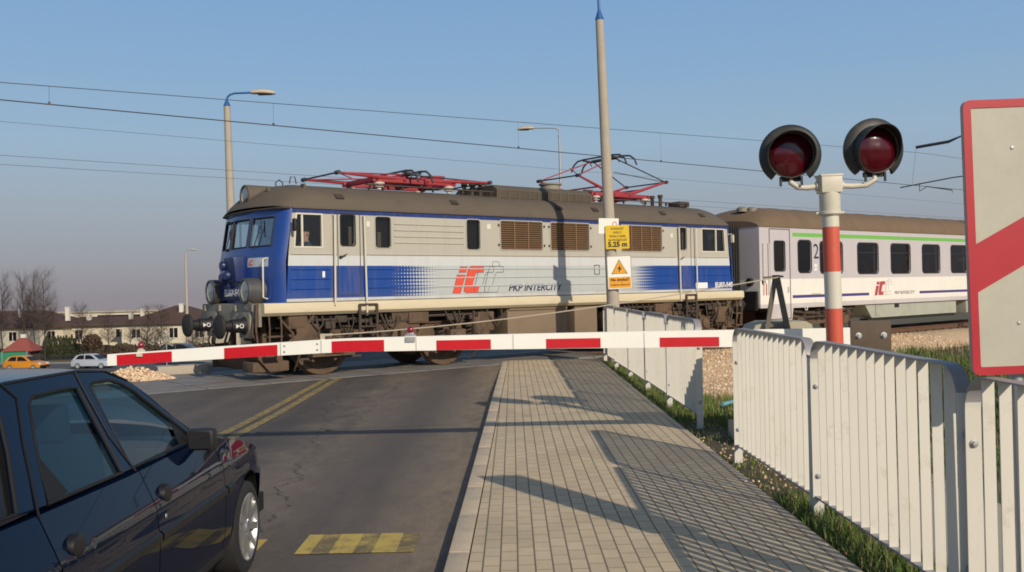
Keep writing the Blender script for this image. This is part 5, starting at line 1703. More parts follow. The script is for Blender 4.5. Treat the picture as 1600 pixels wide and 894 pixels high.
# lamp poles -----------------------------------------------------------------
blue_p = simple('blue bracket paint', (0.02, 0.11, 0.32), 0.4, var=0.15)
lamp_head = simple('beige lamp housing', (0.5, 0.42, 0.31), 0.5, var=0.1)
def lamp_pole(label, x, y, z0, h_, r0, r1, lean_, yaw, arm=1.15, group='street lamps on poles', bracket=None, conc=None, head=True, rise=0.0):
    t = thing('street_lamp', label, 'street lamp', (x, y, z0), rot=(0, lean_, 0), group=group)
    q = MB(); q.lathe([(r0, -0.3), (r0, 0.0), (r1, h_), (0.001, h_ + 0.01)], n=18); q.build('pole', conc or M['concrete'], t, smooth=60)
    q = MB()
    c_, s_ = cos(yaw), sin(yaw)
    def a(u, zz): return (u * c_, u * s_, zz)
    q.lathe([(r1 * 0.95, h_ - 0.02), (r1 * 1.12, h_), (r1 * 0.6, h_ + 0.14), (0.035, h_ + 0.2)], n=14)
    h0 = h_; h_ = h_ + rise
    q.tube([a(0, h0 + 0.1), a(0, h_ + 0.22), a(0.04, h_ + 0.31), a(0.12, h_ + 0.38), a(0.26, h_ + 0.42), a(arm, h_ + 0.44)], 0.032, 9)
    q.build('bracket', bracket or blue_p, t)
    if head:
        q = MB()
        rows = []
        for k in range(9):
            u = k / 8; L_ = 0.78
            w_ = 0.13 * sin(pi * min(1, 0.12 + 0.8 * u)) ** 0.7 + 0.015; hgt = 0.11 * sin(pi * min(1, 0.15 + 0.75 * u)) ** 0.8 + 0.012
            rows.append([Vector(a(arm - 0.05 + L_ * u, h_ + 0.44)) + Vector((-s_ * w_ * cos(th_), c_ * w_ * cos(th_), (hgt if sin(th_) > 0 else 0.055) * sin(th_) - 0.02 * u)) for th_ in [2 * pi * i / 14 for i in range(14)]])
        vr = q.grid(rows, closed=True); q.bm.faces.new(vr[0]); q.bm.faces.new(vr[-1][::-1])
        lh = q.build('lamp_head', lamp_head, t)
        q = MB(); q.box(tuple(Vector(a(arm + 0.4, h_ + 0.37))), (0.45 if abs(c_) > 0.7 else 0.16, 0.16 if abs(c_) > 0.7 else 0.45, 0.03), bev=0.01); q.build('diffuser', M['dark_glass'], lh)
    return t
lamp_pole('pale concrete lamp pole standing just behind the railing, with warning plates on it', 2.27, 21.15, 0, 7.62, 0.15, 0.09, R(-1.5), R(100), rise=0.9)
lamp_pole('concrete lamp pole with blue arm and beige head above the locomotive nose', -9.2, 31.6, -0.3, 8.25, 0.17, 0.105, R(-1.9) * 0 - R(1.0), R(8), arm=0.85)
steel_grey = simple('grey steel pole', (0.42, 0.42, 0.42), 0.5, metal=0.4)
lamp_pole('slim grey steel street lamp seen between the two pantographs', 2.45, 45, -0.5, 9.35, 0.085, 0.05, R(-0.4), R(176), arm=1.25, bracket=steel_grey, conc=steel_grey)
lamp_pole('small distant street lamp on a pale pole left of the locomotive buffers', -37.6, 110, -4.4, 11.0, 0.2, 0.12, R(-0.3), R(5), arm=0.5, bracket=steel_grey)

# plates on the pole ------------------------------------------------------------
yel = simple('yellow plate', (0.75, 0.5, 0.02), 0.5, var=0.08, dirt=((0.6, 0.42, 0.1), 0.2, 8))
ora = simple('orange warning paint', (0.8, 0.36, 0.02), 0.5, var=0.06)
blk = M['black']
PX, PY = 2.16, 20.98
t = thing('height_plate', 'square yellow plate reading 5.25 m on the concrete lamp pole', 'sign', (PX + 0.185, PY, 2.76), rot=(0, R(-0.6), 0))
b = MB(); b.prism(rrect(-0.26, -0.26, 0.26, 0.26, 0.02), -0.012, 0.0, fy); pl_ = b.build('plate', yel, t, smooth=0)
for k, s_ in enumerate(('WYSOKOŚĆ', 'SIECI', 'TRAKCYJNEJ', 'NA PRZEJEŹDZIE')):
    text('lettering', s_, 0.062, blk, pl_, (0, -0.0155, 0.165 - 0.083 * k), align='CENTER', width=min(0.4, 0.036 * len(s_)))
text('lettering', '5.25 m', 0.15, blk, pl_, (0, -0.0155, -0.21), align='CENTER', width=0.42, bold=0.006)
t = thing('small_notice', 'small white notice half hidden behind the yellow plate on the pole', 'sign', (PX + 0.0, PY + 0.03, 2.99), rot=(0, R(2), 0))
b = MB(); b.prism(rrect(-0.22, -0.15, 0.22, 0.19, 0.01), -0.008, 0.0, fy); pl_ = b.build('plate', M['white_paint'], t, smooth=0)
b = MB(); b.ring([(0.13 + 0.05 * cos(2 * pi * k / 18), 0.06 + 0.06 * sin(2 * pi * k / 18)) for k in range(18)], [(0.13 + 0.036 * cos(2 * pi * k / 18), 0.06 + 0.045 * sin(2 * pi * k / 18)) for k in range(18)], fy, -0.011, -0.0085); b.build('emblem', red_ref.m, pl_)
t = thing('voltage_warning_sign', 'white and orange electrical danger sign with a triangle and lightning bolt', 'warning sign', (PX + 0.215, PY, 1.98), rot=(0, R(-1.5), 0))
b = MB(); b.prism(rrect(-0.27, -0.37, 0.27, 0.37, 0.03), -0.012, 0.0, fy); pl_ = b.build('plate', M['white_paint'], t, smooth=0)
b = MB(); b.ring(rrect(-0.27, -0.37, 0.27, 0.37, 0.03), rrect(-0.255, -0.355, 0.255, 0.355, 0.025), fy, -0.0145, -0.0125); b.build('border', simple('grey edge', (0.4, 0.38, 0.34), 0.6), pl_)
b = MB(); b.prism([(-0.24, -0.34), (0.24, -0.34), (0.24, -0.1), (-0.24, -0.1)], -0.0145, -0.0125, fy); b.build('caption', ora, pl_, smooth=0)
b = MB(); b.prism([(-0.17, -0.025), (0.17, -0.025), (0.0, 0.28)], -0.0145, -0.0125, fy); tr_ = b.build('triangle', ora, pl_, smooth=0)
b = MB(); b.tube([(-0.17, -0.016, -0.025), (0.17, -0.016, -0.025), (0.0, -0.016, 0.28)], 0.009, 5, closed=True)
b.prism([(0.03, 0.17), (-0.05, 0.07), (-0.005, 0.08), (-0.02, 0.0), (0.06, 0.105), (0.012, 0.095)], -0.0175, -0.0155, fy); b.build('lightning_bolt', blk, tr_, smooth=0)
text('lettering', 'Nie dotykać!', 0.085, blk, pl_, (0, -0.0175, -0.185), align='CENTER', width=0.4, bold=0.002)
text('lettering', 'Urządzenie elektryczne', 0.05, blk, pl_, (0, -0.0175, -0.285), align='CENTER', width=0.42)

# overhead line --------------------------------------------------------------------
def wire_line(name, label, t, z_of, s0, s1, r, group):
    q = MB(); pts = []; n_ = 90
    for k in range(n_ + 1):
        s_ = s0 + (s1 - s0) * k / n_
        pts.append((s_, 0, z_of(s_)))
    q.tube(pts, r, 5)
    o = q.build(name, M['wire'], None); o.location = loc(0, t); o.rotation_euler = (0, 0, RAIL_ANG)
    return tag(o, label, 'overhead wire', group)
G_ = 'overhead wires along the railway'
zc = lambda s_: 5.135 + 0.0055 * (s_ + 4)
zm = lambda s_: (5.44 if s_ < -4 else 5.44 + 0.0362 * (s_ + 4)) if s_ < 28 else 6.6
ol = thing('overhead_line', 'overhead contact wire and carrying wire directly above the train', 'overhead wire', loc(0, 1.475), RAIL_ANG, G_)
for f_, r_, nm in ((zc, 0.011, 'contact_wire'), (zm, 0.007, 'carrier_wire')):
    q = MB(); q.tube([(-40 + k * 1.5, 0, f_(-40 + k * 1.5)) for k in range(90)], r_, 6); q.build(nm, M['wire'], ol)
dp = None
for s_ in (-9.5, -3.3, 1.0, 7.6, 12.9, 18.7, 24.2):
    q = MB(); q.tube([(s_, 0, zc(s_)), (s_, 0, zm(s_))], 0.003, 4); q.box((s_, 0, zc(s_) + 0.02), (0.04, 0.03, 0.05)); q.build('dropper', M['wire'], ol)
wire_line('catenary_wire', 'faint upper wire of the far track, highest of the thin lines behind the lamp pole', 10.0, lambda s_: 6.2, -60, 160, 0.005, G_)
wire_line('catenary_wire', 'faint wire of the far track just above the lowest thin line', 9.0, lambda s_: 5.2, -60, 160, 0.005, G_)
wire_line('catenary_wire', 'lowest thin wire, farthest behind the locomotive', 10.75, lambda s_: 5.2, -60, 160, 0.005, G_)
ms = thing('catenary_mast', 'steel catenary mast with cantilever arms mostly hidden behind the red bordered board', 'catenary mast', loc(28.6, -2.3, -0.3), RAIL_ANG)
b = MB()
for dx, dy in ((-0.15, -0.12), (0.15, -0.12), (-0.15, 0.12), (0.15, 0.12)):
    b.bar((dx, dy, -0.3), (dx * 0.8, dy * 0.8, 8.2), 0.05, 0.05)
for k in range(16):
    z0 = 0.5 * k; s_ = 1 if k % 2 else -1
    b.bar((0.15 * s_, -0.13, z0), (-0.15 * s_, -0.13, z0 + 0.5), 0.03, 0.02); b.bar((0.15 * s_, 0.13, z0), (-0.15 * s_, 0.13, z0 + 0.5), 0.03, 0.02)
b.build('mast', M['rust_dark'], ms)
b = MB()
b.tube([(0, 0.1, 7.3), (0, 2.6, 7.45), (0, 3.1, 7.3), (0, 4.4, 7.25)], [0.03, 0.03, 0.06, 0.06], 8)
b.tube([(0, 0.1, 6.0), (0, 3.0, 5.9), (0, 5.1, 5.72)], 0.024, 7)
b.tube([(0, 4.4, 7.25), (0, 4.6, 5.8)], 0.006, 4)
b.tube([(0, 4.3, 5.82), (0, 4.3, 5.5), (0, 4.0, 5.66), (0, 3.0, 5.42), (0, 3.0, 5.33)], 0.02, 6)
b.build('cantilever', M['wire'], ms)
# ================================================================ THE DARK BLUE CAR
car = thing('car', 'dark blue car waiting in the near lane, cut by the lower left edge', 'car', (-2.515, 4.7, -0.08))
pt = Mat('dark blue metallic paint')
n = pt.noise(3, 4, 0.6); n2 = pt.noise(400, 2, 0.5)
pt.base(pt.mul((0.0005, 0.005, 0.021), n2 * 0.5 + 0.75)); pt.rough(n * 0.1 + 0.2)
pt.set(Metallic=0.0, Coat_Weight=0.8, Coat_Roughness=0.02, Coat_IOR=1.42)
pt.b.inputs['Specular IOR Level'].default_value = 0.0
PAINT = pt.m
trim = simple('dark grey plastic trim', (0.012, 0.012, 0.013), 0.5, var=0.2, scale=20)
seam = simple('black seam', (0.006, 0.006, 0.007), 0.7)
cglass = glass('tinted car glass', (0.28, 0.6, 0.72), 0.0)
clear_glass = glass('clear car glass', (0.9, 0.92, 0.9), -0.03)
cab_dark = simple('car interior cloth', (0.03, 0.034, 0.042), 0.9, var=0.25, scale=30)
ZS = [0.15, 0.25, 0.35, 0.6, 0.72, 0.78, 0.93, 1.42, 1.6]; HW = [0.78, 0.815, 0.842, 0.855, 0.845, 0.825, 0.757, 0.502, 0.41]
def interp(v, a, b_):
    for i in range(len(a) - 1):
        if a[i] <= v <= a[i + 1]: return b_[i] + (b_[i + 1] - b_[i]) * (v - a[i]) / (a[i + 1] - a[i])
    return b_[0] if v < a[0] else b_[-1]
def taper(y):
    return interp(y, [-2.2, -2.0, -1.6, -1.2, 1.0, 1.3, 1.55, 1.75, 1.9, 2.02], [0.78, 0.9, 0.97, 1, 1, 0.99, 0.955, 0.9, 0.82, 0.68])
def ztop(y):
    return interp(y, [-2.2, -1.9, -1.2, -0.4, 0.45, 0.7, 0.95, 1.2, 1.45, 1.7, 2.02], [0.9, 0.94, 0.935, 0.92, 0.925, 0.925, 0.885, 0.835, 0.775, 0.7, 0.6])
YF, YR, WR = 1.25, -1.27, 0.285
def zbot(y):
    z = 0.27
    for yc in (YF, YR):
        d = abs(y - yc)
        if d < 0.345: z = max(z, 0.29 + sqrt(0.345 ** 2 - d * d) * 1.0)
    return z
def side_x(y, z):
    return interp(z, ZS, HW) * taper(y)
LV = [0, 0.08, 0.17, 0.27, 0.37, 0.47, 0.55, 0.62, 0.68, 0.74, 0.8, 0.87, 0.94, 1.0]
def side_patch(name, y0, y1, sg, parent=car, mat_=PAINT):
    q = MB()
    n_ = max(3, int((y1 - y0) / 0.022))
    rows = []
    for k in range(n_ + 1):
        y = y0 + (y1 - y0) * k / n_
        za, zb = zbot(y), ztop(y)
        row = [(sg * (side_x(y, za) - 0.03), y, za)]
        for l in LV:
            z = za + (zb - za) * l
            # a pressed crease below the belt and a shallow hollow under it
            dx = 0.006 * math.exp(-((z - 0.745) / 0.014) ** 2) - 0.005 * math.exp(-((z - 0.69) / 0.035) ** 2)
            row.append((sg * (side_x(y, z) + dx), y, z))
        rows.append(row)
    q.grid(rows)
    return q.build(name, mat_, parent, smooth=40)
def roof_edge(y):                                     # z of the roof side line
    return interp(y, [-1.75, -1.5, -1.2, -0.95, -0.34, -0.07, 0.11, 0.26, 0.54, 0.68], [1.1, 1.32, 1.395, 1.41, 1.405, 1.38, 1.32, 1.225, 0.985, 0.93])
for sg in (1, -1):
    side_patch('rear_wing', -2.2, -1.205, sg)
    rd = side_patch('rear_door', -1.197, -0.268, sg)
    fd = side_patch('front_door', -0.260, 0.752, sg)
    side_patch('front_wing', 0.760, 2.02, sg)
    # upper frame with window openings, one panel per side
    gp = lambda p, q_, w: (sg * (interp(q_, ZS, HW) * taper(p) + w), p, q_)
    out = [(-1.98, 0.93), (-1.86, 1.02), (-1.75, 1.1), (-1.5, 1.32), (-1.2, 1.395), (-0.95, 1.41), (-0.34, 1.405), (-0.07, 1.38), (0.11, 1.32), (0.26, 1.225), (0.40, 1.105), (0.54, 0.985), (0.69, 0.925), (0.45, 0.924), (-0.4, 0.919), (-1.2, 0.934)]
    rw = [(-1.1, 0.955), (-0.42, 0.945), (-0.41, 1.325), (-0.48, 1.335), (-0.80, 1.335), (-0.86, 1.31), (-0.97, 1.16)]
    fwn = [(-0.315, 0.945), (0.44, 0.945), (0.53, 0.96), (0.30, 1.13), (0.13, 1.255), (0.03, 1.305), (-0.07, 1.33), (-0.25, 1.335), (-0.29, 1.325)]
    qw = [(-1.68, 0.97), (-1.3, 0.965), (-1.17, 1.16), (-1.1, 1.29), (-1.2, 1.3), (-1.42, 1.24)]
    q = MB(); q.holed(out, [rw, fwn, qw], gp, 0.0, -0.025)
    q.build('pillar_frame', PAINT, car, smooth=30)
    for poly, nm, par in ((rw, 'rear_window', rd), (fwn, 'front_window', fd), (qw, 'quarter_window', car)):
        q = MB(); q.f([gp(p[0], p[1], -0.02) for p in poly]); g = q.build(nm, {'rear_window': cglass, 'front_window': clear_glass}.get(nm, M['dark_glass']), par, smooth=0)
        q = MB(); q.tube([gp(p[0], p[1], -0.004) for p in poly], 0.0085, 6, closed=True)
        if nm == 'rear_window':
            q.f([gp(p[0], p[1], -0.012) for p in ((-1.09, 0.96), (-0.9, 0.96), (-0.99, 1.15))])
        if nm == 'front_window':
            q.f([gp(p[0], p[1], -0.008) for p in ((0.33, 0.95), (0.44, 0.95), (0.53, 0.962), (0.37, 1.075))])
        q.build('seal', seam, g)
    q = MB()                                          # door shuts in the frame
    q.tube([gp(-0.365, 1.40, 0.003), gp(-0.372, 1.33, 0.003), gp(-0.368, 1.1, 0.003), gp(-0.30, 0.93, 0.003)], 0.0045, 5)
    q.tube([gp(-0.99, 1.405, 0.003), gp(-0.93, 1.34, 0.003), gp(-1.05, 1.18, 0.003), gp(-1.2, 0.93, 0.003)], 0.0045, 5)
    q.tube([gp(-0.365, 1.398, 0.003), gp(-0.95, 1.402, 0.003)], 0.004, 5); q.tube([gp(-0.365, 1.398, 0.003), gp(-0.07, 1.374, 0.003), gp(0.11, 1.314, 0.003)], 0.004, 5)
    q.build('door_gap', seam, car)
    for y, par in ((-1.05, rd), (-0.11, fd)):
        q = MB()
        T = Matrix.Translation((sg * (side_x(y, 0.785) + 0.002), y, 0.785)) @ Matrix.Rotation(sg * pi / 2, 4, 'Y') @ Matrix.Scale(1.25, 4, (0, 1, 0))
        q.lathe([(0.001, 0.018), (0.03, 0.02), (0.043, 0.014), (0.046, 0.0), (0.046, -0.02)], M=T, n=20)
        q.build('handle', trim, par)
    q = MB(); q.lathe([(0.001, 0.004), (0.01, 0.003), (0.012, 0.0)], M=Matrix.Translation((sg * side_x(-0.17, 0.69), -0.17, 0.69)) @ Matrix.Rotation(sg * pi / 2, 4, 'Y'), n=12); q.build('lock', M['galv'], fd)
    for ya, yb, par in ((-0.9, -0.272, rd), (-0.256, 0.745, fd), (0.765, 0.90, car)):
        q = MB(); rows = []
        for k in range(9):
            y = ya + (yb - ya) * k / 8
            rows.append([(sg * side_x(y, 0.585), y, 0.585), (sg * (side_x(y, 0.6) + 0.014), y, 0.596), (sg * (side_x(y, 0.6) + 0.014), y, 0.628), (sg * side_x(y, 0.64), y, 0.64)])
        q.grid(rows); q.build('rub_strip', trim, par)
    q = MB()                                          # indicator on the wing
    q.lathe([(0.001, 0.01), (0.02, 0.009), (0.028, 0.0)], M=Matrix.Translation((sg * side_x(0.83, 0.61), 0.83, 0.61)) @ Matrix.Rotation(sg * pi / 2, 4, 'Y'), n=16); q.build('side_indicator', simple('red orange indicator', (0.5, 0.06, 0.05), 0.25), car)
    # mirror
    q = MB(); mx = sg * 0.715
    q.box((mx + sg * 0.1, 0.47, 0.955), (0.155, 0.09, 0.118), bev=0.03); q.bar((sg * 0.70, 0.47, 0.945), (mx + sg * 0.05, 0.47, 0.95), 0.05, 0.06)
    mr = q.build('mirror', trim, car)
    q = MB(); q.prism(rrect(mx + sg * 0.1 - 0.058, 0.91, mx + sg * 0.1 + 0.058, 1.0, 0.015), 0.4205, 0.424, lambda p, r, w: (p, w, r)); q.build('mirror_glass', simple('mirror silver', (0.05, 0.05, 0.055), 0.08, metal=0.6, var=0.02), mr)
    # sill
    q = MB(); q.box((sg * 0.79, 0.0, 0.255), (0.06, 1.8, 0.08), bev=0.02); q.build('sill', trim, car)
    # wheels
    for yc in (YF, YR):
        T = Matrix.Translation((sg * 0.845, yc, WR)) @ Matrix.Rotation(sg * pi / 2, 4, 'Y')
        q = MB()
        q.lathe([(0.2, -0.175), (0.25, -0.18), (0.278, -0.165), (0.285, -0.14), (0.285, -0.045), (0.278, -0.018), (0.25, -0.004), (0.222, -0.004), (0.2, -0.012), (0.19, -0.03)], M=T, n=48)
        ty = q.build('wheel', M['rubber'], car)
        ty.name = 'wheel'
        q = MB()
        q.lathe([(0.203, -0.012), (0.207, -0.004), (0.2, -0.002), (0.193, -0.012), (0.188, -0.05), (0.185, -0.15)], M=T, n=48)
        q.lathe([(0.001, -0.008), (0.03, -0.01), (0.036, -0.018), (0.06, -0.028), (0.062, -0.05)], M=T, n=24)
        for k in range(9):
            a = 2 * pi * k / 9
            p0 = T @ Vector((0.05 * cos(a), 0.05 * sin(a), -0.03)); p1 = T @ Vector((0.194 * cos(a), 0.194 * sin(a), -0.016))
            q.bar(p0, p1, 0.043, 0.026, up=(sg, 0, 0))
        for k in range(5):
            a = 2 * pi * k / 5; q.lathe([(0.001, 0.012), (0.009, 0.01), (0.009, 0)], M=T @ Matrix.Translation((0.045 * cos(a), 0.045 * sin(a), -0.025)), n=6)
        q.build('rim', simple('silver alloy', (0.62, 0.62, 0.62), 0.3, metal=0.85, var=0.08), ty)
        q = MB(); q.lathe([(0.14, -0.09), (0.001, -0.09)], M=T, n=24); q.lathe([(0.186, -0.12), (0.001, -0.121)], M=T, n=24); q.build('brake_disc', M['black'], ty)
        q = MB(); rows = []
        for k in range(17):
            a = pi * k / 16
            yy, zz = yc + 0.345 * cos(a), 0.29 + 0.345 * sin(a)
            rows.append([(sg * (side_x(yy, zz) + 0.004), yy, zz), (sg * (side_x(yy, zz) - 0.03), yy, zz), (sg * 0.5, yy, zz)])
        q.grid(rows); q.build('wheel_arch', seam, car)
# bonnet, roof, glass at front and rear
b = MB(); rows = []
for k in range(15):
    y = 0.72 + (2.02 - 0.72) * k / 14
    hw_ = side_x(y, ztop(y)); z0 = ztop(y)
    rise = 0.085 * (1 - 0.55 * k / 14)
    rows.append([(hw_ * u, y + 0.22 * (1 - u * u) * (0.55 + 0.45 * k / 14) - 0.0, z0 + rise * (1 - abs(u) ** 2.4)) for u in [-1, -0.96, -0.88, -0.75, -0.5, -0.25, 0, 0.25, 0.5, 0.75, 0.88, 0.96, 1]])
b.grid(rows); nose = rows[-1]
b.build('bonnet', PAINT, car, smooth=60)
b = MB(); b.grid([nose, [(p[0] * 0.99, p[1] + 0.02, 0.55) for p in nose]]); b.build('nose_panel', PAINT, car)
b = MB()
ys_ = [1.56, 1.65, 1.75, 1.85, 1.95, 2.02]
def band(z):
    pts = [(side_x(y, z) + 0.018, y, z) for y in ys_]
    e = [(p[0], p[1] + 0.22 * (1 - (p[0] / nose[-1][0]) ** 2) + 0.05, z) for p in [(nose[-1][0] * u, 2.02) for u in (0.85, 0.6, 0.3, 0.0)]]
    half = pts + e
    return half + [(-p[0], p[1], p[2]) for p in half[-2::-1]]
B0, B1, B2, B3, B4 = band(0.22), band(0.3), band(0.45), band(0.56), band(0.58)
b.grid([B0, B1, B2, B3, [(p[0] * 0.95, p[1] - 0.04, p[2]) for p in B4]])
b.build('front_bumper', trim, car)
b = MB()
ysr = [-1.62, -1.75, -1.9, -2.05, -2.2]
def rband(z):
    pts = [(side_x(y, z) + 0.015, y, z) for y in ysr] + [(0.45, -2.27, z), (0.0, -2.3, z)]
    return pts + [(-p[0], p[1], p[2]) for p in pts[-2::-1]]
b.grid([rband(0.24), rband(0.35), rband(0.55), [(p[0] * 0.97, p[1] + 0.03, 0.58) for p in rband(0.56)]])
b.build('rear_bumper', trim, car)
b = MB()
e = [(side_x(-2.2, z) , -2.2, z) for z in (0.5, 0.72, 0.9)]
b.grid([[(x * u, y - 0.05 * (1 - u * u), z) for u in (-1, -0.6, 0, 0.6, 1)] for x, y, z in e])
b.grid([[(side_x(y, ztop(y)) * u, y, ztop(y) + 0.03 * (1 - u * u)) for u in (-1, -0.6, 0, 0.6, 1)] for y in (-2.2, -2.05, -1.9)])
b.build('tailgate', PAINT, car)
b = MB()
YS = [-1.5, -1.4, -1.2, -0.95, -0.65, -0.34, -0.16, -0.04, 0.02]
rows = []
US = [-1, -0.97, -0.9, -0.75, -0.5, -0.25, 0, 0.25, 0.5, 0.75, 0.9, 0.97, 1]
for k, y in enumerate(YS):
    z = roof_edge(y); hw_ = interp(z, ZS, HW) * taper(y)
    bow = (0.11 if k == len(YS) - 1 else 0.05 if k == len(YS) - 2 else 0) - (0.1 if k == 0 else 0)
    rows.append([(hw_ * u, y + bow * (1 - u * u), z + 0.018 * (1 - abs(u) ** 2.2)) for u in US])
b.grid(rows); b.build('roof', PAINT, car, smooth=60)
def screen(name, top, base, parent):
    q = MB(); q.grid([[Vector(t).lerp(Vector(c), k / 3) for t, c in zip(top, base)] for k in range(4)])
    return q.build(name, cglass, parent, smooth=60)
fr_top = rows[-1]
fr_base = [(0.735 * u, 0.69 + 0.28 * (1 - u * u), 0.935 + 0.075 * (1 - abs(u) ** 2.2)) for u in US]
screen('windscreen', fr_top, fr_base, car)
screen('rear_screen', rows[0], [(0.74 * u, -1.98 - 0.1 * (1 - u * u), 0.95 + 0.03 * (1 - u * u)) for u in US], car)
b = MB()                                              # thick front pillars seen through the side glass
for sg in (-1, 1):
    b = MB()
    b.tube([(sg * p[0], p[1], p[2]) for p in ((0.515, 0.04, 1.345), (0.545, 0.11, 1.30), (0.605, 0.27, 1.195), (0.715, 0.55, 0.975), (0.74, 0.66, 0.93))], 0.016, 8)
    b.build('front_pillar', PAINT, car)
for sg in (-1, 1):
    b = MB(); b.box((sg * 0.5, 2.06, 0.53), (0.34, 0.1, 0.09), rot=(0, 0, -sg * 0.25), bev=0.02); b.build('headlight', M['chrome'], car)
    b = MB(); b.box((sg * 0.66, -2.2, 0.76), (0.2, 0.06, 0.26), bev=0.02); b.build('tail_light', lens_r, car)
b = MB(); b.box((0, 0.0, 0.3), (1.5, 3.9, 0.12)); b.box((0, 1.35, 0.5), (1.0, 1.1, 0.4)); b.box((0, -1.7, 0.6), (1.2, 0.8, 0.6))
b.split('floor', seam, car)
def seat(x, y, w_, head=True):
    q = MB()
    q.box((x, y, 0.52), (w_, 0.5, 0.16), bev=0.05); q.box((x, y - 0.3, 0.82), (w_, 0.14, 0.58), rot=(R(14), 0, 0), bev=0.05)
    if head: q.box((x, y - 0.41, 1.17), (0.26, 0.09, 0.17), rot=(R(10), 0, 0), bev=0.035); q.tube([(x, y - 0.38, 1.05), (x, y - 0.4, 1.12)], 0.02, 6)
    q.build('seat', cab_dark, car)
seat(0.36, 0.02, 0.48); seat(-0.36, 0.02, 0.48); seat(0, -0.85, 1.25, False)
b = MB(); b.box((0, 0.62, 0.84), (1.36, 0.42, 0.18), bev=0.05); b.box((-0.36, 0.45, 0.88), (0.36, 0.12, 0.12), bev=0.04); b.build('dashboard', cab_dark, car)
b = MB(); b.tube([(-0.36 + 0.19 * cos(a), 0.30 + 0.06 * sin(a), 0.86 + 0.18 * sin(a)) for a in [2 * pi * k / 24 for k in range(24)]], 0.014, 7, closed=True)
b.bar((-0.54, 0.3, 0.86), (-0.18, 0.3, 0.86), 0.03, 0.05); b.tube([(-0.36, 0.3, 0.86), (-0.36, 0.5, 0.84)], 0.03, 8); b.build('steering_wheel', M['black'], car)
for sg in (-1, 1):
    b = MB(); b.grid([[(sg * (side_x(y, z) - 0.05), y, z) for z in (0.35, 0.6, 0.93)] for y in (-1.2, -0.4, 0.3, 0.72)]); b.build('door_lining', cab_dark, car)
b = MB(); b.tube([(0.0, -1.25, 1.47), (0.0, -1.55, 1.72)], 0.006, 5); b.build('aerial', M['black'], car)

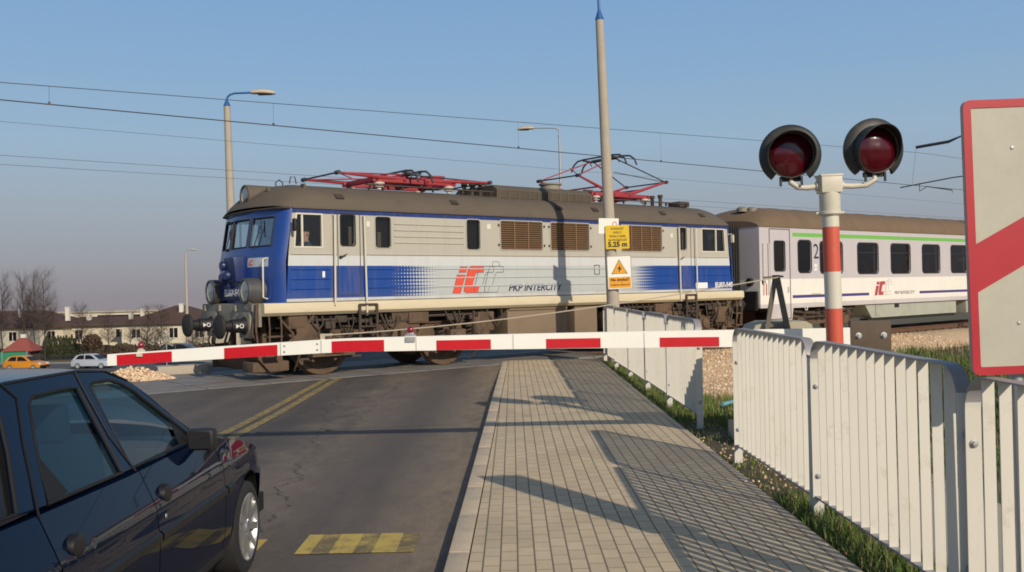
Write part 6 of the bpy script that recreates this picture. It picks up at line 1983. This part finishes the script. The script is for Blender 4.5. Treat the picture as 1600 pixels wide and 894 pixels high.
# ================================================================ FAR CARS
def far_car(label, x, y, z, rz, col, grp='cars on the road beyond the railway', rough=0.35):
    t = thing('car', label, 'car', (x, y, z), rz, grp)
    p = simple('car paint', col, rough, var=0.05, coat=0.5)
    # local: +x forward
    L_ = 1.95
    low = [(-L_, 0.35), (-L_, 0.62), (-1.85, 0.86), (-1.1, 0.93), (0.75, 0.92), (1.45, 0.8), (1.85, 0.66), (1.93, 0.5), (1.9, 0.3), (-1.9, 0.28)]
    q = MB()
    def sec(poly, hw):
        rows = []
        for sg, k in ((-1, 0.97), (-1, 1.0), (1, 1.0), (1, 0.97)):
            yy = sg * hw * (1 if k == 1.0 else 1.0)
            rows.append([(a * (1 if k == 1.0 else 0.995), sg * (hw - (0.0 if k != 1.0 else 0.06)), c_) for a, c_ in poly])
        vr = q.grid([rows[0], rows[1], rows[2], rows[3]], closed=True)
        q.bm.faces.new(vr[0]); q.bm.faces.new(vr[-1][::-1])
    rows = []
    for yy, k in ((-0.83, 0.96), (-0.80, 1.0), (0.80, 1.0), (0.83, 0.96)):
        rows.append([(a * k, yy, 0.6 + (c_ - 0.6) * k) for a, c_ in low])
    vr = q.grid(rows, closed=True); q.bm.faces.new(vr[0]); q.bm.faces.new(vr[-1][::-1])
    q.build('body', p, t, smooth=30)
    top = [(-1.8, 0.9), (-1.45, 1.32), (-1.0, 1.43), (-0.1, 1.44), (0.25, 1.36), (1.0, 0.9)]
    q = MB()
    rows = []
    for yy, k in ((-0.76, 0.0), (-0.6, 1.0), (0.6, 1.0), (0.76, 0.0)):
        rows.append([(a, (yy if c_ < 1 else yy * 0.83 if k else yy * 0.78), c_) for a, c_ in top])
    for sg in (-1, 1):
        q.f([(a, sg * (0.77 - (c_ - 0.9) * 0.35), c_) for a, c_ in top])
    q.grid([[(a, sg * (0.77 - (c_ - 0.9) * 0.35), c_) for a, c_ in top] for sg in (-1, 1)])
    cabn = q.build('cabin', p, t, smooth=30)
    for sg in (-1, 1):
        for poly in ([(-1.5, 0.95), (-0.6, 0.95), (-0.6, 1.35), (-1.0, 1.36), (-1.25, 1.28)], [(-0.5, 0.95), (0.62, 0.95), (0.2, 1.26), (-0.1, 1.36), (-0.5, 1.36)]):
            q = MB(); q.prism(poly, 0, 0.008, lambda a, c_, w: (a, sg * (0.771 - (c_ - 0.9) * 0.35 + w), c_)); q.build('window', M['dark_glass'], cabn, smooth=0)
    q = MB(); q.f([(0.93, -0.68, 0.95), (0.93, 0.68, 0.95), (0.33, 0.56, 1.33), (0.33, -0.56, 1.33)])
    for v in q.bm.verts: v.co += Vector((0.02, 0, 0.015))
    q.build('windscreen', M['dark_glass'], cabn, smooth=0)
    q = MB(); q.f([(-1.79, -0.66, 0.95), (-1.79, 0.66, 0.95), (-1.5, 0.56, 1.27), (-1.5, -0.56, 1.27)]); 
    for v in q.bm.verts: v.co += Vector((-0.03, 0, 0.015))
    q.build('rear_window', M['dark_glass'], cabn, smooth=0)
    for xx in (-1.22, 1.25):
        for sg in (-1, 1):
            T = Matrix.Translation((xx, sg * 0.84, 0.3)) @ Matrix.Rotation(-sg * pi / 2, 4, 'X')
            q = MB(); q.lathe([(0.001, -0.14), (0.28, -0.14), (0.3, -0.1), (0.3, -0.03), (0.27, 0.0), (0.2, 0.0), (0.19, -0.02)], M=T, n=24); w_ = q.build('wheel', M['rubber'], t)
            q = MB(); q.lathe([(0.195, -0.004), (0.18, -0.01), (0.05, 0.0), (0.001, 0.005)], M=T, n=18); q.build('rim', simple('wheel cover', (0.55, 0.55, 0.55), 0.4, metal=0.5), w_)
    for sg in (-1, 1):
        q = MB(); q.box((1.80, sg * 0.6, 0.68), (0.14, 0.3, 0.14), bev=0.03); q.build('headlight', M['chrome'], t)
        q = MB(); q.box((-1.9, sg * 0.66, 0.75), (0.1, 0.2, 0.25), bev=0.02); q.build('tail_light', lens_r, t)
    q = MB(); q.box((1.93, 0, 0.42), (0.06, 1.5, 0.2), bev=0.02); q.build('bumper', trim, t)
    return t
far_car('orange hatchback on the far road at the left edge', -39.9, 78, -4.12, R(-8), (0.62, 0.24, 0.012)).scale = (0.84, 0.84, 0.84)
far_car('silver hatchback on the far road, right behind the orange car', -34.6, 78.5, -4.12, R(-8), (0.42, 0.46, 0.53)).scale = (0.84, 0.84, 0.84)
far_car('dark grey car beyond the tip of the barrier boom, under its red lamp', -28.0, 81, -3.75, R(4), (0.05, 0.052, 0.06))
# ================================================================ BACKGROUND
F_, CR, SR = 1487.0, cos(R(1.2)), sin(R(1.2))
def at(px, py, Y):
    dx, dy = px - 800, py - 452.8
    return Vector(((dx * CR - dy * SR) / F_ * Y, Y, 1.65 - (dx * SR + dy * CR) / F_ * Y))
GZ = -4.45
b = MB()
b.grid([[(x, y, -4.14 + 0.001 * (x + 80)) for x in (-110, -80, -50, -30, -12)] for y in (73.5, 77, 80.5, 84)])
for v in b.bm.verts: v.co.y += -0.14 * (v.co.x + 36)
far_asph = simple('far asphalt', (0.085, 0.08, 0.078), 0.8, var=0.15)
tag(b.build('far_road', far_asph), kind='structure')
b = MB()
b.grid([[(x, y, -4.10) for x in (-110, -80, -50, -12)] for y in (84.2, 86.4)])
for v in b.bm.verts: v.co.y += -0.14 * (v.co.x + 36)
tag(b.build('far_path', simple('pale path', (0.3, 0.27, 0.22), 0.85)), kind='structure')
# houses
wall_m = simple('cream render', (0.62, 0.55, 0.42), 0.85, var=0.1, scale=1.2, dirt=((0.45, 0.38, 0.28), 0.3, 1.0))
rm = Mat('brown roof tiles'); x, y, z = rm.xyz(); n = rm.noise(1.5, 4, 0.7)
rows_ = ((z * 6).frac()).lt(0.2)
c = rm.mix(n, (0.075, 0.042, 0.032), (0.11, 0.06, 0.045)); rm.base(rm.mix(rows_ * 0.4, c, (0.03, 0.02, 0.018))); rm.rough(0.8)
white_m = simple('white chimney render', (0.7, 0.66, 0.58), 0.85)
def house(label, x0, x1, y0, dep, zb, ze, zr, wins, chims, hipl=True, hipr=True, roof_m=None, w_m=None, grp='houses beyond the far road'):
    t = thing('house', label, 'house', ((x0 + x1) / 2, y0, zb), group=grp)
    hw = (x1 - x0) / 2; H = ze - zb; RH = zr - zb
    q = MB(); q.box((0, dep / 2, H / 2 - 0.5), (2 * hw, dep, H + 1.0)); q.build('wall', w_m or wall_m, t, smooth=0)
    q = MB(); o = 0.5
    e = [(-hw - o, -o, H - 0.1), (hw + o, -o, H - 0.1), (hw + o, dep + o, H - 0.1), (-hw - o, dep + o, H - 0.1)]
    il = dep / 2 if hipl else -0.0; ir = dep / 2 if hipr else -0.0
    r0, r1 = (-hw - o + il, dep / 2, RH), (hw + o - ir, dep / 2, RH)
    q.f([e[0], e[1], r1, r0]); q.f([e[2], e[3], r0, r1]); q.f([e[1], e[2], r1]); q.f([e[3], e[0], r0]); q.f(e[::-1])
    q.bm.faces.ensure_lookup_table()
    q.box((0, -o - 0.03, H - 0.12), (2 * hw + 2 * o, 0.12, 0.14))
    rf = q.build('roof', roof_m or rm.m, t, smooth=0)
    for cx, ch in chims:
        q = MB(); yy = dep * 0.3; q.box((cx, yy, RH - 0.9 + ch / 2), (0.5, 0.5, ch + 1.2)); q.box((cx, yy, RH - 0.25 + ch), (0.58, 0.58, 0.1)); q.build('chimney', white_m, rf, smooth=0)
    for cx, cz_, w_, h_ in wins:
        q = MB(); q.box((cx, -0.01, cz_), (w_, 0.06, h_)); g = q.build('window', M['dark_glass'], t, smooth=0)
        q = MB(); q.ring(rrect(cx - w_ / 2 - 0.1, cz_ - h_ / 2 - 0.1, cx + w_ / 2 + 0.1, cz_ + h_ / 2 + 0.1, 0.01, 1), rrect(cx - w_ / 2, cz_ - h_ / 2, cx + w_ / 2, cz_ + h_ / 2, 0.01, 1), lambda p, r, w: (p, w, r), -0.08, 0.0)
        q.box((cx, -0.06, cz_), (0.07, 0.04, h_)); q.build('frame', white_m, g, smooth=0)
    return t
house('long cream house with a brown hipped roof and two chimneys, farthest left', -78, -60.5, 128, 11, GZ, -1.95, 0.15, [(-5, 1.2, 1.0, 1.2), (2, 1.2, 1.0, 1.2), (7.2, 1.2, 1.0, 1.2)], [(1.4, 0.4), (7.9, 0.6)])
house('cream house with a low brown roof and chimneys, in the middle of the row', -61.0, -52.0, 130.5, 10, GZ, -1.9, -0.95, [(-3, 1.2, 1.0, 1.2), (2.7, 1.3, 1.2, 1.1)], [(-2.9, 0.5), (3.0, 0.7)], False, False)
house('cream house with a peaked brown roof near the railway, right end of the row', -52.2, -40.3, 127, 11.5, GZ, -1.75, 0.45, [(-4, 1.3, 1.1, 1.1), (1.0, 1.3, 1.1, 1.3), (4.4, 1.3, 1.1, 1.3)], [(-4.4, -0.1), (0.9, 0.45)])
t = thing('warehouse', 'long flat roofed pale building behind the houses', 'building', (-70, 205, -4.3))
b = MB(); b.box((0, 0, 0.55), (52, 20, 5.0)); b.build('wall', simple('pale beige cladding', (0.62, 0.56, 0.44), 0.8), t, smooth=0)
b = MB(); b.box((0, 0, 3.2), (52.6, 20.6, 0.3)); b.build('roof', M['concrete'], t, smooth=0)
b = MB(); b.box((14, -10.05, 2.3), (14, 0.1, 0.4)); b.box((-8, -10.05, 2.3), (14, 0.1, 0.4)); b.split('window', M['dark_glass'], t, smooth=0)
# red roofed shelter and green fence
t = thing('shed', 'low shed with a red hipped roof beside the green fence', 'shed', (-49.6, 95, -4.75)); t.scale = (0.38, 0.5, 0.74)
red_t = simple('red roof', (0.26, 0.07, 0.055), 0.75, var=0.15)
b = MB(); b.box((0, 2.5, 0.9), (6.4, 4.2, 2.0)); b.build('wall', simple('dark timber', (0.08, 0.05, 0.035), 0.85), t, smooth=0)
b = MB()
e = [(-4.1, 0, 1.7), (4.1, 0, 1.7), (4.1, 5.4, 1.7), (-4.1, 5.4, 1.7)]; r0, r1 = (-0.9, 2.7, 3.5), (1.1, 2.7, 3.5)
b.f([e[0], e[1], r1, r0]); b.f([e[2], e[3], r0, r1]); b.f([e[1], e[2], r1]); b.f([e[3], e[0], r0]); b.f(e[::-1])
b.build('roof', red_t, t, smooth=0)
b = MB(); b.box((0.2, 2.7, 3.7), (1.2, 0.7, 0.5)); b.build('ridge_vent', white_m, t, smooth=0)
gf = thing('fence', 'green panel fence in front of the red roofed shed', 'fence', (-51.2, 92, -5.2))
grn = simple('green fence panel', (0.03, 0.24, 0.12), 0.6)
b = MB()
for k in range(4): b.box((-4.2 + 2.4 * k, 0, 0.95), (2.3, 0.06, 1.7))
b.build('panel', grn, gf, smooth=0)
for k in range(5):
    b = MB(); b.box((-5.4 + 2.4 * k, 0, 0.9), (0.09, 0.1, 1.95)); b.build('post', M['galv'], gf, smooth=0)
# St Andrew's cross beyond the crossing
t = thing('level_crossing_cross', 'weathered grey crossed boards on a thin post left of the buffers', 'road sign', (-21.85, 60, -3.2))
b = MB(); b.lathe([(0.035, -1.0), (0.035, 2.35), (0.001, 2.36)], n=10); b.build('post', M['galv'], t)
for a in (27, -27):
    b = MB(); b.box((0, -0.05 - 0.012 * (a > 0), 2.0), (1.0, 0.012, 0.12), rot=(0, R(a), 0)); cb = b.build('board', M['grey_beam'], t, smooth=0)
# trees -----------------------------------------------------------------
bark = simple('grey brown bark', (0.075, 0.06, 0.05), 0.9, var=0.2)
twig = simple('brown twigs', (0.085, 0.062, 0.05), 0.9, var=0.2)
def stick(q, a, b_, r0, r1):
    d = (b_ - a)
    if d.length < 1e-5: return
    d.normalize(); s_ = d.orthogonal().normalized(); w_ = d.cross(s_)
    A = [q.bm.verts.new(a + (s_ * cos(t) + w_ * sin(t)) * r0) for t in (0, 2.1, 4.2)]
    B = [q.bm.verts.new(b_ + (s_ * cos(t) + w_ * sin(t)) * r1) for t in (0, 2.1, 4.2)]
    for i in range(3): q.bm.faces.new((A[i], A[(i + 1) % 3], B[(i + 1) % 3], B[i]))
def grow(q, rnd, p, d, L_, r, lev, spread, up, qt=None):
    n_ = 3
    for k in range(n_):
        d = (d + Vector((rnd.uniform(-1, 1), rnd.uniform(-1, 1), rnd.uniform(-0.6, 1) * up)) * 0.16).normalized()
        e = p + d * (L_ / n_)
        r2 = r * 0.82
        stick(q if lev > 1 or qt is None else qt, p, e, r, r2)
        p, r = e, r2
        if lev > 0:
            for _ in range(2 if lev > 1 else 3):
                v = d.orthogonal().normalized(); v.rotate(Matrix.Rotation(rnd.uniform(0, 2 * pi), 3, d))
                nd = (d * (1 - spread) + v * spread + Vector((0, 0, up * 0.35))).normalized()
                grow(q, rnd, p, nd, L_ * rnd.uniform(0.42, 0.68), r * 0.55, lev - 1, spread, up, qt)
def tree_meshes(seed, h_, spread, up, levels=3, tr=0.14, first=0.28):
    rnd = random.Random(seed)
    q = MB(); qt = MB()
    p = Vector((0, 0, -0.3)); r = tr
    n_ = 11
    for k in range(n_):
        e = Vector((0.25 * sin(k * 0.7 + seed) * 0.3, 0.25 * cos(k * 0.9) * 0.3, h_ * (k + 1) / n_))
        stick(q, p, e, r, r * 0.86); r *= 0.86; p = e
        if (k + 1) / n_ > first:
            for _ in range(6):
                a = rnd.uniform(0, 2 * pi)
                d = Vector((cos(a) * spread * 1.6, sin(a) * spread * 1.6, up + 0.2)).normalized()
                grow(qt, rnd, p.copy(), d, h_ * rnd.uniform(0.17, 0.27) * (1.15 - 0.6 * (k / n_)), r * 0.5, levels - 1, spread, up)
    return q, qt
def tree(name, label, loc_, seed, h_, spread=0.5, up=0.6, levels=3, tr=0.14, first=0.28, grp='bare trees beyond the railway', tm=None, rz=0.0):
    t = thing(name, label, 'tree', loc_, rz, grp)
    q, qt = tree_meshes(seed, h_, spread, up, levels, tr, first)
    q.build('trunk', bark, t, recalc=False); qt.build('crown', tm or twig, t, smooth=0, recalc=False)
    return t
tree('bare_tree', 'tall bare tree cut by the left edge', at(4, 560, 122), 3, 9.6, 0.42, 0.8)
tree('bare_tree', 'slim tall bare tree, second of the tall group from the left', at(38, 560, 124), 5, 9.6, 0.36, 0.8)
tree('bare_tree', 'slim tall bare tree in the middle of the tall group above the brown roofs', at(54, 560, 123), 8, 9.8, 0.36, 0.8)
tree('bare_tree', 'fullest of the tall bare trees above the brown roofs, right end of the group', at(70, 560, 121), 12, 9.9, 0.5, 0.65)
tree('bare_tree', 'small bare tree in front of the cream houses behind the silver car', at(130, 566, 100), 21, 5.4, 0.55, 0.6, tr=0.1)
tree('bare_tree', 'young bare tree standing behind the low roofs, left of the peaked roof', at(124, 560, 135), 22, 6.8, 0.45, 0.7, tr=0.09)
tree('bare_tree', 'bare bushy tree before the peaked roofed house', at(170, 562, 104), 25, 4.8, 0.6, 0.5, tr=0.1)
tree('bare_tree', 'dark bare tree with low branches right of the peaked roof', at(232, 562, 100), 27, 5.2, 0.65, 0.45, tr=0.13, first=0.2)
tree('bare_tree', 'broad bare tree left of the crossed boards', at(252, 562, 103), 29, 5.5, 0.7, 0.4, tr=0.12, first=0.2)
tree('bare_tree', 'reddish bare tree between the shed and the silver car', at(70, 566, 95), 31, 6.4, 0.5, 0.6, tr=0.08)
tree('bare_tree', 'thin bare tree before the long cream house at the right of its first window', at(205, 560, 112), 33, 5.0, 0.5, 0.6, tr=0.08)
# clipped round tree
def leaf_ball(q, c, rx, rz_, n_, s0, rnd):
    for _ in range(n_):
        while True:
            v = Vector((rnd.uniform(-1, 1), rnd.uniform(-1, 1), rnd.uniform(-1, 1)))
            if 0.45 < v.length < 1: break
        p = c + Vector((v.x * rx, v.y * rx, v.z * rz_))
        m = Euler((rnd.uniform(0, 6), rnd.uniform(0, 6), rnd.uniform(0, 6))).to_matrix()
        s_ = s0 * rnd.uniform(0.6, 1.3)
        q.f([p + m @ Vector(k) * s_ for k in ((-1, -0.6, 0), (1, -0.5, 0.1), (0.8, 0.6, -0.1), (-0.7, 0.7, 0.1))], rnd.choice((0, 0, 1)))
rnd = random.Random(4)
hedge1 = simple('brown hedge leaves', (0.085, 0.05, 0.03), 0.9, var=0.3); hedge2 = simple('dark hedge leaves', (0.05, 0.04, 0.025), 0.9)
t = thing('round_tree', 'small clipped round brown tree behind the silver car', 'tree', at(145, 566, 98))
b = MB(); b.lathe([(0.07, -0.3), (0.06, 1.5)], n=8); b.build('trunk', bark, t)
b = MB(); leaf_ball(b, Vector((0, 0, 2.0)), 0.95, 0.85, 900, 0.13, rnd); b.build('crown', [hedge1, hedge2], t, smooth=0, recalc=False)
g1 = simple('dark conifer green', (0.035, 0.045, 0.02), 0.9, var=0.3); g2 = simple('olive conifer green', (0.06, 0.062, 0.028), 0.9, var=0.3)
b = MB(); rnd = random.Random(9)
for k in range(500):
    a = rnd.uniform(0, 2 * pi); zz = rnd.random(); r_ = 0.42 * (1 - zz) ** 0.7
    p = Vector((r_ * cos(a), r_ * sin(a), 2.0 * zz)); s_ = rnd.uniform(0.05, 0.12); m = Euler((rnd.uniform(0, 6), rnd.uniform(0, 6), rnd.uniform(0, 6))).to_matrix()
    b.f([p + m @ Vector(q_) * s_ for q_ in ((-1, 0, 0), (0.2, -0.5, 0), (1, 0, 0), (0.1, 0.6, 0))], rnd.choice((0, 1)))
c0 = thing('conifer', 'small dark conifer in the clipped row before the cream houses', 'conifer', (0, 0, 0), group='row of small conifers')
b.build('crown', [g1, g2], c0, smooth=0, recalc=False)
b = MB(); b.lathe([(0.05, -0.3), (0.03, 0.6)], n=7); b.build('trunk', bark, c0)
for k in range(13):
    o = c0 if k == 0 else copy_tree(c0)
    o.location = at(70 + 4.3 * k, 565, 102) ; o.location.z = -4.45
    o.scale = (1, 1, 0.9 + 0.25 * abs(sin(k * 1.7))); o.rotation_euler.z = k * 1.3
def hedge(label, x0, x1, y, h_, seed, mats, dep=1.2, n_=2600, name='hedge'):
    rnd = random.Random(seed); q = MB()
    for k in range(n_):
        xx = rnd.uniform(x0, x1); top = h_ * (0.8 + 0.25 * sin(xx * 1.9 + seed) * sin(xx * 0.7))
        p = Vector((xx, y + rnd.uniform(-dep / 2, dep / 2), GZ + rnd.random() ** 0.6 * top)); s_ = rnd.uniform(0.08, 0.2); m = Euler((rnd.uniform(0, 6), rnd.uniform(0, 6), rnd.uniform(0, 6))).to_matrix()
        q.f([p + m @ Vector(v) * s_ for v in ((-1, -0.4, 0), (0.6, -0.6, 0), (1, 0.5, 0), (-0.4, 0.6, 0))], rnd.choice((0, 1)))
    tag(q.build(name, mats, smooth=0, recalc=False), label, 'hedge')
hedge('brown clipped hedge along the cream houses', -66, -38, 105.5, 1.05, 2, [hedge1, g2])
hedge('rough brown scrub behind the buffers and the crossed boards', -40, -24, 92, 1.5, 6, [hedge1, hedge2], 5, 5000, 'scrub')
tree('bare_tree', 'low tangled bare tree directly behind the buffers', at(318, 566, 96), 41, 4.6, 0.75, 0.35, tr=0.09, first=0.1)
tree('bare_tree', 'low tangled bare tree right of the small distant street lamp', at(302, 566, 99), 44, 4.2, 0.75, 0.35, tr=0.09, first=0.1)
b = MB()
for x0 in (0,): b.box((0, 0, 0), (1.1, 0.4, 0.22), bev=0.02)
o = b.build('concrete_block', M['concrete']); o.location = (-7.15, 20.6, 0.06); o.rotation_euler = (0, 0, 0.5); tag(o, 'pale concrete slab lying beside the gravel heap', 'concrete block')

# ================================================================ NEAR VEGETATION AND LITTER
ga = simple('fresh grass', (0.12, 0.19, 0.03), 0.7, var=0.3, scale=3); gb_ = simple('grass', (0.08, 0.13, 0.024), 0.7, var=0.3, scale=3); gc = simple('dry grass', (0.26, 0.2, 0.1), 0.8, var=0.3)
def blades(name, label, spots, mats, kind='stuff', cat='grass', hmul=1.0, wmul=1.0, seed=1):
    rnd = random.Random(seed); q = MB()
    for x, y, z, h_, mi in spots:
        a = rnd.uniform(0, 2 * pi); w_ = rnd.uniform(0.003, 0.006) * wmul; ln = h_ * rnd.uniform(0.1, 0.6)
        dx, dy = cos(a), sin(a); b0 = rnd.uniform(0, 2 * pi); lx, ly = cos(b0) * ln, sin(b0) * ln
        p = [(x - dx * w_, y - dy * w_, z), (x + dx * w_, y + dy * w_, z), (x + dx * w_ * 0.7 + lx * 0.4, y + dy * w_ * 0.7 + ly * 0.4, z + h_ * 0.6), (x - dx * w_ * 0.7 + lx * 0.4, y - dy * w_ * 0.7 + ly * 0.4, z + h_ * 0.6)]
        v = [q.bm.verts.new(k) for k in p]; tip = q.bm.verts.new((x + lx, y + ly, z + h_))
        for f_ in ((v[0], v[1], v[2], v[3]), (v[3], v[2], tip)):
            q.bm.faces.new(f_).material_index = mi
    tag(q.build(name, mats, smooth=0, recalc=False), label, cat, kind=kind)
rnd = random.Random(77)
sp = []
def clump(x, y): return bumpy(x * 1.5 + 3, y * 1.2) + 0.4 * bumpy(x * 4, y * 3.3)
while len(sp) < 24000:                                  # strip between the paving and the fences
    y = rnd.uniform(3.2, 21.5); x = rnd.uniform(1.97, 2.5)
    if 7.4 < y < 11.6 and rnd.random() < 0.93: continue
    if 15 > y > 11.4 and rnd.random() < 0.25: continue
    if clump(x * 2, y) < -0.25 and rnd.random() < 0.8: continue
    sp.append((x, y, ground_z(x, y) - 0.005, rnd.uniform(0.03, 0.12) * (1.2 if y < 7.4 else 0.85), rnd.choice((0, 0, 1, 1, 2))))
blades('grass', 'short green grass growing along the foot of the white railings', sp, [ga, gb_, gc], seed=2)
sp = []
while len(sp) < 14000:                                  # lush bank beyond the gap between the fences
    x = rnd.uniform(2.3, 6.5); y = rnd.uniform(8.0, 15.6)
    s_, t = st(x, y)
    if t > -7.2 + 0.3 * bumpy(x, y) or (clump(x, y) < -0.1 and rnd.random() < 0.7): continue
    if y < 11.0 and x < 2.6 and rnd.random() < 0.9: continue
    sp.append((x, y, ground_z(x, y), rnd.uniform(0.06, 0.2), rnd.choice((0, 0, 0, 1, 2))))
blades('grass', 'long bright green grass on the bank between the railings and the gravel', sp, [ga, gb_, gc], seed=3, wmul=1.3)
sp = []
while len(sp) < 12000:                                  # dry weeds right of the near fence
    x = rnd.uniform(3.3, 11); y = rnd.uniform(3.0, 17)
    s_, t = st(x, y)
    if t > -6.9 or y / x > 3.0: continue
    if clump(x * 0.8, y * 0.8) < -0.15 and rnd.random() < 0.75: continue
    sp.append((x, y, ground_z(x, y) - 0.01, rnd.uniform(0.05, 0.2) * (0.6 if t > -9 else 1), rnd.choice((2, 2, 2, 3, 1))))
blades('dry_weeds', 'dry brown weeds and grass on the bank behind the near railing', sp, [ga, gb_, gc, simple('brown stalk', (0.15, 0.095, 0.05), 0.85)], cat='weeds', seed=4, wmul=1.5)
# concrete slab strip behind the near railing
b = MB(); b.box((3.0, 5.6, -0.07), (1.15, 7.2, 0.14), rot=(0, 0, 0.0), bev=0.02)
tag(b.build('slab_path', M['concrete']), kind='structure')
b = MB()
for k in range(420):                                    # crumbs of soil and stone at the fence gap
    y = rnd.uniform(7.0, 11.8); x = rnd.uniform(1.98, 2.9); b.mi = rnd.choice((0, 1, 2)); stone(b, Vector((x, y, ground_z(x, y) + 0.004)), rnd.uniform(0.006, 0.022))
tag(b.build('rubble', [sm1, sm2, sm3], smooth=0), 'crumbled stones on the bare soil between the two railings', 'rubble', kind='stuff')
b = MB(); pts = [(2.75, 12.6), (2.95, 12.85), (3.2, 12.95), (3.45, 13.2)]
b.tube([(x, y, ground_z(x, y) + 0.12) for x, y in pts], 0.028, 8)
tag(b.build('hose', simple('pale blue plastic', (0.16, 0.36, 0.42), 0.5)), 'short length of pale blue hose lying on the grass bank', 'hose')
